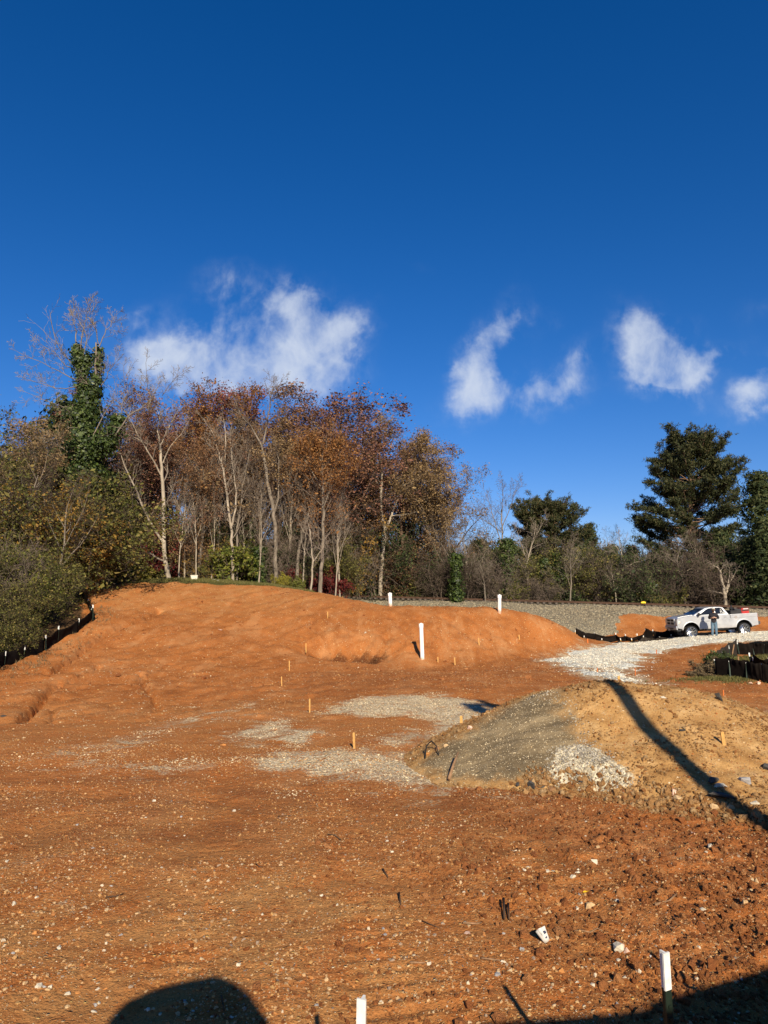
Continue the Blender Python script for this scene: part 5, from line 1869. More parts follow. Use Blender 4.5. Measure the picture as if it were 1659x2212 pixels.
K_THICKET = [make_bush(121, 12, 5.0, 1.3, THICK), make_bush(122, 16, 4.2, 1.6, dict(THICK, up=[-.01, -.02, -.04, -.05]))]
K_BUSH = [make_bush(131, 12, 3.0, .9, dict(THICK, kids=[8, 5, 4]), L_BRIGHT, 5, .075, .10), make_bush(132, 15, 3.2, 1.3, dict(THICK, kids=[7, 5, 4]), L_BRIGHT, 5, .08, .12, ang=.8)]
K_BRUSH = [make_bush(135, 22, 7.0, 1.9, dict(THICK, kids=[9, 6, 4], wob=[.12, .2, .26, .3]), L_OLIVE, 7, .060, .15, twig_mat=B_DARK, r0=.03, ang=.45), make_bush(136, 20, 6.2, 2.0, dict(THICK, kids=[9, 6, 4], up=[.0, -.03, -.05, -.06]), L_OLIVE, 7, .064, .16, twig_mat=B_DARK, r0=.03, ang=.6)]
K_SPARSE = [make_bush(141, 10, 5.5, 1.1, dict(THICK, kids=[9, 6, 4]), L_GOLD, 2, .075, .10)]


def clump_kind(seed, h, prof, n_clump, per, csize, leaf, lsize, trunk_mat=B_BROWN, trunk_r=.16, lean=0.0, flat=.6, inner=.0, aspect=.5, up=.35):
    """An evergreen: a trunk with short limbs carrying flattened sprays of leaves. prof(t) is the crown radius at height fraction t."""
    r = np.random.default_rng(seed)
    mb = MB()
    top = np.array([lean, 0, h * .97])
    mb.tube([np.array([0, 0, -.2]), top * .35 + r.normal(0, .05, 3), top * .7 + r.normal(0, .06, 3), top], [trunk_r, trunk_r * .75, trunk_r * .4, .02], 8, False)
    br = MB()
    Cs, bias = [], []
    for i in range(n_clump):
        t = r.random() ** .85
        R_ = prof(t)
        if R_ <= 0:
            continue
        a = r.uniform(0, 6.28)
        q = R_ * (inner + (1 - inner) * math.sqrt(r.random())) * (1 + .22 * math.sin(a * 3 + t * 9 + seed) + .15 * math.sin(a * 7 - t * 23))
        c = np.array([lean * t + q * math.cos(a), q * math.sin(a), t * h])
        if r.random() < .45:
            br.tube([np.array([lean * t, 0, t * h * .97 - q * .25]), (c + np.array([lean * t, 0, t * h])) / 2 - np.array([0, 0, q * .05]), c], [.03, .02, .008], 3, False)
        s = csize * r.uniform(.6, 1.3)
        pts = r.normal(size=(per, 3)) * np.array([s, s, s * flat])
        Cs.append(c + pts)
        o = pts / s + np.array([math.cos(a), math.sin(a), up]) * .6
        bias.append(o)
    Cs, bias = np.concatenate(Cs), np.concatenate(bias)
    return Kind((mb, trunk_mat, True), (br, B_DARK, False), (leaf_quads(Cs, lsize, r, bias, aspect), leaf, False), h)


K_CEDAR = [clump_kind(151, 9, lambda t: 2.0 * (1 - t) ** .7 * min(1, t * 6 + .2), 330, 34, .34, L_CEDAR, .10),
           clump_kind(152, 9, lambda t: 2.4 * math.sin(math.pi * min(1, .12 + t * .88)) ** .8, 340, 36, .38, L_CEDAR, .11)]
K_DARKPINE = clump_kind(153, 14, lambda t: 0 if t < .08 else 2.6 * (1.02 - t) ** .75, 420, 34, .40, L_CEDAR, .15, flat=.35, aspect=.25, up=.2)


def pine_kind(seed, h, n_limb, crown0, width, leaf=L_PINE, r0=.34, blade=.25):
    """A tall pine: level limbs turned up at the ends, tufts of needles along their outer halves, sky between the tiers."""
    r = np.random.default_rng(seed)
    tr, br = MB(), MB()
    tp = [np.array([0, 0, -.3]), np.array([.15, .05, h * .25]), np.array([-.05, .1, h * .5]), np.array([.2, 0, h * .75]), np.array([.25, .05, h * .97])]
    tr.tube(tp, [r0, r0 * .85, r0 * .65, r0 * .36, .04], 10, False)
    tufts = []

    def at(z):
        for i in range(4):
            if z <= tp[i + 1][2]:
                f = (z - tp[i][2]) / (tp[i + 1][2] - tp[i][2])
                return tp[i] + (tp[i + 1] - tp[i]) * f
        return tp[4]
    az = 0.0
    for i in range(n_limb):
        t = (i + r.random()) / n_limb
        z = h * (crown0 + (1.0 - crown0) * t ** .9)
        az += 2.4 + r.normal(0, .5)
        L = width * (math.sin(math.pi * (.22 + .735 * t)) ** .62) * r.uniform(.62, 1.15)
        p = at(z)
        d = nrm(np.array([math.cos(az), math.sin(az), .10 + .5 * t ** 2 + r.normal(0, .10)]))
        pts, rr = [p], [.085 * (1 - .55 * t)]
        for k in range(6):
            d = nrm(d + r.normal(0, .09, 3) + UP * (.035 + .03 * k))
            p = p + d * L / 6
            pts.append(p)
            rr.append(rr[0] * (1 - .14 * (k + 1)))
        tr.tube(pts, rr, 5, False)
        for k in range(int(5 + L * 2.6)):
            f = r.uniform(.34, 1.0) * 6
            j = min(int(f), 5)
            q = pts[j] + (pts[j + 1] - pts[j]) * (f - j)
            dd = nrm(pts[j + 1] - pts[j])
            side = nrm(np.cross(dd, UP)) * r.choice([-1, 1])
            sd = nrm(dd * r.uniform(.3, 1) + side * r.uniform(.3, 1) + UP * r.uniform(.0, .5))
            l2 = r.uniform(.35, .95) * (.5 + L * .12)
            e = q + sd * l2
            br.tube([q, (q + e) / 2 + r.normal(0, .03, 3), e], [.022, .016, .008], 3, False)
            for _ in range(8):
                tufts.append(q + (e - q) * r.uniform(.25, 1.15) + r.normal(0, .19, 3) * np.array([1, 1, .6]))
    T = np.array(tufts)
    nb = 9
    n = len(T)
    D = r.normal(size=(n, nb, 3)) + np.array([0, 0, .55])
    D /= np.linalg.norm(D, axis=2, keepdims=True)
    W = np.cross(D, r.normal(size=(n, nb, 3)))
    W /= np.linalg.norm(W, axis=2, keepdims=True) + 1e-9
    c = T[:, None, :] + r.normal(0, .05, (n, nb, 3))
    b = blade * r.uniform(.7, 1.2, (n, nb, 1))
    V = np.stack([c - W * .022, c + W * .022, c + D * b + W * .02, c + D * b - W * .02], 2).reshape(-1, 3)
    F = np.arange(4 * n * nb).reshape(-1, 4)
    return Kind((tr, B_PINE, True), (br, B_DARK, False), ((V, F), leaf, False), h)


K_PINE = pine_kind(161, 17.0, 112, .27, 5.7)
K_PINE2 = pine_kind(162, 12.0, 84, .36, 5.2)

# --- where they stand
def spot(px, d):
    return (px - 829.5) / FPX * d * 1.0, d


def top_h(px, py_top, d):
    """Height a tree at distance d needs for its top to reach a pixel row."""
    x, y = spot(px, d)
    return pix(px, py_top, d)[2] - gz(x, y)


def tr(K, px, d, top, name, label, group=None, wide=1.0, mats=None, cat='tree', rz=None, tilt=0.0):
    x, y = spot(px, d)
    return K.put(name, x, y, top_h(px, top, d), label, cat, group, wide, rz, mats, tilt=tilt)


# 1. the ivy-clad tree on the left: bare crown, two ivy-wrapped leaders
ivy_limbs = [([(190, 1240), (188, 1150), (185, 1050), (184, 950), (182, 850), (176, 790), (165, 745)], .30, .09, 4),
             ([(185, 900), (200, 860), (210, 815), (213, 745)], .14, .06, 5),
             ([(165, 745), (158, 710), (150, 690), (140, 655)], .06, .014, 7), ([(172, 770), (178, 720), (186, 690), (198, 655)], .06, .014, 7),
             ([(213, 745), (208, 715), (200, 690), (205, 668)], .05, .014, 7), ([(213, 750), (225, 720), (236, 700), (246, 680)], .05, .014, 7),
             ([(165, 820), (130, 805), (100, 790), (60, 775)], .05, .014, 8), ([(165, 835), (130, 840), (90, 828), (50, 815)], .045, .014, 8),
             ([(168, 800), (140, 790), (118, 760), (80, 740)], .05, .014, 8), ([(170, 870), (140, 880), (105, 868), (62, 850)], .04, .014, 7),
             ([(185, 985), (150, 975), (120, 960), (95, 955), (45, 925)], .07, .014, 9), ([(178, 780), (190, 730), (176, 700), (170, 680)], .05, .014, 7),
             ([(200, 860), (225, 830), (245, 800), (262, 775)], .05, .014, 6),
             ([(225, 985), (265, 930), (285, 905), (330, 880), (350, 855)], .09, .03, 6), ([(320, 885), (328, 860), (322, 840), (322, 790)], .05, .014, 9),
             ([(268, 925), (262, 890), (272, 860), (270, 800)], .045, .014, 8), ([(350, 855), (375, 830), (395, 815)], .03, .012, 6)]
ivy, ivy_base, iv_out, _ = hero_tree('ivy_clad_tree', 'tall bare-topped tree wrapped in dark green ivy at the left of the wood', ivy_limbs, 50, TW, B_GREY, B_TWIGP, seed=5, tw_len=.30, zdev=.25)
r = np.random.default_rng(55)
cl, bi = [], []
IVY_COLS = [([(190, 1195), (188, 1120), (186, 1050), (184, 980), (184, 920), (182, 860), (176, 800), (164, 748)], [48, 40, 46, 44, 34, 21, 10, 4], 520),
            ([(192, 900), (203, 850), (211, 800), (213, 748)], [24, 15, 9, 6], 90), ([(205, 990), (228, 960), (245, 925), (258, 900)], [26, 28, 24, 14], 90), ([(184, 800), (190, 765)], [12, 5], 20)]
for path, wid, n in IVY_COLS:
    for _ in range(n):
        t = r.random() * (len(path) - 1.001)
        i = int(t); f = t - i
        px = path[i][0] + (path[i + 1][0] - path[i][0]) * f
        py = path[i][1] + (path[i + 1][1] - path[i][1]) * f
        w = (wid[i] + (wid[i + 1] - wid[i]) * f) * (.8 + .3 * math.sin(py * .09) * math.sin(px * .3)) / FPX * 50
        a = r.uniform(0, 6.28)
        q = w * (.45 + .55 * math.sqrt(r.random())) * (1 + .25 * math.sin(a * 2 + py * .05))
        c = pix(px, py, 50) - ivy_base + np.array([q * math.cos(a), q * math.sin(a) * .9, 0])
        s = min(.14 + w * .22, .34)
        m = int(34 + 26 * w)
        pts = r.normal(size=(m, 3)) * s * np.array([1, 1, .75])
        pts[:, 2] -= np.abs(pts[:, 0]) * .3
        cl.append(c + pts)
        bi.append(pts / s * .7 + np.array([math.cos(a), math.sin(a), .45]) * 1.0)
V, F = leaf_quads(np.concatenate(cl), .062, r, np.concatenate(bi), .75, jit=.5)
o = mesh_from('ivy', V, F, L_IVY, ivy)

# 2. trees of the front edge that the photo shows one by one
hero_tree('sycamore_tree', 'pale mottled forked tree with ivy at its foot on top of the hill',
          [([(366, 1256), (360, 1225), (354, 1190), (355, 1130), (352, 1060), (349, 1010), (346, 965)], .23, .12, 3), ([(354, 1175), (335, 1140), (318, 1100), (306, 1065), (290, 1020), (278, 985)], .13, .04, 7),
           ([(350, 1030), (335, 995), (318, 960), (305, 925), (288, 895)], .09, .02, 9), ([(346, 965), (338, 930), (342, 900), (330, 870)], .08, .016, 9),
           ([(346, 965), (360, 930), (372, 905), (388, 872)], .07, .016, 9), ([(352, 1000), (370, 965), (395, 940), (412, 915)], .06, .016, 8), ([(318, 960), (300, 950), (275, 940)], .05, .016, 7)],
          53, TW, B_PALE, B_TWIGP, seed=11, tw_len=.26, zdev=.2)
hero_tree('pale_tree', 'slim pale twin-stemmed tree left of the tan-barked forked tree',
          [([(503, 1262), (502, 1200), (500, 1150), (494, 1100), (488, 1050), (478, 1000)], .15, .08, 5), ([(500, 1140), (508, 1100), (508, 1060), (502, 1020), (497, 985), (492, 940)], .10, .03, 9),
           ([(478, 1000), (470, 970), (462, 940), (440, 905)], .07, .015, 9), ([(478, 1000), (486, 965), (484, 930), (478, 900)], .06, .015, 8)],
          54, TW, B_PALE, B_TWIGP, seed=12, tw_len=.24, zdev=.2)
hero_tree('pale_tree', 'thin pale stem right beside the twin-stemmed tree',
          [([(511, 1262), (512, 1200), (512, 1140), (520, 1090), (524, 1050), (533, 1010), (538, 980)], .10, .03, 11), ([(520, 1090), (528, 1060), (545, 1030)], .05, .015, 6)], 54.6, TW, B_GREY, B_TWIG, seed=13, zdev=.2)
hero_tree('tan_barked_tree', 'tall tan-barked tree forking high into a wide Y above the wood',
          [([(597, 1240), (596, 1180), (594, 1130), (588, 1085), (578, 1045), (572, 1000), (568, 975)], .21, .13, 3), ([(568, 975), (562, 955), (545, 925), (520, 895), (510, 870)], .11, .03, 9),
           ([(568, 960), (575, 920), (580, 880), (583, 850), (588, 828)], .09, .016, 10), ([(592, 1110), (602, 1080), (605, 1040), (606, 1000), (600, 965)], .10, .03, 8), ([(545, 925), (530, 905), (500, 885)], .05, .015, 7),
           ([(583, 850), (600, 835), (610, 822)], .03, .012, 5)],
          55, TW, B_GREY, B_TWIG, seed=14, tw_len=.26, zdev=.2)
hero_tree('grey_trunk_tree', 'straight grey trunk with an orange-leaved crown in front of the wood',
          [([(692, 1286), (694, 1230), (697, 1170), (699, 1110), (697, 1060), (696, 1010), (696, 965)], .20, .06, 16), ([(698, 1100), (715, 1060), (735, 1030), (752, 1000)], .08, .02, 9), ([(697, 1060), (680, 1030), (662, 1000), (650, 980)], .07, .02, 9),
           ([(697, 1020), (715, 985), (728, 965)], .05, .016, 8), ([(696, 1000), (684, 975), (672, 958)], .05, .016, 8)],
          53, TW, B_GREY, B_TWIG, L_ORANGE, seed=15, nleaf=9, lsize=.056, spread=.2, zdev=.3, tw_len=.30)
hero_tree('white_stem_tree', 'thin whitish stem just left of the straight grey trunk',
          [([(671, 1284), (674, 1240), (676, 1210), (672, 1170), (668, 1140)], .10, .05, 6), ([(676, 1215), (690, 1195), (700, 1180)], .05, .02, 4)], 51.5, TW, B_PALE, B_TWIGP, seed=16)
hero_tree('leaning_tree', 'grey tree leaning left over the red shrubs',
          [([(797, 1284), (788, 1250), (776, 1215), (764, 1190), (752, 1165)], .20, .08, 7), ([(768, 1198), (765, 1175), (768, 1150)], .07, .02, 5)], 74, TW, B_GREY, B_TWIG, L_GOLD, seed=17, nleaf=3, lsize=.07)
hero_tree('white_barked_tree', 'white-barked forked tree with a wide tan-leaved crown by the railway',
          [([(821, 1286), (823, 1240), (827, 1190), (832, 1150), (824, 1110), (823, 1060), (826, 1020)], .27, .12, 6), ([(830, 1150), (845, 1115), (858, 1080), (868, 1050), (880, 1010), (888, 970)], .17, .04, 14),
           ([(826, 1020), (820, 980), (822, 950), (828, 920)], .07, .02, 12), ([(858, 1080), (885, 1050), (915, 1020), (940, 985)], .07, .02, 12), ([(868, 1050), (895, 1040), (925, 1045), (960, 1040)], .06, .016, 11),
           ([(880, 1010), (900, 975), (912, 955)], .05, .016, 10), ([(823, 1060), (808, 1030), (800, 1000)], .05, .016, 8), ([(845, 1115), (880, 1110), (915, 1100), (950, 1090)], .05, .016, 10)],
          73.0, TW, B_PALE, B_TWIG, L_TAN, seed=18, nleaf=8, lsize=.065, spread=.25, zdev=.4, tw_len=.34)
hero_tree('leaning_tree', 'dark bare sapling slanting right at the foot of the white-barked tree',
          [([(838, 1286), (850, 1255), (862, 1235), (880, 1205), (895, 1180)], .12, .04, 8)], 75.5, TW, B_GREY, B_TWIG, seed=19)
hero_tree('bare_tree', 'tall bare tree with upright twigs behind the right-hand berm pipe',
          [([(1085, 1296), (1087, 1240), (1085, 1190), (1084, 1140), (1083, 1100)], .15, .06, 8), ([(1084, 1180), (1070, 1130), (1060, 1095), (1048, 1062)], .07, .012, 9), ([(1083, 1110), (1085, 1075), (1080, 1040)], .06, .012, 8),
           ([(1084, 1140), (1100, 1100), (1110, 1065), (1118, 1045)], .06, .012, 9), ([(1084, 1150), (1060, 1130), (1035, 1110), (1012, 1095)], .05, .012, 8)], 74, TW, B_GREY, B_TWIG, seed=20, zdev=.3)
hero_tree('bare_tree', 'grey bare tree leaning right beside the low round pine',
          [([(1125, 1298), (1132, 1250), (1140, 1210), (1148, 1180), (1155, 1150)], .12, .05, 8), ([(1148, 1180), (1160, 1150), (1175, 1120)], .05, .012, 8), ([(1140, 1210), (1128, 1175), (1120, 1140)], .05, .012, 8)], 73, TW, B_PALE, B_TWIGP, seed=21, zdev=.3)
hero_tree('broken_tree', 'white-trunked broken tree with two bare prongs behind the truck',
          [([(1569, 1310), (1566, 1285), (1561, 1262), (1556, 1235)], .22, .13, 2), ([(1567, 1285), (1574, 1262), (1576, 1240)], .13, .05, 2), ([(1571, 1275), (1580, 1255), (1588, 1242)], .07, .03, 3),
           ([(1556, 1235), (1548, 1225), (1540, 1222)], .10, .03, 5), ([(1556, 1235), (1562, 1222), (1572, 1220)], .06, .02, 4)], 66, TW, B_PALE, B_TWIGP, seed=22, tw_len=.3)
hero_tree('bare_tree', 'pale bent bare tree in the thicket above the yellow rail marker',
          [([(1372, 1304), (1366, 1275), (1368, 1250), (1352, 1220), (1342, 1195), (1338, 1165)], .12, .03, 9), ([(1352, 1225), (1372, 1215), (1392, 1210)], .05, .015, 7), ([(1342, 1195), (1330, 1180), (1318, 1180)], .04, .015, 6)], 72, TW, B_PALE, B_TWIGP, seed=23)
hero_tree('bare_tree', 'crooked bare tree spreading low limbs left of the truck roof',
          [([(1480, 1306), (1478, 1270), (1470, 1240), (1462, 1215)], .12, .05, 7), ([(1470, 1240), (1500, 1225), (1530, 1230)], .05, .015, 8), ([(1465, 1220), (1440, 1200), (1425, 1205)], .05, .015, 8), ([(1462, 1215), (1468, 1185), (1480, 1165)], .05, .015, 8)], 69, TW, B_GREY, B_TWIGP, seed=24)

# 3. leafy crowns that make the skyline of the wood
mats = lambda l, b=None: dict(crown=l)
GW = 'autumn trees of the wood'
LEAFY = [(300, 60, 842, 2, L_RUSTY, 1.1, 'brown-red crown just right of the ivy-clad tree'), (395, 63, 838, 1, L_MAROON, 1.0, 'deep maroon crown, the darkest red of the skyline'), (440, 66, 842, 0, L_MAROON, .9, 'maroon crown tucked against the orange one'),
         (478, 62, 846, 2, L_ORANGE, .9, 'pale orange crown above the slim twin-stemmed tree'), (548, 64, 852, 1, L_ORANGE, .9, 'orange-brown crown left of the high Y-forked tree'),
         (655, 63, 820, 1, L_RUSTY, 1.25, 'broadest and highest russet crown of the wood'), (615, 58, 870, 0, L_TAN, .9, 'olive-brown crown under the highest russet one'), (725, 66, 862, 0, L_RUSTY, 1.0, 'russet crown on the right shoulder of the highest one'),
         (790, 66, 905, 2, L_RUSTY, .95, 'red-brown crown stepping down at the right of the wood'), (850, 66, 935, 1, L_RUSSET, .9, 'rusty crown above the white-barked tree'), (905, 68, 955, 0, L_TAN, 1.0, 'tan crown at the right shoulder of the wood'),
         (945, 67, 1000, 2, L_TAN, .9, 'last tan crown at the right end of the wood'), (345, 57, 900, 0, L_RUSTY, .9, 'reddish crown behind the pale mottled forked tree'), (560, 58, 935, 2, L_RUSSET, .9, 'brown crown low between the twin-stemmed and Y-forked trees'),
         (760, 57, 985, 0, L_RUSSET, .85, 'brown crown right of the straight grey trunk'), (640, 55, 985, 1, L_RUSSET, .75, 'rusty small crown left of the straight grey trunk'), (110, 60, 905, 2, L_RUSTY, 1.0, 'brown-red crown left behind the ivy-clad tree'),
         (780, 56, 1085, 2, L_TAN, .75, 'tan-leaved small tree beside the grey leaning tree'), (430, 56, 960, 1, L_RUSSET, .8, 'thin brown crown between the mottled and the twin-stemmed trees'), (40, 58, 935, 1, L_TAN, .9, 'thin tan-brown crown at the far left of the wood'),
         (-15, 46, 905, 1, L_TAN, .9, 'thin tall tan tree cut by the left edge'), (85, 49, 940, 0, L_RUSSET, .8, 'brown tree over the brush, second left of the ivy'), (25, 44, 1000, 2, L_OLIVE, .9, 'olive tree standing out of the left brush'),
         (5, 53, 960, 0, L_OLIVE, 1.0, 'olive-leaved tree at the left edge over the brush'), (68, 52, 1035, 2, L_OLIVE, .9, 'olive-leaved tree in the brush left of the ivy'), (135, 53, 1040, 1, L_RUSSET, .8, 'brown-leaved tree close left of the ivy'),
         (270, 66, 860, 0, L_RUSTY, 1.0, 'dull red crown between ivy and mottled tree'), (610, 68, 850, 2, L_RUSSET, 1.0, 'russet crown behind the wide Y fork'), (520, 68, 858, 0, L_ORANGE, 1.0, 'orange crown behind the wide Y fork, left side'),
         (690, 68, 838, 2, L_RUSTY, 1.1, 'russet crown just right behind the highest one'), (355, 68, 850, 0, L_MAROON, 1.0, 'maroon crown farther back beside the deepest red'), (940, 61, 995, 1, L_TAN, 1.0, 'grey-tan crown spreading over the end of the wood'),
         (880, 62, 965, 2, L_RUSSET, 1.0, 'brown crown right behind the white-barked tree'), (820, 62, 940, 0, L_RUSTY, 1.0, 'reddish crown left behind the white-barked tree'), (720, 60, 930, 1, L_RUSSET, 1.0, 'brown crown above the grey leaning tree'),
         (960, 64, 1060, 0, L_TAN, .9, 'low tan crown ending the wood at right'), (480, 60, 940, 2, L_RUSSET, .9, 'brown crown behind the slim twin stems'), (395, 59, 925, 1, L_RUSTY, .9, 'reddish crown above the many-stemmed bare tree')]
for (px, d, top, ki, leaf, wd, lab) in LEAFY:
    if px >= 745:
        d = max(d + 14, 76.5)                       # this end of the wood stands beyond the railway
    tr(K_LEAFY[ki], px, d, top - 10, 'autumn_tree', lab, GW, wd * 1.22, mats(leaf))
# bare trees standing among them
for (px, d, top, ki, lab, g) in [(250, 57, 870, 0, 'bare grey tree between the ivy-clad tree and the mottled one', None), (20, 55, 880, 2, 'bare brown tree at the left edge above the brush', None), (60, 48, 960, 0, 'bare tree over the brush left of the ivy-clad tree', None),
                                 (410, 57, 990, 1, 'pale many-stemmed bare tree right of the mottled forked tree', None), (545, 57, 880, 0, 'dark bare crown poking above the orange crowns', None), (470, 57, 900, 1, 'bare pale crown behind the twin-stemmed tree', None),
                                 (985, 72, 1085, 2, 'grey bare tree where the wood drops to the railway thicket', None), (1035, 78, 1075, 0, 'grey bare tree left of the tall upright-twigged one', None), (1010, 70, 1140, 1, 'pale bare tree low in the thicket left of the right-hand pipe', None),
                                 (1340, 84, 1125, 0, 'fine-twigged bare tree right of the low round pine', None), (1395, 84, 1140, 1, 'pale fine-twigged bare tree left of the great pine', None), (1300, 80, 1165, 2, 'bare tree in the gap below the low round pine', None),
                                 (1215, 74, 1150, 2, 'tan bare tree in front of the low round pine', None), (1440, 74, 1165, 0, 'grey bare tree under the left limbs of the great pine', None), (1150, 84, 1070, 0, 'bare crown showing against the low round pine', None),
                                 (1610, 72, 1175, 1, 'pale bare tree between the great pine and the right edge', None), (1520, 72, 1195, 2, 'bare tangled tree at the foot of the great pine', None), (120, 40, 1015, 2, 'bare brown tree rising from the left bank brush', None), (35, 42, 930, 0, 'tall bare tree over the far left brush', None), (-10, 40, 1000, 1, 'bare tree cut by the left edge', None),
                                 (80, 43, 1010, 1, 'pale bare tree over the left brush', None)]:
    tr(K_BARE[ki], px, d, top, 'bare_tree', lab, 'bare trees of the wood edge', 1.0 if d < 70 else .9, dict(trunk=B_GREY, branches=B_DARK) if px < 140 else None)

for i, (px, d, top) in enumerate([(425, 54.5, 1000), (400, 55.5, 965), (458, 55, 985), (528, 56, 1000), (560, 54.6, 1010), (628, 56, 985), (655, 54.5, 1030), (725, 53.5, 1040), (735, 55, 1000), (388, 54, 1030)]):
    tr(K_BARE[1 if i % 3 else 0], px, d, top, 'bare_tree', 'slim pale bare tree', 'slim pale trees along the wood edge', .62, dict(trunk=B_PALE, branches=B_TWIGP))
# 4. pines and other evergreens
tr(K_PINE, 1497, 76, 958, 'pine_tree', 'great dark pine with level limbs standing above the truck', None, 1.06, rz=.6)
tr(K_PINE2, 1190, 82, 1102, 'pine_tree', 'low round-topped pine over the railway thicket', None, 1.05, rz=2.0)
tr(K_DARKPINE, 1648, 74, 1020, 'spruce_tree', 'dense dark conifer cut by the right edge', None, 1.45)
for (px, d, top, ki, w, lab) in [(128, 57, 872, 1, 1.0, 'dark cedar behind the ivy-clad tree at left'), (90, 50, 1000, 0, 1.1, 'dark cedar in the brush left of the ivy-clad tree'), (240, 55, 1060, 1, 1.1, 'dark evergreen at the right foot of the ivy-clad tree'),
                                 (300, 60, 1100, 0, 1.3, 'dark evergreen behind the crimson shrub and mottled tree'), (1275, 86, 1135, 0, .9, 'pointed dark conifer right of the low round pine'), (1245, 84, 1155, 1, .9, 'dark evergreen tucked under the low round pine'),
                                 (1560, 72, 1150, 1, 1.0, 'dark olive cedar below the right limbs of the great pine'), (1625, 68, 1170, 1, 1.1, 'dark evergreen in front of the right-edge conifer'), (1430, 80, 1195, 1, 1.0, 'dark evergreen left below the great pine'),
                                 (1655, 66, 1120, 0, 1.2, 'dark cedar at the right edge behind the truck bed'), (975, 74, 1185, 0, .9, 'dark evergreen in the thicket at the right end of the wood'), (640, 62, 1060, 0, 1.0, 'dark evergreen deep behind the straight grey trunk'),
                                 (530, 60, 1110, 1, 1.0, 'dark evergreen behind the slim pale stems'), (455, 62, 1080, 0, 1.0, 'dark evergreen behind the many-stemmed bare tree'), (745, 78, 1090, 1, 1.0, 'dark evergreen behind the grey leaning tree'),
                                 (880, 79, 1150, 1, 1.1, 'dark evergreen behind the white-barked tree'), (20, 46, 1080, 1, 1.3, 'dark evergreen mass at the left edge above the brush'), (1380, 78, 1230, 1, 1.1, 'dark evergreen behind the pale bent bare tree'),
                                 (1060, 80, 1190, 1, 1.1, 'dark evergreen left behind the ivy-covered stump')]:
    tr(K_CEDAR[ki], px, d, top, 'evergreen_tree', lab, 'dark evergreens in the wood', w)


def ivy_snag(px, d, top, half, label, seed, base_py=None):
    """A dead stem smothered in ivy."""
    x, y = spot(px, d)
    h = top_h(px, top, d)
    r_ = np.random.default_rng(seed)
    hw = half / FPX * d
    K = clump_kind(seed, h, lambda t: hw * (.75 + .35 * math.sin(t * 9 + seed)) * (1.05 - .45 * t), 130, 40, .24, L_IVY, .075, B_BROWN, .12, aspect=.75, inner=.35)
    K.parts = [(nm if nm != 'crown' else 'ivy', me) for nm, me in K.parts]
    return K.put('ivy_covered_stump', x, y, h, label, 'stump', 'ivy-smothered stems along the railway', z=gz(x, y))


ivy_snag(1095, 70, 1162, 17, 'ivy-covered stem right of the pipe at the end of the berm', 171)
ivy_snag(1176, 71, 1208, 16, 'ivy-covered stump, left and lower of the close pair', 172)
ivy_snag(1203, 71, 1190, 17, 'ivy-covered stump, taller right one of the close pair', 173)
ivy_snag(1400, 68, 1262, 13, 'short ivy-covered stump above the yellow rail marker', 174)
ivy_snag(985, 68, 1195, 14, 'ivy-covered stem in the thicket left of the right-hand pipe', 175)
ivy_snag(562, 56, 1180, 7, 'thin ivy-wrapped stem left of the tan-barked tree', 176)

# 5. brush: front edge of the wood, the left bank, and the thicket beyond the railway
GB = 'shrubs along the edge of the wood'
for (px, d, top, ki, leaf, wd, lab) in [
        (212, 50, 1188, 0, L_BRIGHT, 1.0, 'bright green shrub at the left top corner of the hill'), (232, 49, 1205, 1, L_OLIVE, .9, 'olive shrub beside the left corner of the hill'), (240, 53, 1150, 0, L_OLIVE, .8, 'dull loose shrub in the shade left of the crimson one'),
        (312, 53, 1215, 1, L_YELLOW, .7, 'small lime green shrub in front of the crimson one'), (330, 55, 1165, 0, L_RED, .9, 'tall crimson shrub beside the mottled forked tree'), (520, 56, 1180, 0, L_BRIGHT, 1.1, 'green shrub at the foot of the twin-stemmed pale tree'),
        (470, 56, 1205, 1, L_OLIVE, 1.0, 'olive shrub left of the twin-stemmed pale tree'), (607, 54, 1240, 1, L_YELLOW, .9, 'lime green low shrub at the foot of the tan-barked tree'), (640, 54, 1248, 1, L_BRIGHT, .9, 'green low shrub left of the thin whitish stem'),
        (630, 56, 1228, 0, L_RED, .9, 'crimson shrub behind the lime green low one'), (718, 56, 1236, 1, L_RED, 1.1, 'dark red shrub right of the straight grey trunk'), (740, 75, 1264, 1, L_YELLOW, .8, 'yellow-green mound of leaves in front of the dark red shrub'),
        (770, 76, 1245, 0, L_RED, .8, 'dark red shrub behind the leaning grey tree'), (555, 58, 1200, 1, L_OLIVE, 1.0, 'olive shrub under the ivy-wrapped stem'), (420, 58, 1205, 1, L_OLIVE, 1.0, 'olive shrub behind the cream bin'),
        (1425, 68, 1268, 1, L_OLIVE, 1.0, 'green low shrub above the rail marker'), (1105, 70, 1255, 1, L_OLIVE, .8, 'olive shrub right of the ivy-covered stem'), (275, 54, 1165, 0, L_OLIVE, 1.0, 'dull green shrub between the ivy-clad tree and the lime shrub')]:
    tr(K_BUSH[ki], px, d, top, 'shrub', lab, GB, wd, dict(foliage=leaf), 'shrub')
LB = 'brush on the left bank'
LBL = ['tangled olive brush overgrowing the left bank behind the silt fence', 'leafy olive brush on the left bank above the silt fence', 'brown weedy brush on the left bank']
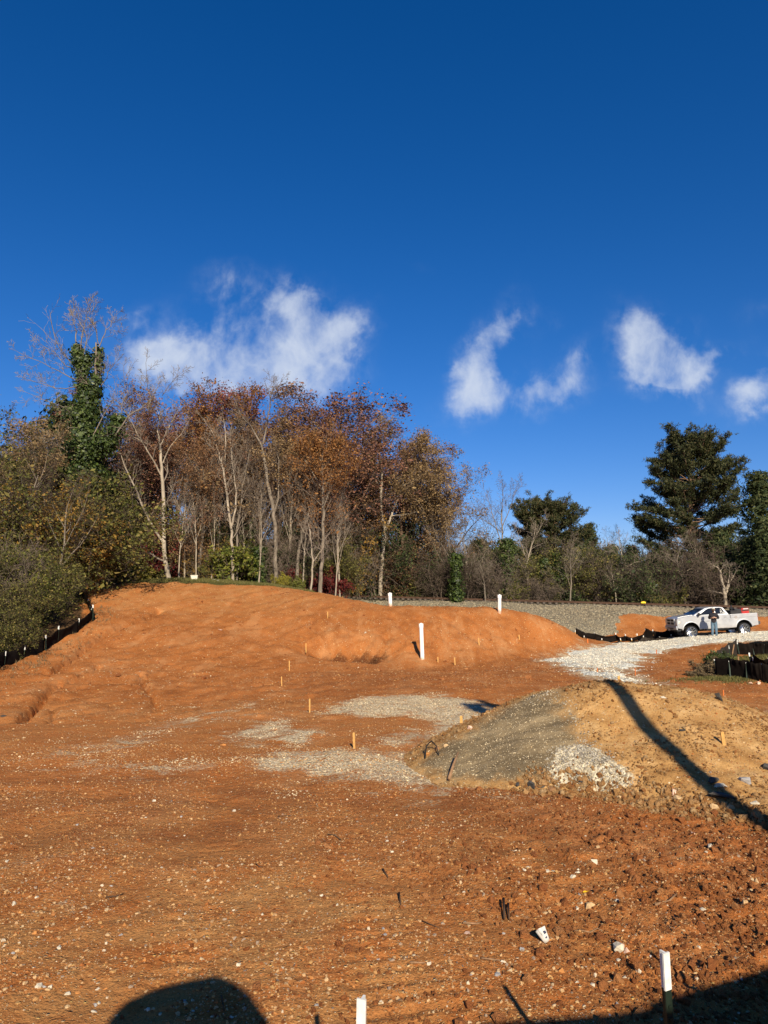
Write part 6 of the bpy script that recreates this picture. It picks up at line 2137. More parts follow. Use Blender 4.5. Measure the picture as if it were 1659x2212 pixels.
for i, (px, d, top, ki, leaf, wd) in enumerate([
        (10, 28.6, 1300, 1, L_OLIVE, 1.0), (-20, 26.5, 1330, 0, L_OLIVE, 1.0), (50, 30.5, 1275, 1, L_OLIVE, 1.0), (85, 33, 1262, 0, L_OLIVE, 1.0), (25, 32, 1200, 0, L_OLIVE, 1.1), (70, 35.5, 1190, 1, L_OLIVE, 1.1),
        (115, 36.5, 1225, 0, L_BRIGHT, .9), (10, 35, 1200, 1, L_BRIGHT, 1.1), (55, 38, 1190, 0, L_BRIGHT, 1.2), (105, 40, 1205, 1, L_OLIVE, 1.1), (140, 41.5, 1195, 0, L_OLIVE, 1.0), (165, 45, 1205, 1, L_BRIGHT, 1.1), (20, 40, 1075, 0, L_OLIVE, 1.2),
        (90, 44, 1085, 1, L_GOLD, 1.1), (150, 47, 1130, 0, L_OLIVE, 1.1), (-10, 31, 1240, 0, L_DRY, 1.0), (130, 37, 1280, 1, L_DRY, .9), (155, 39.6, 1262, 0, L_DRY, .9), (165, 37.2, 1318, 1, L_DRY, .7), (100, 32.3, 1325, 1, L_OLIVE, .8),
        (60, 29.5, 1352, 0, L_OLIVE, .8), (20, 27.6, 1385, 1, L_OLIVE, .8), (180, 40.5, 1300, 1, L_DRY, .6), (-35, 24.6, 1370, 1, L_OLIVE, 1.0), (120, 45, 1105, 1, L_OLIVE, 1.2), (45, 46, 1035, 1, L_OLIVE, 1.2), (5, 49, 975, 0, L_OLIVE, 1.2)]):
    lab = LBL[2] if leaf is L_DRY else (LBL[1] if leaf is L_BRIGHT else LBL[0])
    if leaf is L_GOLD: lab = 'yellowing brush high on the left bank'
    tr(K_BRUSH[ki], px - (72 if d < 37.5 else 34 if d < 42 else 0), d, top, 'brush', lab, {L_DRY: 'brown brush on the left bank', L_BRIGHT: 'leafy brush on the left bank', L_GOLD: 'yellowing brush on the left bank'}.get(leaf, LB), wd, dict(foliage=leaf), 'brush')
for i, (px, d, top) in enumerate([(-20, 31, 1215), (20, 34, 1225), (60, 36, 1240), (130, 41, 1225), (-25, 34, 1170), (60, 43, 1150), (120, 45, 1160), (50, 38, 1195), (170, 48, 1180)]):
    tr(K_THICKET[i % 2], px, d, top, 'bare_thicket', 'tangle of thin bare stems in the left bank brush', 'bare stems on the left bank', .8, None, 'brush')
r = np.random.default_rng(91)
for i in range(34):
    px = 900 + 780 * (i + r.random()) / 34
    d = r.uniform(69.5, 73.5)
    if i % 2:
        tr(K_THICKET[(i // 2) % 2], px, d, r.choice([r.uniform(1170, 1210), r.uniform(1225, 1265)]), 'bare_thicket', 'grey brown bare thicket along the far side of the railway', 'bare thickets beyond the railway', r.uniform(.8, 1.15),
           dict(branches=[B_DARK, B_DARK, B_TWIG][(i // 2) % 3]), 'brush')
    elif i % 4:
        tr(K_BARE[(i // 2) % 3], px, d - 2, r.uniform(1130, 1215), 'bare_tree', 'slender bare sapling in the thicket beyond the railway', 'bare saplings beyond the railway', r.uniform(.9, 1.3), dict(trunk=[B_PALE, B_GREY][i % 8 // 4], branches=[B_TWIG, B_TWIGP][i % 8 // 4]))
    else:
        tr(K_BRUSH[(i // 4) % 2], px, d + 3, r.uniform(1185, 1250), 'brush', 'half-leafy dull brush in the thicket beyond the railway', 'dull brush beyond the railway', r.uniform(.8, 1.2), dict(foliage=[L_OLIVE, L_CEDAR, L_CEDAR, L_OLIVE][i // 4 % 4]), 'brush')
for i in range(9):
    px = 220 + 680 * (i + r.random()) / 9
    tr(K_THICKET[i % 2] if i % 3 else K_SPARSE[0], px, r.uniform(56, 61) + (17 if px > 735 else 0), r.uniform(1100, 1190), 'bare_thicket', 'thin bare undergrowth between the trunks of the wood', 'undergrowth of the wood', r.uniform(.7, 1.0), None, 'brush')
# low olive growth closing the foot of the far thicket
for i in range(9):
    px = 890 + 790 * (i + r.random()) / 9
    tr(K_BUSH[i % 2], px, r.uniform(72, 76), r.uniform(1232, 1268), 'shrub', 'dark olive shrub in the thicket beyond the railway', 'olive shrubs beyond the railway', r.uniform(1.0, 1.4), dict(foliage=[L_OLIVE, L_CEDAR][i % 2]), 'shrub')
for i in range(14):
    px = 930 + 760 * (i + r.random()) / 14
    tr(K_CEDAR[i % 2], px, r.uniform(76, 80), r.uniform(1178, 1238), 'evergreen_tree', 'low dark evergreen behind the bare thicket beyond the railway', 'low evergreens beyond the railway', r.uniform(1.0, 1.5))
for i in range(12):
    px = 260 + 640 * (i + r.random()) / 12
    tr(K_BRUSH[i % 2], px, r.uniform(58, 62) + (17 if px > 735 else 0), r.uniform(1130, 1200), 'shrub', 'dark green undergrowth shrub between the trunks of the wood', 'green undergrowth of the wood', r.uniform(.9, 1.2), dict(foliage=[L_OLIVE, L_CEDAR, L_TAN, L_RUSSET][i % 4]), 'shrub')
# the wood goes on behind: rows of trees that only fill the gaps
for i in range(40):
    px = -60 + 1060 * (i + r.random()) / 40
    d = r.uniform(70, 84) + (8 if px > 735 else 0)
    lim = np.interp(px, [-60, 100, 250, 500, 650, 800, 960, 1000], [960, 930, 880, 885, 870, 940, 1045, 1120])
    k = i % 4
    lab, g = [('russet tree filling the depth of the wood', 'russet trees deep in the wood'), ('grey bare tree filling the depth of the wood', 'bare trees deep in the wood'), ('dark evergreen filling the depth of the wood', 'evergreens deep in the wood'),
              ('brown-leaved tree filling the depth of the wood', 'brown trees deep in the wood')][k]
    K = [K_LEAFY[i % 3], K_BARE[i % 3], K_CEDAR[i % 2], K_LEAFY[(i + 1) % 3]][k]
    tr(K, px, d, lim + (r.uniform(20, 90) if k != 2 else r.uniform(130, 220)), ['autumn_tree', 'bare_tree', 'evergreen_tree', 'autumn_tree'][k], lab, g, r.uniform(.9, 1.2), dict(crown=[L_RUSSET, None, L_CEDAR, L_TAN][k]) if k != 1 else None)
for i in range(26):
    px = 940 + 800 * (i + r.random()) / 26
    d = r.uniform(80, 96)
    k = i % 3
    lim = np.interp(px, [940, 1000, 1100, 1300, 1450, 1600, 1700], [1140, 1165, 1160, 1185, 1190, 1150, 1120])
    lab, g = [('dark evergreen closing the view beyond the railway', 'evergreens far beyond the railway'), ('grey bare tree closing the view beyond the railway', 'bare trees far beyond the railway'), ('dark evergreen closing the view beyond the railway', 'evergreens far beyond the railway')][k]
    tr([K_CEDAR[i % 2], K_BARE[i % 3], K_CEDAR[1]][k], px, d, lim + r.uniform(-10, 40), ['evergreen_tree', 'bare_tree', 'evergreen_tree'][k], lab, g, r.uniform(1.1, 1.6) if k != 1 else 1.0)
# dry brush heap at the corner of the right silt fence
tr(K_BUSH[1], 1524, 28.0, 1421, 'brush_heap', 'dry brown brush heap at the corner of the right silt fence', None, 1.6, dict(foliage=L_DRY), 'brush')
tr(K_BUSH[0], 1536, 29.0, 1408, 'shrub', 'small dark green shrub behind the dry brush heap', None, 1.3, dict(foliage=L_IVY), 'shrub')
tr(K_BUSH[1], 1500, 27.2, 1443, 'brush_heap', 'low grey twigs in front of the dry brush heap', None, 2.2, dict(foliage=L_DRY), 'brush')


# grass and weeds
def grass_mass(label, P, h, mat, seed, per=5):
    r_ = np.random.default_rng(seed)
    n = len(P)
    B = np.repeat(P, per, 0) + r_.normal(0, .04, (n * per, 3)) * np.array([1, 1, 0])
    hh = h * r_.uniform(.5, 1.3, len(B))
    a = r_.uniform(0, 6.28, len(B))
    side = np.stack([np.cos(a), np.sin(a), np.zeros(len(B))], 1) * .012
    lean = r_.normal(0, .35, (len(B), 3)) * hh[:, None]
    lean[:, 2] = hh
    V = np.stack([B - side, B + side, B + lean], 1).reshape(-1, 3)
    o = mesh_from('grass', V, np.arange(len(V)).reshape(-1, 3), mat)
    return tag(o, label, kind='stuff')


L_GRASS = island_mat('grass blades', [(0, (.07, .066, .018)), (.5, (.13, .125, .032)), (1, (.24, .20, .08))], .7, .25)
x, y = r.uniform(-17, -5, 2600), r.uniform(49.2, 52.5, 2600)
grass_mass('short green grass along the foot of the wood', np.stack([x, y, terrain(x, y)], 1), .16, L_GRASS, 1)
g0 = gp(1540, 1467)
x, y = r.normal(g0[0] + .6, 1.0, 700), r.normal(g0[1], .35, 700)
grass_mass('dark green weeds before the right silt fence', np.stack([x, y, terrain(x, y)], 1), .07, L_GRASS, 2)
g0 = gp(1610, 1428)
x, y = r.uniform(g0[0] - .4, g0[0] + 3.0, 2600), r.uniform(28.2, 34.2, 2600)
grass_mass('sunlit green grass inside the right silt fence', np.stack([x, y, terrain(x, y)], 1), .12, L_GRASS, 3)
q = np.array(fence_w)
tt = r.uniform(0, len(q) - 1.001, 900); i = tt.astype(int)
w_ = q[i] + (q[i + 1] - q[i]) * (tt - i)[:, None] + np.stack([r.normal(.35, .4, 900), r.normal(0, .5, 900)], 1)
w_ = w_[(w_[:, 1] > 22)]
grass_mass('dry weeds at the foot of the left silt fence', np.stack([w_[:, 0], w_[:, 1], terrain(w_[:, 0], w_[:, 1])], 1)[::3], .15, L_DRY, 4, 4)


# ------------------------------------------------------------------ labels: repeats told apart by their place in their own row
ORD = 'leftmost second third fourth fifth sixth seventh eighth ninth tenth eleventh twelfth thirteenth fourteenth fifteenth sixteenth seventeenth eighteenth nineteenth twentieth'.split()


def order_row(group, head, tail):
    row = [o for o in bpy.data.objects if o.parent is None and o.get('group') == group]
    row.sort(key=lambda o: o.location.x / max(o.location.y, 1))
    for i, o in enumerate(row):
        o['label'] = (f'{ORD[i]} {head}' if i == 0 else f'{ORD[i]} {head} from the left') + f' {tail}'


order_row('slim pale trees along the wood edge', 'slim pale bare tree', 'along the front of the wood')
order_row('bare thickets beyond the railway', 'grey brown bare thicket', 'along the far side of the railway')
order_row('bare saplings beyond the railway', 'slender bare sapling', 'in the thicket beyond the railway')
order_row('dull brush beyond the railway', 'half-leafy dull brush clump', 'beyond the railway')
order_row('olive shrubs beyond the railway', 'dark olive shrub', 'in the thicket beyond the railway')
order_row('undergrowth of the wood', 'thin bare undergrowth clump', 'between the trunks of the wood')
order_row('green undergrowth of the wood', 'leafy undergrowth clump', 'between the trunks of the wood')
order_row('bare stems on the left bank', 'tangle of bare stems', 'in the left bank brush')
order_row('brush on the left bank', 'olive brush clump', 'behind the left silt fence')
order_row('leafy brush on the left bank', 'leafy green brush clump', 'high on the left bank')
order_row('brown brush on the left bank', 'brown weedy brush clump', 'on the left bank')
order_row('yellowing brush on the left bank', 'yellowing brush clump', 'high on the left bank')
order_row('low evergreens beyond the railway', 'low dark evergreen', 'behind the thicket beyond the railway')
# ------------------------------------------------------------------ the pickup truck
def car_paint(name, col, metal=.55, rough=.32):
    m, t = mat_new(name)
    pos = t.node('ShaderNodeTexCoord').outputs['Object']
    n = t.noise(pos, 1.4, 5, .65)
    sepz = t.node('ShaderNodeSeparateXYZ', {0: pos}).outputs[2]
    dust = t.math('MULTIPLY', t.smooth(n, .40, .72), .30)
    low = t.smooth(t.math('ADD', sepz, t.math('MULTIPLY', n, .25)), .95, .55)      # road dust thrown up along the sills
    c = t.mix(t.math('MULTIPLY', low, .40), col, (.34, .24, .16))
    c = t.mix(t.math('MULTIPLY', dust, .25), c, (.42, .37, .32))
    b = finish(t, c, rough, None, .5, .02, .5, metal, {'Coat Weight': .5, 'Coat Roughness': .12})
    r_ = t.math('MULTIPLY_ADD', dust, .5, rough)
    t.set(b.inputs['Roughness'], r_)
    return m


M_SILVER = car_paint('silver paint', (.46, .465, .47), .45, .34)
M_GLASS = plain('tinted glass', (.010, .012, .014), .06, .6, var=.1)
M_CHROME = plain('chrome', (.52, .52, .52), .24, .5, 1.0, var=.05)
M_BLACK = plain('black plastic', (.022, .022, .023), .55, .35)
M_UNDER = plain('dirty steel', (.035, .028, .023), .8, .2, var=.4)
M_TYRE = plain('tyre rubber', (.022, .021, .020), .85, .2, var=.3)
M_LAMP = plain('headlight lens', (.72, .70, .62), .15, .6)
M_AMBER = plain('amber lens', (.65, .28, .05), .2, .5)
M_REDLAMP = plain('red lens', (.30, .018, .015), .25, .5)
M_REDPAINT = plain('red paint', (.42, .028, .025), .4, .4)

tz0 = pix(1497, 1378.5, 48.5)
tz1 = pix(1607, 1371.5, 48.5)
mid = (tz0 + tz1) / 2
truck_pitch = math.atan2(tz1[2] - tz0[2], tz1[0] - tz0[0])
for _x in (mid[0],):
    pass
truck = empty('pickup_truck', (mid[0], 48.5 + .92, mid[2]), 0, 'lifted silver four-door pickup truck with chrome wheels parked on the gravel road', 'pickup truck')
truck.rotation_euler = (0, -truck_pitch, 0)
# local frame: -x is the nose, -y the driver's side, z up from the ground
XF, XR, RT = -1.785, 1.785, .405


def arc(cx, cz, rad, a0, a1, n, sx=1.0):
    return [(cx + rad * sx * math.cos(R(a0 + (a1 - a0) * i / n)), cz + rad * math.sin(R(a0 + (a1 - a0) * i / n))) for i in range(n + 1)]


front_arch = arc(XF, .50, .57, 178, 2, 12)
rear_arch = arc(XR, .48, .55, 178, 2, 12)
outline = [(-2.90, .70), (-2.97, .90), (-3.00, 1.06), (-2.985, 1.24), (-2.90, 1.335), (-2.66, 1.395), (-2.2, 1.45), (-1.70, 1.505), (-1.50, 1.50), (.90, 1.45), (.92, 1.19), (2.90, 1.19), (2.93, 1.15), (2.93, .62), (2.36, .56)]
outline += rear_arch[::-1] + [(1.22, .54), (.95, .53), (-.2, .54), (-1.19, .55)] + front_arch[::-1] + [(-2.38, .62), (-2.6, .66)]
outline = outline[::-1]
HW = .985


def shell(mb, poly, layers):
    """Closed outline swept across the width through (y, inset) layers."""
    cxm = sum(p[0] for p in poly) / len(poly); czm = sum(p[1] for p in poly) / len(poly)
    n = len(poly)
    rings = []
    for (y, ins) in layers:
        ring = []
        for i in range(n):
            a, b, c = poly[i - 1], poly[i], poly[(i + 1) % n]
            tx, tz = c[0] - a[0], c[1] - a[1]
            l = math.hypot(tx, tz) + 1e-9
            nx, nz = -tz / l, tx / l
            ring.append((b[0] + nx * ins, y, b[1] + nz * ins))
        rings.append(ring)
    vs = [v for ring in rings for v in ring]
    fs = []
    for k in range(len(rings) - 1):
        for i in range(n):
            j = (i + 1) % n
            fs.append((k * n + i, k * n + j, (k + 1) * n + j, (k + 1) * n + i))
    fs.append(tuple(range(n))[::-1])
    fs.append(tuple((len(rings) - 1) * n + i for i in range(n)))
    mb.add(vs, fs)


area = sum(outline[i][0] * outline[(i + 1) % len(outline)][1] - outline[(i + 1) % len(outline)][0] * outline[i][1] for i in range(len(outline)))
if area < 0:
    outline = outline[::-1]
mb = MB()
shell(mb, outline, [(-HW, .022), (-HW + .015, .007), (-HW + .05, 0), (HW - .05, 0), (HW - .015, .007), (HW, .022)])
body = mb.build('body', M_SILVER, truck)
smooth_by_angle(body, 32)
# hood crown
mb = MB()
mb.prism([(-2.88, 1.33), (-2.6, 1.425), (-2.2, 1.482), (-1.70, 1.532), (-1.50, 1.535), (-1.5, 1.40), (-2.88, 1.30)], -.74, .74)
hood = mb.build('hood', M_SILVER, truck)
bv = hood.modifiers.new('soft', 'BEVEL'); bv.width = .03; bv.segments = 3; bv.limit_method = 'ANGLE'
# cab greenhouse: pillars and roof
roofline = [(-1.62, 1.475), (-.62, 1.945), (-.35, 1.985), (.10, 1.99), (.42, 1.965), (.60, 1.92), (.88, 1.44)]
mb = MB()
nb = len(roofline)
vs = []
for s in (-1, 1):
    for k, (x, z) in enumerate(roofline):
        tt = (z - 1.44) / .55
        vs.append((x, s * (.935 - .20 * tt), z))
fs = [(i, i + 1, nb + i + 1, nb + i) for i in range(nb - 1)] + [tuple(range(nb))[::-1], tuple(range(nb, 2 * nb))]
mb.add(vs, fs)
cab = mb.build('cab', M_SILVER, truck)
bv = cab.modifiers.new('soft', 'BEVEL'); bv.width = .045; bv.segments = 3; bv.limit_method = 'ANGLE'


def side_pane(name, poly, s, mat, off=.006, parent=truck):
    """A flat pane lying on the leaning cab side."""
    vs = []
    for d in (off, -.02):
        for x, z in poly:
            tt = (z - 1.44) / .55
            vs.append((x, s * (.935 - .20 * tt + d), z))
    n = len(poly)
    mb = MB()
    mb.add(vs, [tuple(range(n)), tuple(range(2 * n - 1, n - 1, -1))] + [(i, (i + 1) % n, n + (i + 1) % n, n + i) for i in range(n)])
    return mb.build(name, mat, parent)


for s in (-1, 1):
    side_pane('window', [(-1.17, 1.50), (-.98, 1.60), (-.60, 1.83), (-.42, 1.905), (-.16, 1.925), (-.10, 1.50)], s, M_GLASS)
    w2 = side_pane('window', [(.02, 1.50), (-.03, 1.925), (.36, 1.915), (.50, 1.88), (.66, 1.50)], s, M_GLASS)
    if s < 0:
        mb = MB()                                           # white stickers in the rear door window
        yy_ = lambda z: -(.935 - .20 * (z - 1.44) / .55 + .009)
        for (x0, z0, x1, z1) in [(.36, 1.80, .48, 1.815), (.39, 1.755, .41, 1.80), (.33, 1.70, .50, 1.712), (.37, 1.655, .44, 1.69), (.32, 1.615, .38, 1.645), (.40, 1.60, .43, 1.65),
                                 (.47, 1.61, .57, 1.625), (.46, 1.575, .52, 1.60), (.54, 1.57, .60, 1.60), (.34, 1.56, .39, 1.59), (.49, 1.545, .57, 1.56)]:
            mb.add([(x0, yy_(z0), z0), (x1, yy_(z0), z0), (x1, yy_(z1), z1), (x0, yy_(z1), z1)], [(0, 1, 2, 3)])
        mb.build('sticker', M_WHITE_PAINT, w2)
    # doors: skins standing a hair proud of the body, with handle and lower crease
    for (x0, x1, hx) in [(-1.16, -.07, -.32), (-.05, .86, .60)]:
        mb = MB()
        y0, y1 = s * (HW - .03), s * (HW + .006)
        prof = [(x0, .62), (x0 + .03, .58), (x1 - .03, .58), (x1, .62), (x1, 1.42), (x1 - .03, 1.455), (x0 + .03, 1.455), (x0, 1.42)]
        mb.prism(prof, min(y0, y1), max(y0, y1))
        dr = mb.build('door', M_SILVER, truck)
        bv = dr.modifiers.new('soft', 'BEVEL'); bv.width = .012; bv.segments = 2; bv.limit_method = 'ANGLE'
        mb = MB()
        mb.box((hx - .10, min(s * (HW + .005), s * (HW + .045)), 1.27), (hx + .10, max(s * (HW + .005), s * (HW + .045)), 1.31), .012)
        mb.build('handle', M_SILVER, dr)
        mb = MB()
        mb.box((x0 + .01, min(s * (HW + .004), s * (HW + .018)), .80), (x1 - .01, max(s * (HW + .004), s * (HW + .018)), .825), .006)
        mb.build('moulding', M_SILVER, dr)
    # mirror
    mb = MB(); mb.box((-1.20, min(s * .93, s * 1.02), 1.50), (-1.12, max(s * .93, s * 1.02), 1.56)); mir = mb.build('mirror', M_BLACK, truck)
    mb = MB(); mb.box((-1.30, min(s * 1.0, s * 1.24), 1.46), (-1.16, max(s * 1.0, s * 1.24), 1.66), .035); mb.build('mirror_shell', M_BLACK, mir)
    mb = MB(); mb.box((-1.158, min(s * 1.03, s * 1.21), 1.49), (-1.15, max(s * 1.03, s * 1.21), 1.63), .003); mb.build('mirror_glass', M_CHROME, mir)
    # bed side with its wheel lip
    mb = MB()
    poly = [(.94, 1.185), (2.90, 1.185), (2.93, 1.20), (2.93, 1.395), (2.89, 1.42), (.97, 1.435), (.94, 1.41)]
    mb.prism(poly, min(s * (HW - .09), s * (HW + .002)), max(s * (HW - .09), s * (HW + .002)))
    bs = mb.build('bed_side', M_SILVER, truck)
    bv = bs.modifiers.new('soft', 'BEVEL'); bv.width = .03; bv.segments = 3; bv.limit_method = 'ANGLE'
    for (cx, cz, rad) in ((XF, .50, .57), (XR, .48, .55)):
        mb = MB()
        inn, outr = arc(cx, cz, rad - .004, 172, 8, 14), arc(cx, cz, rad + .055, 172, 8, 14)
        ya, yb = s * (HW - .06), s * (HW + .03)
        n = len(inn)
        vs = [(x, ya, z) for x, z in inn] + [(x, yb, z) for x, z in inn] + [(x, s * (HW + .022), z) for x, z in outr] + [(x, ya, z) for x, z in outr]
        fs = []
        for i in range(n - 1):
            for k in range(3):
                fs.append((k * n + i, k * n + i + 1, (k + 1) * n + i + 1, (k + 1) * n + i))
        mb.add(vs, fs)
        smooth_by_angle(mb.build('wheel_lip', M_SILVER, truck), 50)
        # dark wheel well
        mb = MB()
        w = arc(cx, cz, rad - .006, 180, 0, 12)
        n = len(w)
        ya, yb = s * .42, s * (HW - .02)
        mb.add([(x, ya, z) for x, z in w] + [(x, yb, z) for x, z in w], [(i, i + 1, n + i + 1, n + i) for i in range(n - 1)] + [tuple(range(n))])
        mb.build('wheel_well', M_UNDER, truck)
# windshield and rear window
mb = MB()
vs = []
for d in (.004, -.02):
    vs += [(-1.52, -.83, 1.515 + d), (-1.52, .83, 1.515 + d), (-.68, .685, 1.918 + d), (-.68, -.685, 1.918 + d)]
vs = [(x - .006 if i < 4 else x, y, z) for i, (x, y, z) in enumerate(vs)]
mb.add(vs, [(0, 1, 2, 3), (7, 6, 5, 4), (0, 4, 5, 1), (1, 5, 6, 2), (2, 6, 7, 3), (3, 7, 4, 0)])
mb.build('windshield', M_GLASS, truck)
mb = MB()
mb.add([(.872, -.74, 1.52), (.872, .74, 1.52), (.676, .66, 1.86), (.676, -.66, 1.86)], [(0, 1, 2, 3)])
mb.build('rear_window', M_GLASS, truck)
# bed floor and walls
mb = MB()
mb.box((.93, -.89, 1.191), (2.86, .89, 1.205))
mb.box((.93, -.90, 1.205), (.98, .90, 1.40))
mb.build('bed_liner', M_BLACK, truck)
mb = MB()
mb.prism([(2.865, 1.0), (2.925, 1.0), (2.925, 1.39), (2.90, 1.41), (2.865, 1.41)], -.885, .885)
mb.build('tailgate', M_SILVER, truck)
# nose
mb = MB()
mb.prism([(-2.96, .90), (-3.03, .96), (-3.035, 1.20), (-2.99, 1.315), (-2.90, 1.345), (-2.90, .90)], -.60, .60)
g = mb.build('grille', M_BLACK, truck)
mb = MB()
for (y0, y1, z0, z1) in [(-.62, .62, 1.29, 1.35), (-.62, .62, .895, .945), (-.62, -.565, .92, 1.32), (.565, .62, .92, 1.32), (-.035, .035, .92, 1.32), (-.6, .6, 1.10, 1.155)]:
    mb.box((-3.06, y0, z0), (-2.95, y1, z1), .012)
mb.build('grille_cross', M_SILVER, g)
mb = MB()
for z_ in (.98, 1.03, 1.21, 1.255):
    mb.box((-3.045, -.56, z_), (-3.02, .56, z_ + .014))
mb.build('grille_bar', M_UNDER, g)
for s in (-1, 1):
    mb = MB()
    y0, y1 = (s * .63, s * .99)
    mb.add([(-2.99, s * .63, .99), (-2.99, s * .63, 1.225), (-2.80, s * .992, 1.01), (-2.78, s * .992, 1.205), (-2.62, s * 1.0, 1.045), (-2.58, s * 1.0, 1.16),
            (-2.7, s * .6, .99), (-2.7, s * .6, 1.225)], [(0, 2, 3, 1), (2, 4, 5, 3), (0, 1, 7, 6), (1, 3, 5, 7), (0, 6, 4, 2), (4, 6, 7, 5)])
    h = mb.build('headlight', M_LAMP, truck)
    mb = MB()
    mb.box((-2.70, min(s * .985, s * 1.004), 1.04), (-2.60, max(s * .985, s * 1.004), 1.10), .008)
    mb.build('turn_lens', M_AMBER, h)
    mb = MB()
    mb.lathe([(0, -.0), (.055, .0), (.06, .01), (0, .012)], (0, 0, 0), 'z', 14)
    fl = mb.build('fog_lamp', M_LAMP, truck)
    fl.location = (-3.03, s * .70, .70); fl.rotation_euler = (0, R(-90), 0)
    mb = MB()
    mb.box((2.90, min(s * .80, s * .99), 1.02), (2.95, max(s * .80, s * .99), 1.37), .015)
    mb.build('tail_light', M_REDLAMP, truck)
mb = MB()
pts = [(-2.99, .60), (-3.10, .62), (-3.12, .74), (-3.06, .86), (-2.95, .88), (-2.9, .6)]
mb.prism(pts, -.97, .97)
fb_ = mb.build('front_bumper', M_SILVER, truck)
bv = fb_.modifiers.new('soft', 'BEVEL'); bv.width = .03; bv.segments = 2; bv.limit_method = 'ANGLE'
mb = MB(); mb.box((-3.13, -.52, .655), (-3.09, .52, .735)); mb.build('air_slot', M_BLACK, fb_)
mb = MB(); mb.box((-3.135, .08, .52), (-3.12, .40, .67), .004); mb.build('number_plate', plain('plate', (.62, .45, .33), .5), truck)
mb = MB(); mb.box((-3.0, -.9, .50), (-2.5, .9, .60), .02); mb.build('air_dam', M_BLACK, truck)
mb = MB()
mb.box((2.93, -.97, .66), (3.13, .97, .86), .03)
mb.box((2.9, -.5, .60), (3.08, .5, .66), .01)
mb.build('rear_bumper', plain('grey bumper', (.11, .11, .11), .4, .4, .6), truck)
mb = MB(); mb.box((3.02, -.06, .47), (3.26, .06, .57), .01); mb.build('tow_hitch', M_UNDER, truck)
# chassis, axles, exhaust
mb = MB()
for y_ in (-.42, .42):
    mb.box((-2.8, y_ - .05, .50), (2.85, y_ + .05, .62))
for x_ in (XF, XR):
    mb.tube([(x_, -.72, RT), (x_, .72, RT)], .06, 10)
    mb.lathe([(.02, -.14), (.16, -.08), (.16, .08), (.02, .14)], (x_, .06, RT), 'y', 12)
mb.tube([(XF, .1, .44), (XR, .06, .44)], .045, 8)
mb.tube([(-1.0, .25, .40), (.3, .28, .38), (.9, .28, .38), (2.7, .5, .46)], [.04, .04, .12, .04], 8)
for x_ in (XF + .12, XR - .12):
    for y_ in (-.55, .55):
        mb.tube([(x_, y_, .40), (x_ + .08, y_ * .85, .95)], .035, 8)
mb.box((-.9, -.75, .42), (.6, -.50, .56), .03)
mb.build('chassis', M_UNDER, truck)
mb = MB(); mb.box((-.80, -1.0, .455), (.78, -.84, .50), .02); mb.build('running_board', M_BLACK, truck)
# script badge on the front door: a low line of raised dashes
mb = MB()
xx = -1.10
for k in range(13):
    w_ = .022 + .012 * ((k * 7) % 3)
    mb.box((xx, -HW - .014, 1.062), (xx + w_, -HW - .0055, 1.085))
    xx += w_ + (.012 if k != 5 else .05)
mb.build('door_badge', plain('badge grey', (.16, .16, .165), .3, .4, .8), truck)
mb = MB(); mb.lathe([(.085, 0), (.10, .004), (.10, .006), (0, .007)], (0, 0, 0), 'z', 24)
fc = mb.build('fuel_door', M_SILVER, truck); fc.location = (1.30, -HW - .003, 1.22); fc.rotation_euler = (R(90), 0, 0)


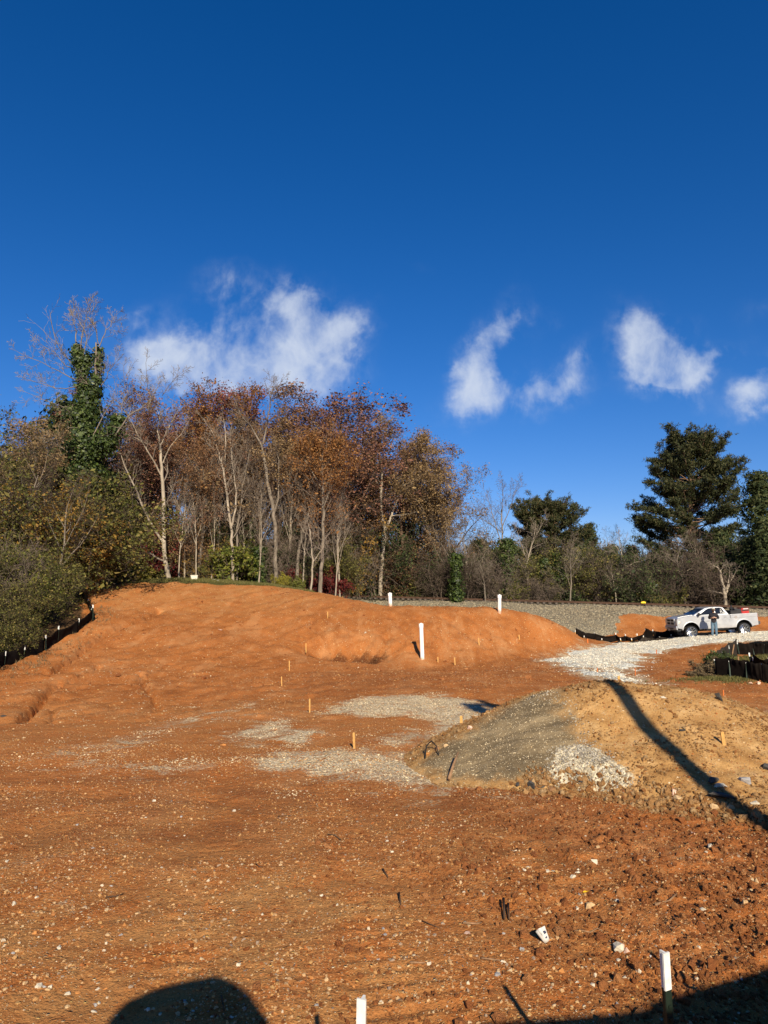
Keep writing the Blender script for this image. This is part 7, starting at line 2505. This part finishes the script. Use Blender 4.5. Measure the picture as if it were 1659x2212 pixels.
def wheel(x, s, steer=0.0):
    e = bpy.data.objects.new('wheel', None); C.objects.link(e); e.parent = truck
    e.location = (x, s * .86, RT); e.rotation_euler = (0, 0, steer)
    W = .16
    ty = MB()
    ty.lathe([(.325, -W + .02), (.345, -W), (.385, -W + .005), (.403, -W + .035), (RT, -W + .07), (RT, W - .07), (.403, W - .035), (.385, W - .005), (.345, W), (.325, W - .02), (.325, -W + .02)], (0, 0, 0), 'y', 40)
    for k in range(40):
        a = 2 * math.pi * k / 40
        c, s_ = math.cos(a), math.sin(a)
        for (yo, da) in ((-.11, 0), (.11, .07)):
            a2 = a + da
            p = [(RT + .010, yo - .035, -.018), (RT + .010, yo + .035, -.018), (RT + .010, yo + .035, .018), (RT + .010, yo - .035, .018)]
            q = [(RT - .01, y, z) for _, y, z in p]
            vs = [(r_ * math.cos(a2) - z * math.sin(a2), y, r_ * math.sin(a2) + z * math.cos(a2)) for r_, y, z in p + q]
            ty.add(vs, [(0, 1, 2, 3), (0, 4, 5, 1), (1, 5, 6, 2), (2, 6, 7, 3), (3, 7, 4, 0)])
    smooth_by_angle(ty.build('tyre', M_TYRE, e), 40)
    f = s                                                    # outer face
    rm = MB()
    rm.lathe([(.335, f * W), (.325, f * (W + .006)), (.312, f * W), (.300, f * (W - .03)), (.285, f * .02), (.27, -f * .10), (.27, -f * (W - .01)), (.32, -f * W)], (0, 0, 0), 'y', 40)
    rm.lathe([(.27, -f * .09), (.02, -f * .07)], (0, 0, 0), 'y', 24)
    rm.lathe([(.0, f * .085), (.055, f * .08), (.065, f * .05), (.085, f * .035), (.09, 0)], (0, 0, 0), 'y', 20)
    ri = rm.build('rim', M_CHROME, e)
    smooth_by_angle(ri, 40)
    sp = MB()
    for k in range(10):                                      # ten twisted spokes
        a = 2 * math.pi * k / 10
        vs = []
        for (rr, tw, hw, yo) in ((.07, 0, .026, .05), (.17, .16, .030, .055), (.298, .34, .024, .085)):
            for sg, dy in ((-1, 0), (1, 0), (1, -.035), (-1, -.035)):
                aa = a + tw + sg * hw / rr
                vs.append((rr * math.cos(aa), f * (yo + dy + sg * .010), rr * math.sin(aa)))
        fs = []
        for i in range(2):
            for j in range(4):
                fs.append((i * 4 + j, i * 4 + (j + 1) % 4, (i + 1) * 4 + (j + 1) % 4, (i + 1) * 4 + j))
        fs.append((8, 9, 10, 11))
        sp.add(vs, fs)
    sp.build('spokes', M_CHROME, e)
    hub = MB()
    for k in range(8):
        a = 2 * math.pi * k / 8
        hub.tube([(.052 * math.cos(a), f * .04, .052 * math.sin(a)), (.052 * math.cos(a), f * .085, .052 * math.sin(a))], .008, 6)
    hub.lathe([(0, f * .11), (.03, f * .105), (.036, f * .08)], (0, 0, 0), 'y', 16)
    hub.build('hub', M_CHROME, e)


for x_, st in ((XF, R(-7)), (XR, 0)):
    for s in (-1, 1):
        wheel(x_, s, st)

# short overhangs: pull nose and tail in towards the wheels
def pull_x(x):
    if x < -2.385:
        return -2.385 + (x + 2.385) * .56
    if x > 2.36:
        return 2.36 + (x - 2.36) * .74
    return x


def pull(o):
    for ch in o.children:
        if ch.name.startswith('wheel') and ch.type == 'EMPTY':
            continue
        if abs(ch.location.x) > 2.3:
            ch.location.x = pull_x(ch.location.x)
        elif ch.type == 'MESH':
            for v in ch.data.vertices:
                v.co.x = pull_x(v.co.x)
        pull(ch)


pull(truck)
# things carried in the bed
TW_ = lambda v: Vector(truck.location) + Euler(truck.rotation_euler).to_matrix() @ Vector(v)
tb = empty('toolbox', TW_((1.28, 0, 1.206)), 0, 'black crossover toolbox behind the truck cab', 'toolbox')
tb.rotation_euler = truck.rotation_euler
mb = MB(); mb.box((-.24, -.86, .24), (.24, .86, .42), .03); mb.box((-.20, -.80, 0), (.20, .80, .24), .02); mb.build('case', M_BLACK, tb)
mb = MB(); mb.box((-.255, -.87, .421), (.255, .87, .455), .012); mb.build('lid', M_BLACK, tb)
wd = empty('welder', TW_((2.02, -.28, 1.206)), 0, 'red engine-driven welder in the rear of the truck bed', 'welder')
wd.rotation_euler = truck.rotation_euler
mb = MB(); mb.box((-.10, -.32, .10), (.42, .32, .56), .03); mb.build('cover', M_REDPAINT, wd)
mb = MB(); mb.box((-.56, -.32, .06), (-.10, .32, .54), .02); mb.box((-.56, -.34, 0), (.44, .34, .08), .01); mb.box((-.05, -.335, .38), (.40, -.32, .46)); mb.build('housing', M_BLACK, wd)
mb = MB(); mb.box((.02, -.338, .48), (.36, -.322, .54)); mb.build('panel', plain('pale panel', (.6, .55, .52), .4), wd)
mb = MB(); mb.tube([(-.64, -.1, .3), (-.64, -.1, .74), (-.68, -.1, .80)], .035, 10); mb.build('exhaust_pipe', M_BLACK, wd)
ro = empty('gas_bottle', TW_((1.66, .3, 1.206)), 0, 'dark gas bottle standing between toolbox and welder', 'gas bottle')
ro.rotation_euler = truck.rotation_euler
mb = MB(); mb.lathe([(0, 0), (.11, 0), (.115, .05), (.115, .55), (.09, .62), (.035, .66), (0, .66)], (0, 0, 0), 'z', 18); smooth_by_angle(mb.build('cylinder', M_BLACK, ro), 40)
mb = MB(); mb.tube([(0, 0, .66), (0, 0, .74)], .02, 8); mb.build('valve', M_UNDER, ro)
wb = gp(1584, 1373.5, terrain)
o = link_mesh('jack_block', rock_mesh('jack_block', 77, 12, .7, plain('pale block', (.55, .53, .50), .6)), loc=(TW_((.98, -.62, .10))))
o.scale = (.16, .12, .14)
tag(o, 'pale block on the gravel just ahead of the truck rear wheel', 'block')

# ------------------------------------------------------------------ the man by the truck
M_SKIN = plain('skin', (.47, .27, .18), .6, .3, var=.08)
M_HOOD = plain('charcoal sweatshirt', (.028, .026, .030), .9, .15, var=.25, scale=9, bump=.3)
M_JEANS = plain('faded jeans', (.105, .165, .215), .9, .15, var=.30, scale=5, bump=.3)
M_BOOT = plain('tan boots', (.30, .17, .085), .8, .2, var=.2)
M_CAP = plain('pale mesh cap', (.62, .60, .56), .8, .2, var=.1)
M_CAMO = plain('mottled cap front', (.18, .16, .11), .85, .15, var=.6, scale=26)
M_BEARD = plain('brown beard', (.055, .032, .02), .9, .1)


def skin_fig(name, joints, edges, root, mat, parent, sub=2):
    """Joints (x, y, z, radius) joined by edges and grown into one smooth surface."""
    names = list(joints)
    me = bpy.data.meshes.new(name)
    me.from_pydata([joints[n][:3] for n in names], [(names.index(a), names.index(b)) for a, b in edges], [])
    o = link_mesh(name, me, mat, parent)
    sk = o.modifiers.new('skin', 'SKIN')
    sk.use_smooth_shade = True
    for i, n in enumerate(names):
        rr = joints[n][3]
        me.skin_vertices[0].data[i].radius = (rr, rr * (joints[n][4] if len(joints[n]) > 4 else 1.0))
        me.skin_vertices[0].data[i].use_root = (n == root)
    ss = o.modifiers.new('smooth', 'SUBSURF')
    ss.levels = ss.render_levels = sub
    return o


mp = gp(1544, 1377.5, terrain)
mp = pix(1544, 1377.3, 47.3)
man = empty('person', (mp[0], mp[1], mp[2]), R(-28), 'man in dark sweatshirt, jeans and pale cap beside the truck, looking at his hands', 'person')
# local: faces -y, z up; 1.80 m tall in boots and cap
J = dict(pelvis=(0, .02, .95, .135, .8), belly=(0, .0, 1.10, .14, .8), chest=(0, .0, 1.30, .155, .75), neck0=(0, .01, 1.47, .07), neck=(0, -.02, 1.53, .056), head0=(0, -.045, 1.60, .075), head=(0, -.05, 1.68, .088), crown=(0, -.035, 1.75, .07),
         shL=(.17, .01, 1.41, .07), elL=(.27, .05, 1.16, .048), wrL=(.12, -.22, 1.20, .030), paL=(.055, -.27, 1.22, .032, .6),
         shR=(-.17, .01, 1.41, .07), elR=(-.27, .05, 1.15, .048), wrR=(-.12, -.22, 1.17, .030), paR=(-.05, -.27, 1.19, .032, .6),
         hipL=(.09, .02, .88, .095), knL=(.10, -.01, .50, .062), anL=(.11, .04, .11, .042), toL=(.125, -.12, .05, .035), hipR=(-.09, .02, .88, .095), knR=(-.10, -.03, .50, .062), anR=(-.12, -.0, .11, .042), toR=(-.14, -.16, .05, .035))
E = [('pelvis', 'belly'), ('belly', 'chest'), ('chest', 'neck0'), ('neck0', 'neck'), ('neck', 'head0'), ('head0', 'head'), ('head', 'crown'), ('chest', 'shL'), ('shL', 'elL'), ('elL', 'wrL'), ('wrL', 'paL'), ('chest', 'shR'), ('shR', 'elR'), ('elR', 'wrR'),
     ('wrR', 'paR'), ('pelvis', 'hipL'), ('hipL', 'knL'), ('knL', 'anL'), ('anL', 'toL'), ('pelvis', 'hipR'), ('hipR', 'knR'), ('knR', 'anR'), ('anR', 'toR')]
for sd, sg, pal in (('L', 1, (.055, -.27, 1.22)), ('R', -1, (-.05, -.27, 1.19))):
    for k, (dx, dz, ln) in enumerate([(-.02, .026, .055), (-.008, .009, .062), (.002, -.009, .058), (.008, -.026, .048)]):
        a, b = f'f{k}a{sd}', f'f{k}b{sd}'
        J[a] = (pal[0] - sg * .030, pal[1] - .026 - ln * .3, pal[2] + dz, .009)
        J[b] = (pal[0] - sg * (.030 + ln * .55), pal[1] - .015 - ln * .15, pal[2] + dz - .006, .008)
        E += [('pa' + sd, a), (a, b)]
    J['th' + sd] = (pal[0] - sg * .012, pal[1] - .012, pal[2] + .052, .010)
    J['tt' + sd] = (pal[0] - sg * .040, pal[1] - .030, pal[2] + .060, .009)
    E += [('pa' + sd, 'th' + sd), ('th' + sd, 'tt' + sd)]
bd = skin_fig('body', J, E, 'pelvis', M_SKIN, man)
grow_r = lambda k, m: (*J[k][:3], J[k][3] * m[0] + m[1], *J[k][4:])
man.scale = (1.08, 1.08, 1.08)
H = {k: grow_r(k, (1.06, .022)) for k in ('belly', 'chest', 'shL', 'elL', 'shR', 'elR')}
H['hem'] = (0, .01, .84, .172, .84); H['low'] = (0, .01, .97, .170, .84)
H['neck0'] = (0, .01, 1.46, .088)
H['cuL'] = (.135, -.19, 1.195, .042); H['cuR'] = (-.135, -.19, 1.168, .042)
skin_fig('sweatshirt', H, [('hem', 'low'), ('low', 'belly'), ('belly', 'chest'), ('chest', 'neck0'), ('chest', 'shL'), ('shL', 'elL'), ('elL', 'cuL'), ('chest', 'shR'), ('shR', 'elR'), ('elR', 'cuR')], 'chest', M_HOOD, man)
T_ = {'waist': (0, .02, 1.08, .150, .86), 'pelvis': (0, .02, .92, .168, .88)}
for k in ('hipL', 'knL', 'hipR', 'knR'):
    T_[k] = grow_r(k, (1.05, .024))
T_['cfL'] = (.11, .03, .10, .070); T_['cfR'] = (-.12, -.01, .10, .070)
skin_fig('jeans', T_, [('waist', 'pelvis'), ('pelvis', 'hipL'), ('hipL', 'knL'), ('knL', 'cfL'), ('pelvis', 'hipR'), ('hipR', 'knR'), ('knR', 'cfR')], 'pelvis', M_JEANS, man)
for s, nm in ((1, 'L'), (-1, 'R')):
    a, t_ = J['an' + nm], J['to' + nm]
    mb = MB()
    vs = []
    for (f, w, h) in ((-.45, .042, .13), (-.3, .050, .14), (.2, .05, .12), (.55, .054, .09), (1.0, .052, .07), (1.25, .03, .045)):
        cx, cy = a[0] + (t_[0] - a[0]) * f, a[1] + (t_[1] - a[1]) * f
        vs.append([(cx - w, cy, 0), (cx - w, cy, h * .6), (cx - w * .6, cy, h), (cx + w * .6, cy, h), (cx + w, cy, h * .6), (cx + w, cy, 0)])
    fl = [v for ring in vs for v in ring]
    fs = [(i * 6 + j, i * 6 + (j + 1) % 6, (i + 1) * 6 + (j + 1) % 6, (i + 1) * 6 + j) for i in range(5) for j in range(6)] + [tuple(range(6))[::-1], tuple(range(30, 36))]
    mb.add(fl, fs)
    mb.build('boot', M_BOOT, man, smooth=True)
# face: brow, nose, ears, beard; cap with bill
mb = MB()
mb.add([(-.014, -.132, 1.665), (.014, -.132, 1.665), (0, -.162, 1.655), (0, -.128, 1.705), (-.018, -.13, 1.648), (.018, -.13, 1.648)], [(3, 4, 2), (3, 2, 5), (4, 5, 2)])
mb.build('nose', M_SKIN, man)
for s in (-1, 1):
    mb = MB(); mb.lathe([(0, -.012), (.018, -.008), (.022, 0), (.016, .008), (0, .01)], (s * .088, -.03, 1.675), 'y', 10); mb.build('ear', M_SKIN, man)
    mb = MB(); mb.lathe([(0, -.008), (.011, -.004), (.012, .004), (0, .006)], (s * .033, -.128, 1.69), 'y', 8); mb.build('eye', M_BLACK, man)
mb = MB()
mb.lathe([(0, -.075), (.05, -.07), (.076, -.03), (.080, .02), (.06, .04), (0, .045)], (0, -.068, 1.625), 'z', 14)
mb.build('beard', M_BEARD, man, smooth=True)
mb = MB()
mb.lathe([(.098, 0), (.100, .03), (.090, .075), (.055, .105), (0, .115)], (0, -.035, 1.705), 'z', 20)
cp_ = mb.build('cap', M_CAP, man, smooth=True)
mb = MB()
vs = []
for zz in (0, .008):
    vs += [(.095 * math.cos(a), -.035 - .095 * abs(math.sin(a)) - .085 * math.sin(a), 1.712 + zz - .02 * math.sin(a)) for a in np.linspace(.25, math.pi - .25, 9)] + [(.09 * math.cos(a), -.035 - .06 * math.sin(a), 1.712 + zz) for a in np.linspace(math.pi - .25, .25, 9)]
mb.add(vs, [tuple(range(18))[::-1], tuple(range(18, 36))] + [(i, (i + 1) % 18, 18 + (i + 1) % 18, 18 + i) for i in range(18)])
mb.build('bill', M_CAMO, cp_)
mb = MB()
pts = []
for zz, rr in ((1.715, .1025), (1.745, .1000), (1.775, .089)):
    pts += [(rr * math.cos(a), -.035 + rr * math.sin(a), zz) for a in np.linspace(math.pi + .5, 2 * math.pi - .5, 7)]
mb.add(pts, [(i * 7 + j, i * 7 + j + 1, (i + 1) * 7 + j + 1, (i + 1) * 7 + j) for i in range(2) for j in range(6)])
mb.build('front_panel', M_CAMO, cp_)

# ------------------------------------------------------------------ what stands behind the camera and throws its shadow into the picture
# the cab of the machine beside the photographer
cabm = empty('machine_cab', (0, 0, 0), 0, 'machine cab behind the camera whose rounded shadow falls at the bottom', 'machine cab')
M_ORG = plain('machine paint', (.55, .26, .03), .5, .4)
# its outline, found by running the sun's rays back from the edge of the shadow on the ground
def caster(px, py, yc=-.5):
    g = gp(px, py, terrain)
    run = (g[1] - yc)
    return (g[0] + run * math.tan(SUN_AZ), g[2] + run / math.cos(SUN_AZ) * math.tan(SUN_EL))


SIL = [caster(*p) for p in [(236, 2208), (252, 2185), (278, 2160), (340, 2136), (400, 2120), (462, 2106), (484, 2110), (504, 2121)]]
SIR = [caster(*p) for p in [(504, 2121), (540, 2150), (562, 2180), (582, 2208)]]
xl, xr, xm = SIL[0][0], SIR[-1][0] + .04, SIL[-1][0]
mb = MB(); mb.prism([(xl - .03, 1.35)] + SIL + [(xm, 1.35)], -2.0, -.5); mb.build('roof_and_rear', M_ORG, cabm)
rim_in = [(x - .035, z - .045) for x, z in SIR]
mb = MB(); mb.prism(SIR + [(xr, 1.35), (xr - .04, 1.35)] + rim_in[::-1], -2.0, -.5); mb.build('door_frame', M_ORG, cabm)
m_tg, t_ = mat_new('tinted cab glass')
trn = t_.node('ShaderNodeBsdfTransparent', {'Color': (.16, .15, .03)})
gl = t_.node('ShaderNodeBsdfGlossy', {'Color': (.5, .5, .5), 'Roughness': .05})
mx = t_.node('ShaderNodeMixShader', {0: .06, 1: trn.outputs[0], 2: gl.outputs[0]})
t_.node('ShaderNodeOutputMaterial', {'Surface': mx.outputs[0]})
mb = MB(); mb.prism([(xm + .003, 1.36)] + [(xm + .003, rim_in[0][1] - .01)] + [(x - .004, z - .004) for x, z in rim_in[1:]] + [(xr - .05, 1.36)], -.56, -.55); mb.build('window', m_tg, cabm)
mb = MB(); mb.box((-1.2, -4.2, .75), (.6, -.45, 1.34), .05); mb.build('deck', M_ORG, cabm)
for x_ in (-1.25, .35):
    mb = MB()
    mb.prism([(-4.0, .05), (-3.8, 0), (-1.0, 0), (-.7, .12), (-.55, .38), (-.7, .62), (-1.0, .74), (-3.8, .74), (-4.1, .6), (-4.2, .35)], 0, .42)
    o = mb.build('track', M_RUBBER, cabm); o.rotation_euler = (0, 0, R(90)); o.location = (x_ + .42, 0, 0)
# utility pole
pp_ = np.array([6.42, .7])
pole = empty('utility_pole', (pp_[0], pp_[1], 0), 0, 'wooden utility pole out of frame whose long shadow crosses the mound', 'utility pole')
mb = MB(); mb.tube([(0, 0, -.3), (.04, 0, 6), (.06, 0, 11.9)], [.17, .155, .14], 14); mb.build('shaft', B_BROWN, pole)
mb = MB(); mb.box((-.8, -.07, 11.3), (.8, .07, 11.45)); mb.build('crossarm', B_BROWN, pole)
mb = MB(); mb.lathe([(0, 10.3), (.26, 10.3), (.28, 10.35), (.28, 11.1), (.24, 11.2), (0, 11.22)], (-.48, 0, 0), 'z', 16); mb.build('transformer', plain('grey can', (.35, .36, .36), .4), pole)
# shipping container just right of the camera
cont = empty('storage_container', (0, 0, 0), 0, 'dark storage container right of the camera whose straight shadow fills the bottom corner', 'container')
M_CONT = plain('container paint', (.05, .09, .07), .6, .3, var=.2)
cA, cB = gp(1418, 2180, terrain), gp(1659, 2096, terrain)
ang_ = math.atan2(cB[1] - cA[1], cB[0] - cA[0])
run_ = 2.86 / math.tan(SUN_EL)
cont.location = (cA[0] + run_ * math.sin(SUN_AZ), cA[1] - run_ * math.cos(SUN_AZ), 0); cont.rotation_euler = (0, 0, ang_)
mb = MB()
n = 22
for i in range(n):
    x0 = 6.0 * i / n
    d_ = .03 if i % 2 else 0
    mb.box((x0, d_, .12), (x0 + 6.0 / n, d_ + .02, 2.72))
mb.box((0, -2.4, .12), (.05, -.001, 2.72)); mb.box((5.95, -2.4, .12), (6.0, -.001, 2.72)); mb.box((.05, -2.42, .12), (5.95, -2.401, 2.72))
mb.build('wall', M_CONT, cont)
mb = MB(); mb.box((-.02, -2.44, 2.721), (6.02, .06, 2.86)); mb.build('roof', M_CONT, cont)
mb = MB(); mb.box((-.02, -2.44, .0), (6.02, .06, .119)); mb.build('base', M_CONT, cont)
# overhang added to the container, shaped to throw the bottom-edge shadow strip
aw = [gp(1030, 2211, terrain), gp(1190, 2201, terrain), gp(1330, 2190, terrain), gp(1417, 2180, terrain)]
ap = [(g[0] + run_ * math.sin(SUN_AZ), g[1] - run_ * math.cos(SUN_AZ)) for g in aw]
mb = MB()
n = len(ap)
vs = [(x, y, z) for z in (2.80, 2.86) for x, y in ap] + [(x + .5, y - 1.6, z) for z in (2.80, 2.86) for x, y in ap]
fs = []
for i in range(n - 1):
    fs += [(i, i + 1, n + i + 1, n + i), (2 * n + i, 3 * n + i, 3 * n + i + 1, 2 * n + i + 1), (n + i, n + i + 1, 3 * n + i + 1, 3 * n + i), (i, 2 * n + i, 2 * n + i + 1, i + 1)]
fs += [(0, n, 3 * n, 2 * n), (n - 1, 3 * n - 1, 4 * n - 1, 2 * n - 1)]
mb.add([(x - cont.location.x, y - cont.location.y, z) for x, y, z in vs], fs)
o = mb.build('shadow_slab', M_CONT, cont); o.rotation_euler = (0, 0, -ang_)
mb = MB(); mb.tube([(ap[0][0] + .12 - cont.location.x, ap[0][1] - .1 - cont.location.y, 0), (ap[0][0] + .12 - cont.location.x, ap[0][1] - .1 - cont.location.y, 2.8)], .03, 8)  # made-up post under the added overhang
o = mb.build('shadow_slab_post', M_STEEL_DK, cont); o.rotation_euler = (0, 0, -ang_)
# site office trailer beyond the right edge
offc = empty('site_office', (22.6, 36.3, gz(24, 35)), R(4), 'white site office trailer past the right edge shading the silt fence', 'trailer')
mb = MB(); mb.box((0, -3.2, .5), (9, 0, 3.6)); mb.build('wall', plain('white siding', (.7, .7, .67), .6), offc)
mb = MB(); mb.box((-.15, -3.35, 3.601), (9.15, .15, 3.75)); mb.build('roof', plain('grey roof', (.3, .3, .3), .7), offc)
mb = MB(); mb.box((0.1, -3.1, 0), (8.9, -.1, .499)); mb.build('skirt', M_BLACK, offc)
for x_ in (1.5, 5.5):
    mb = MB(); mb.box((x_, -3.24, 1.6), (x_ + 1.2, -3.19, 2.6)); mb.build('window', M_GLASS, offc)
mb = MB(); mb.box((3.4, -3.24, .55), (4.3, -3.2, 2.6)); mb.build('door', plain('grey door', (.4, .4, .4), .5), offc)
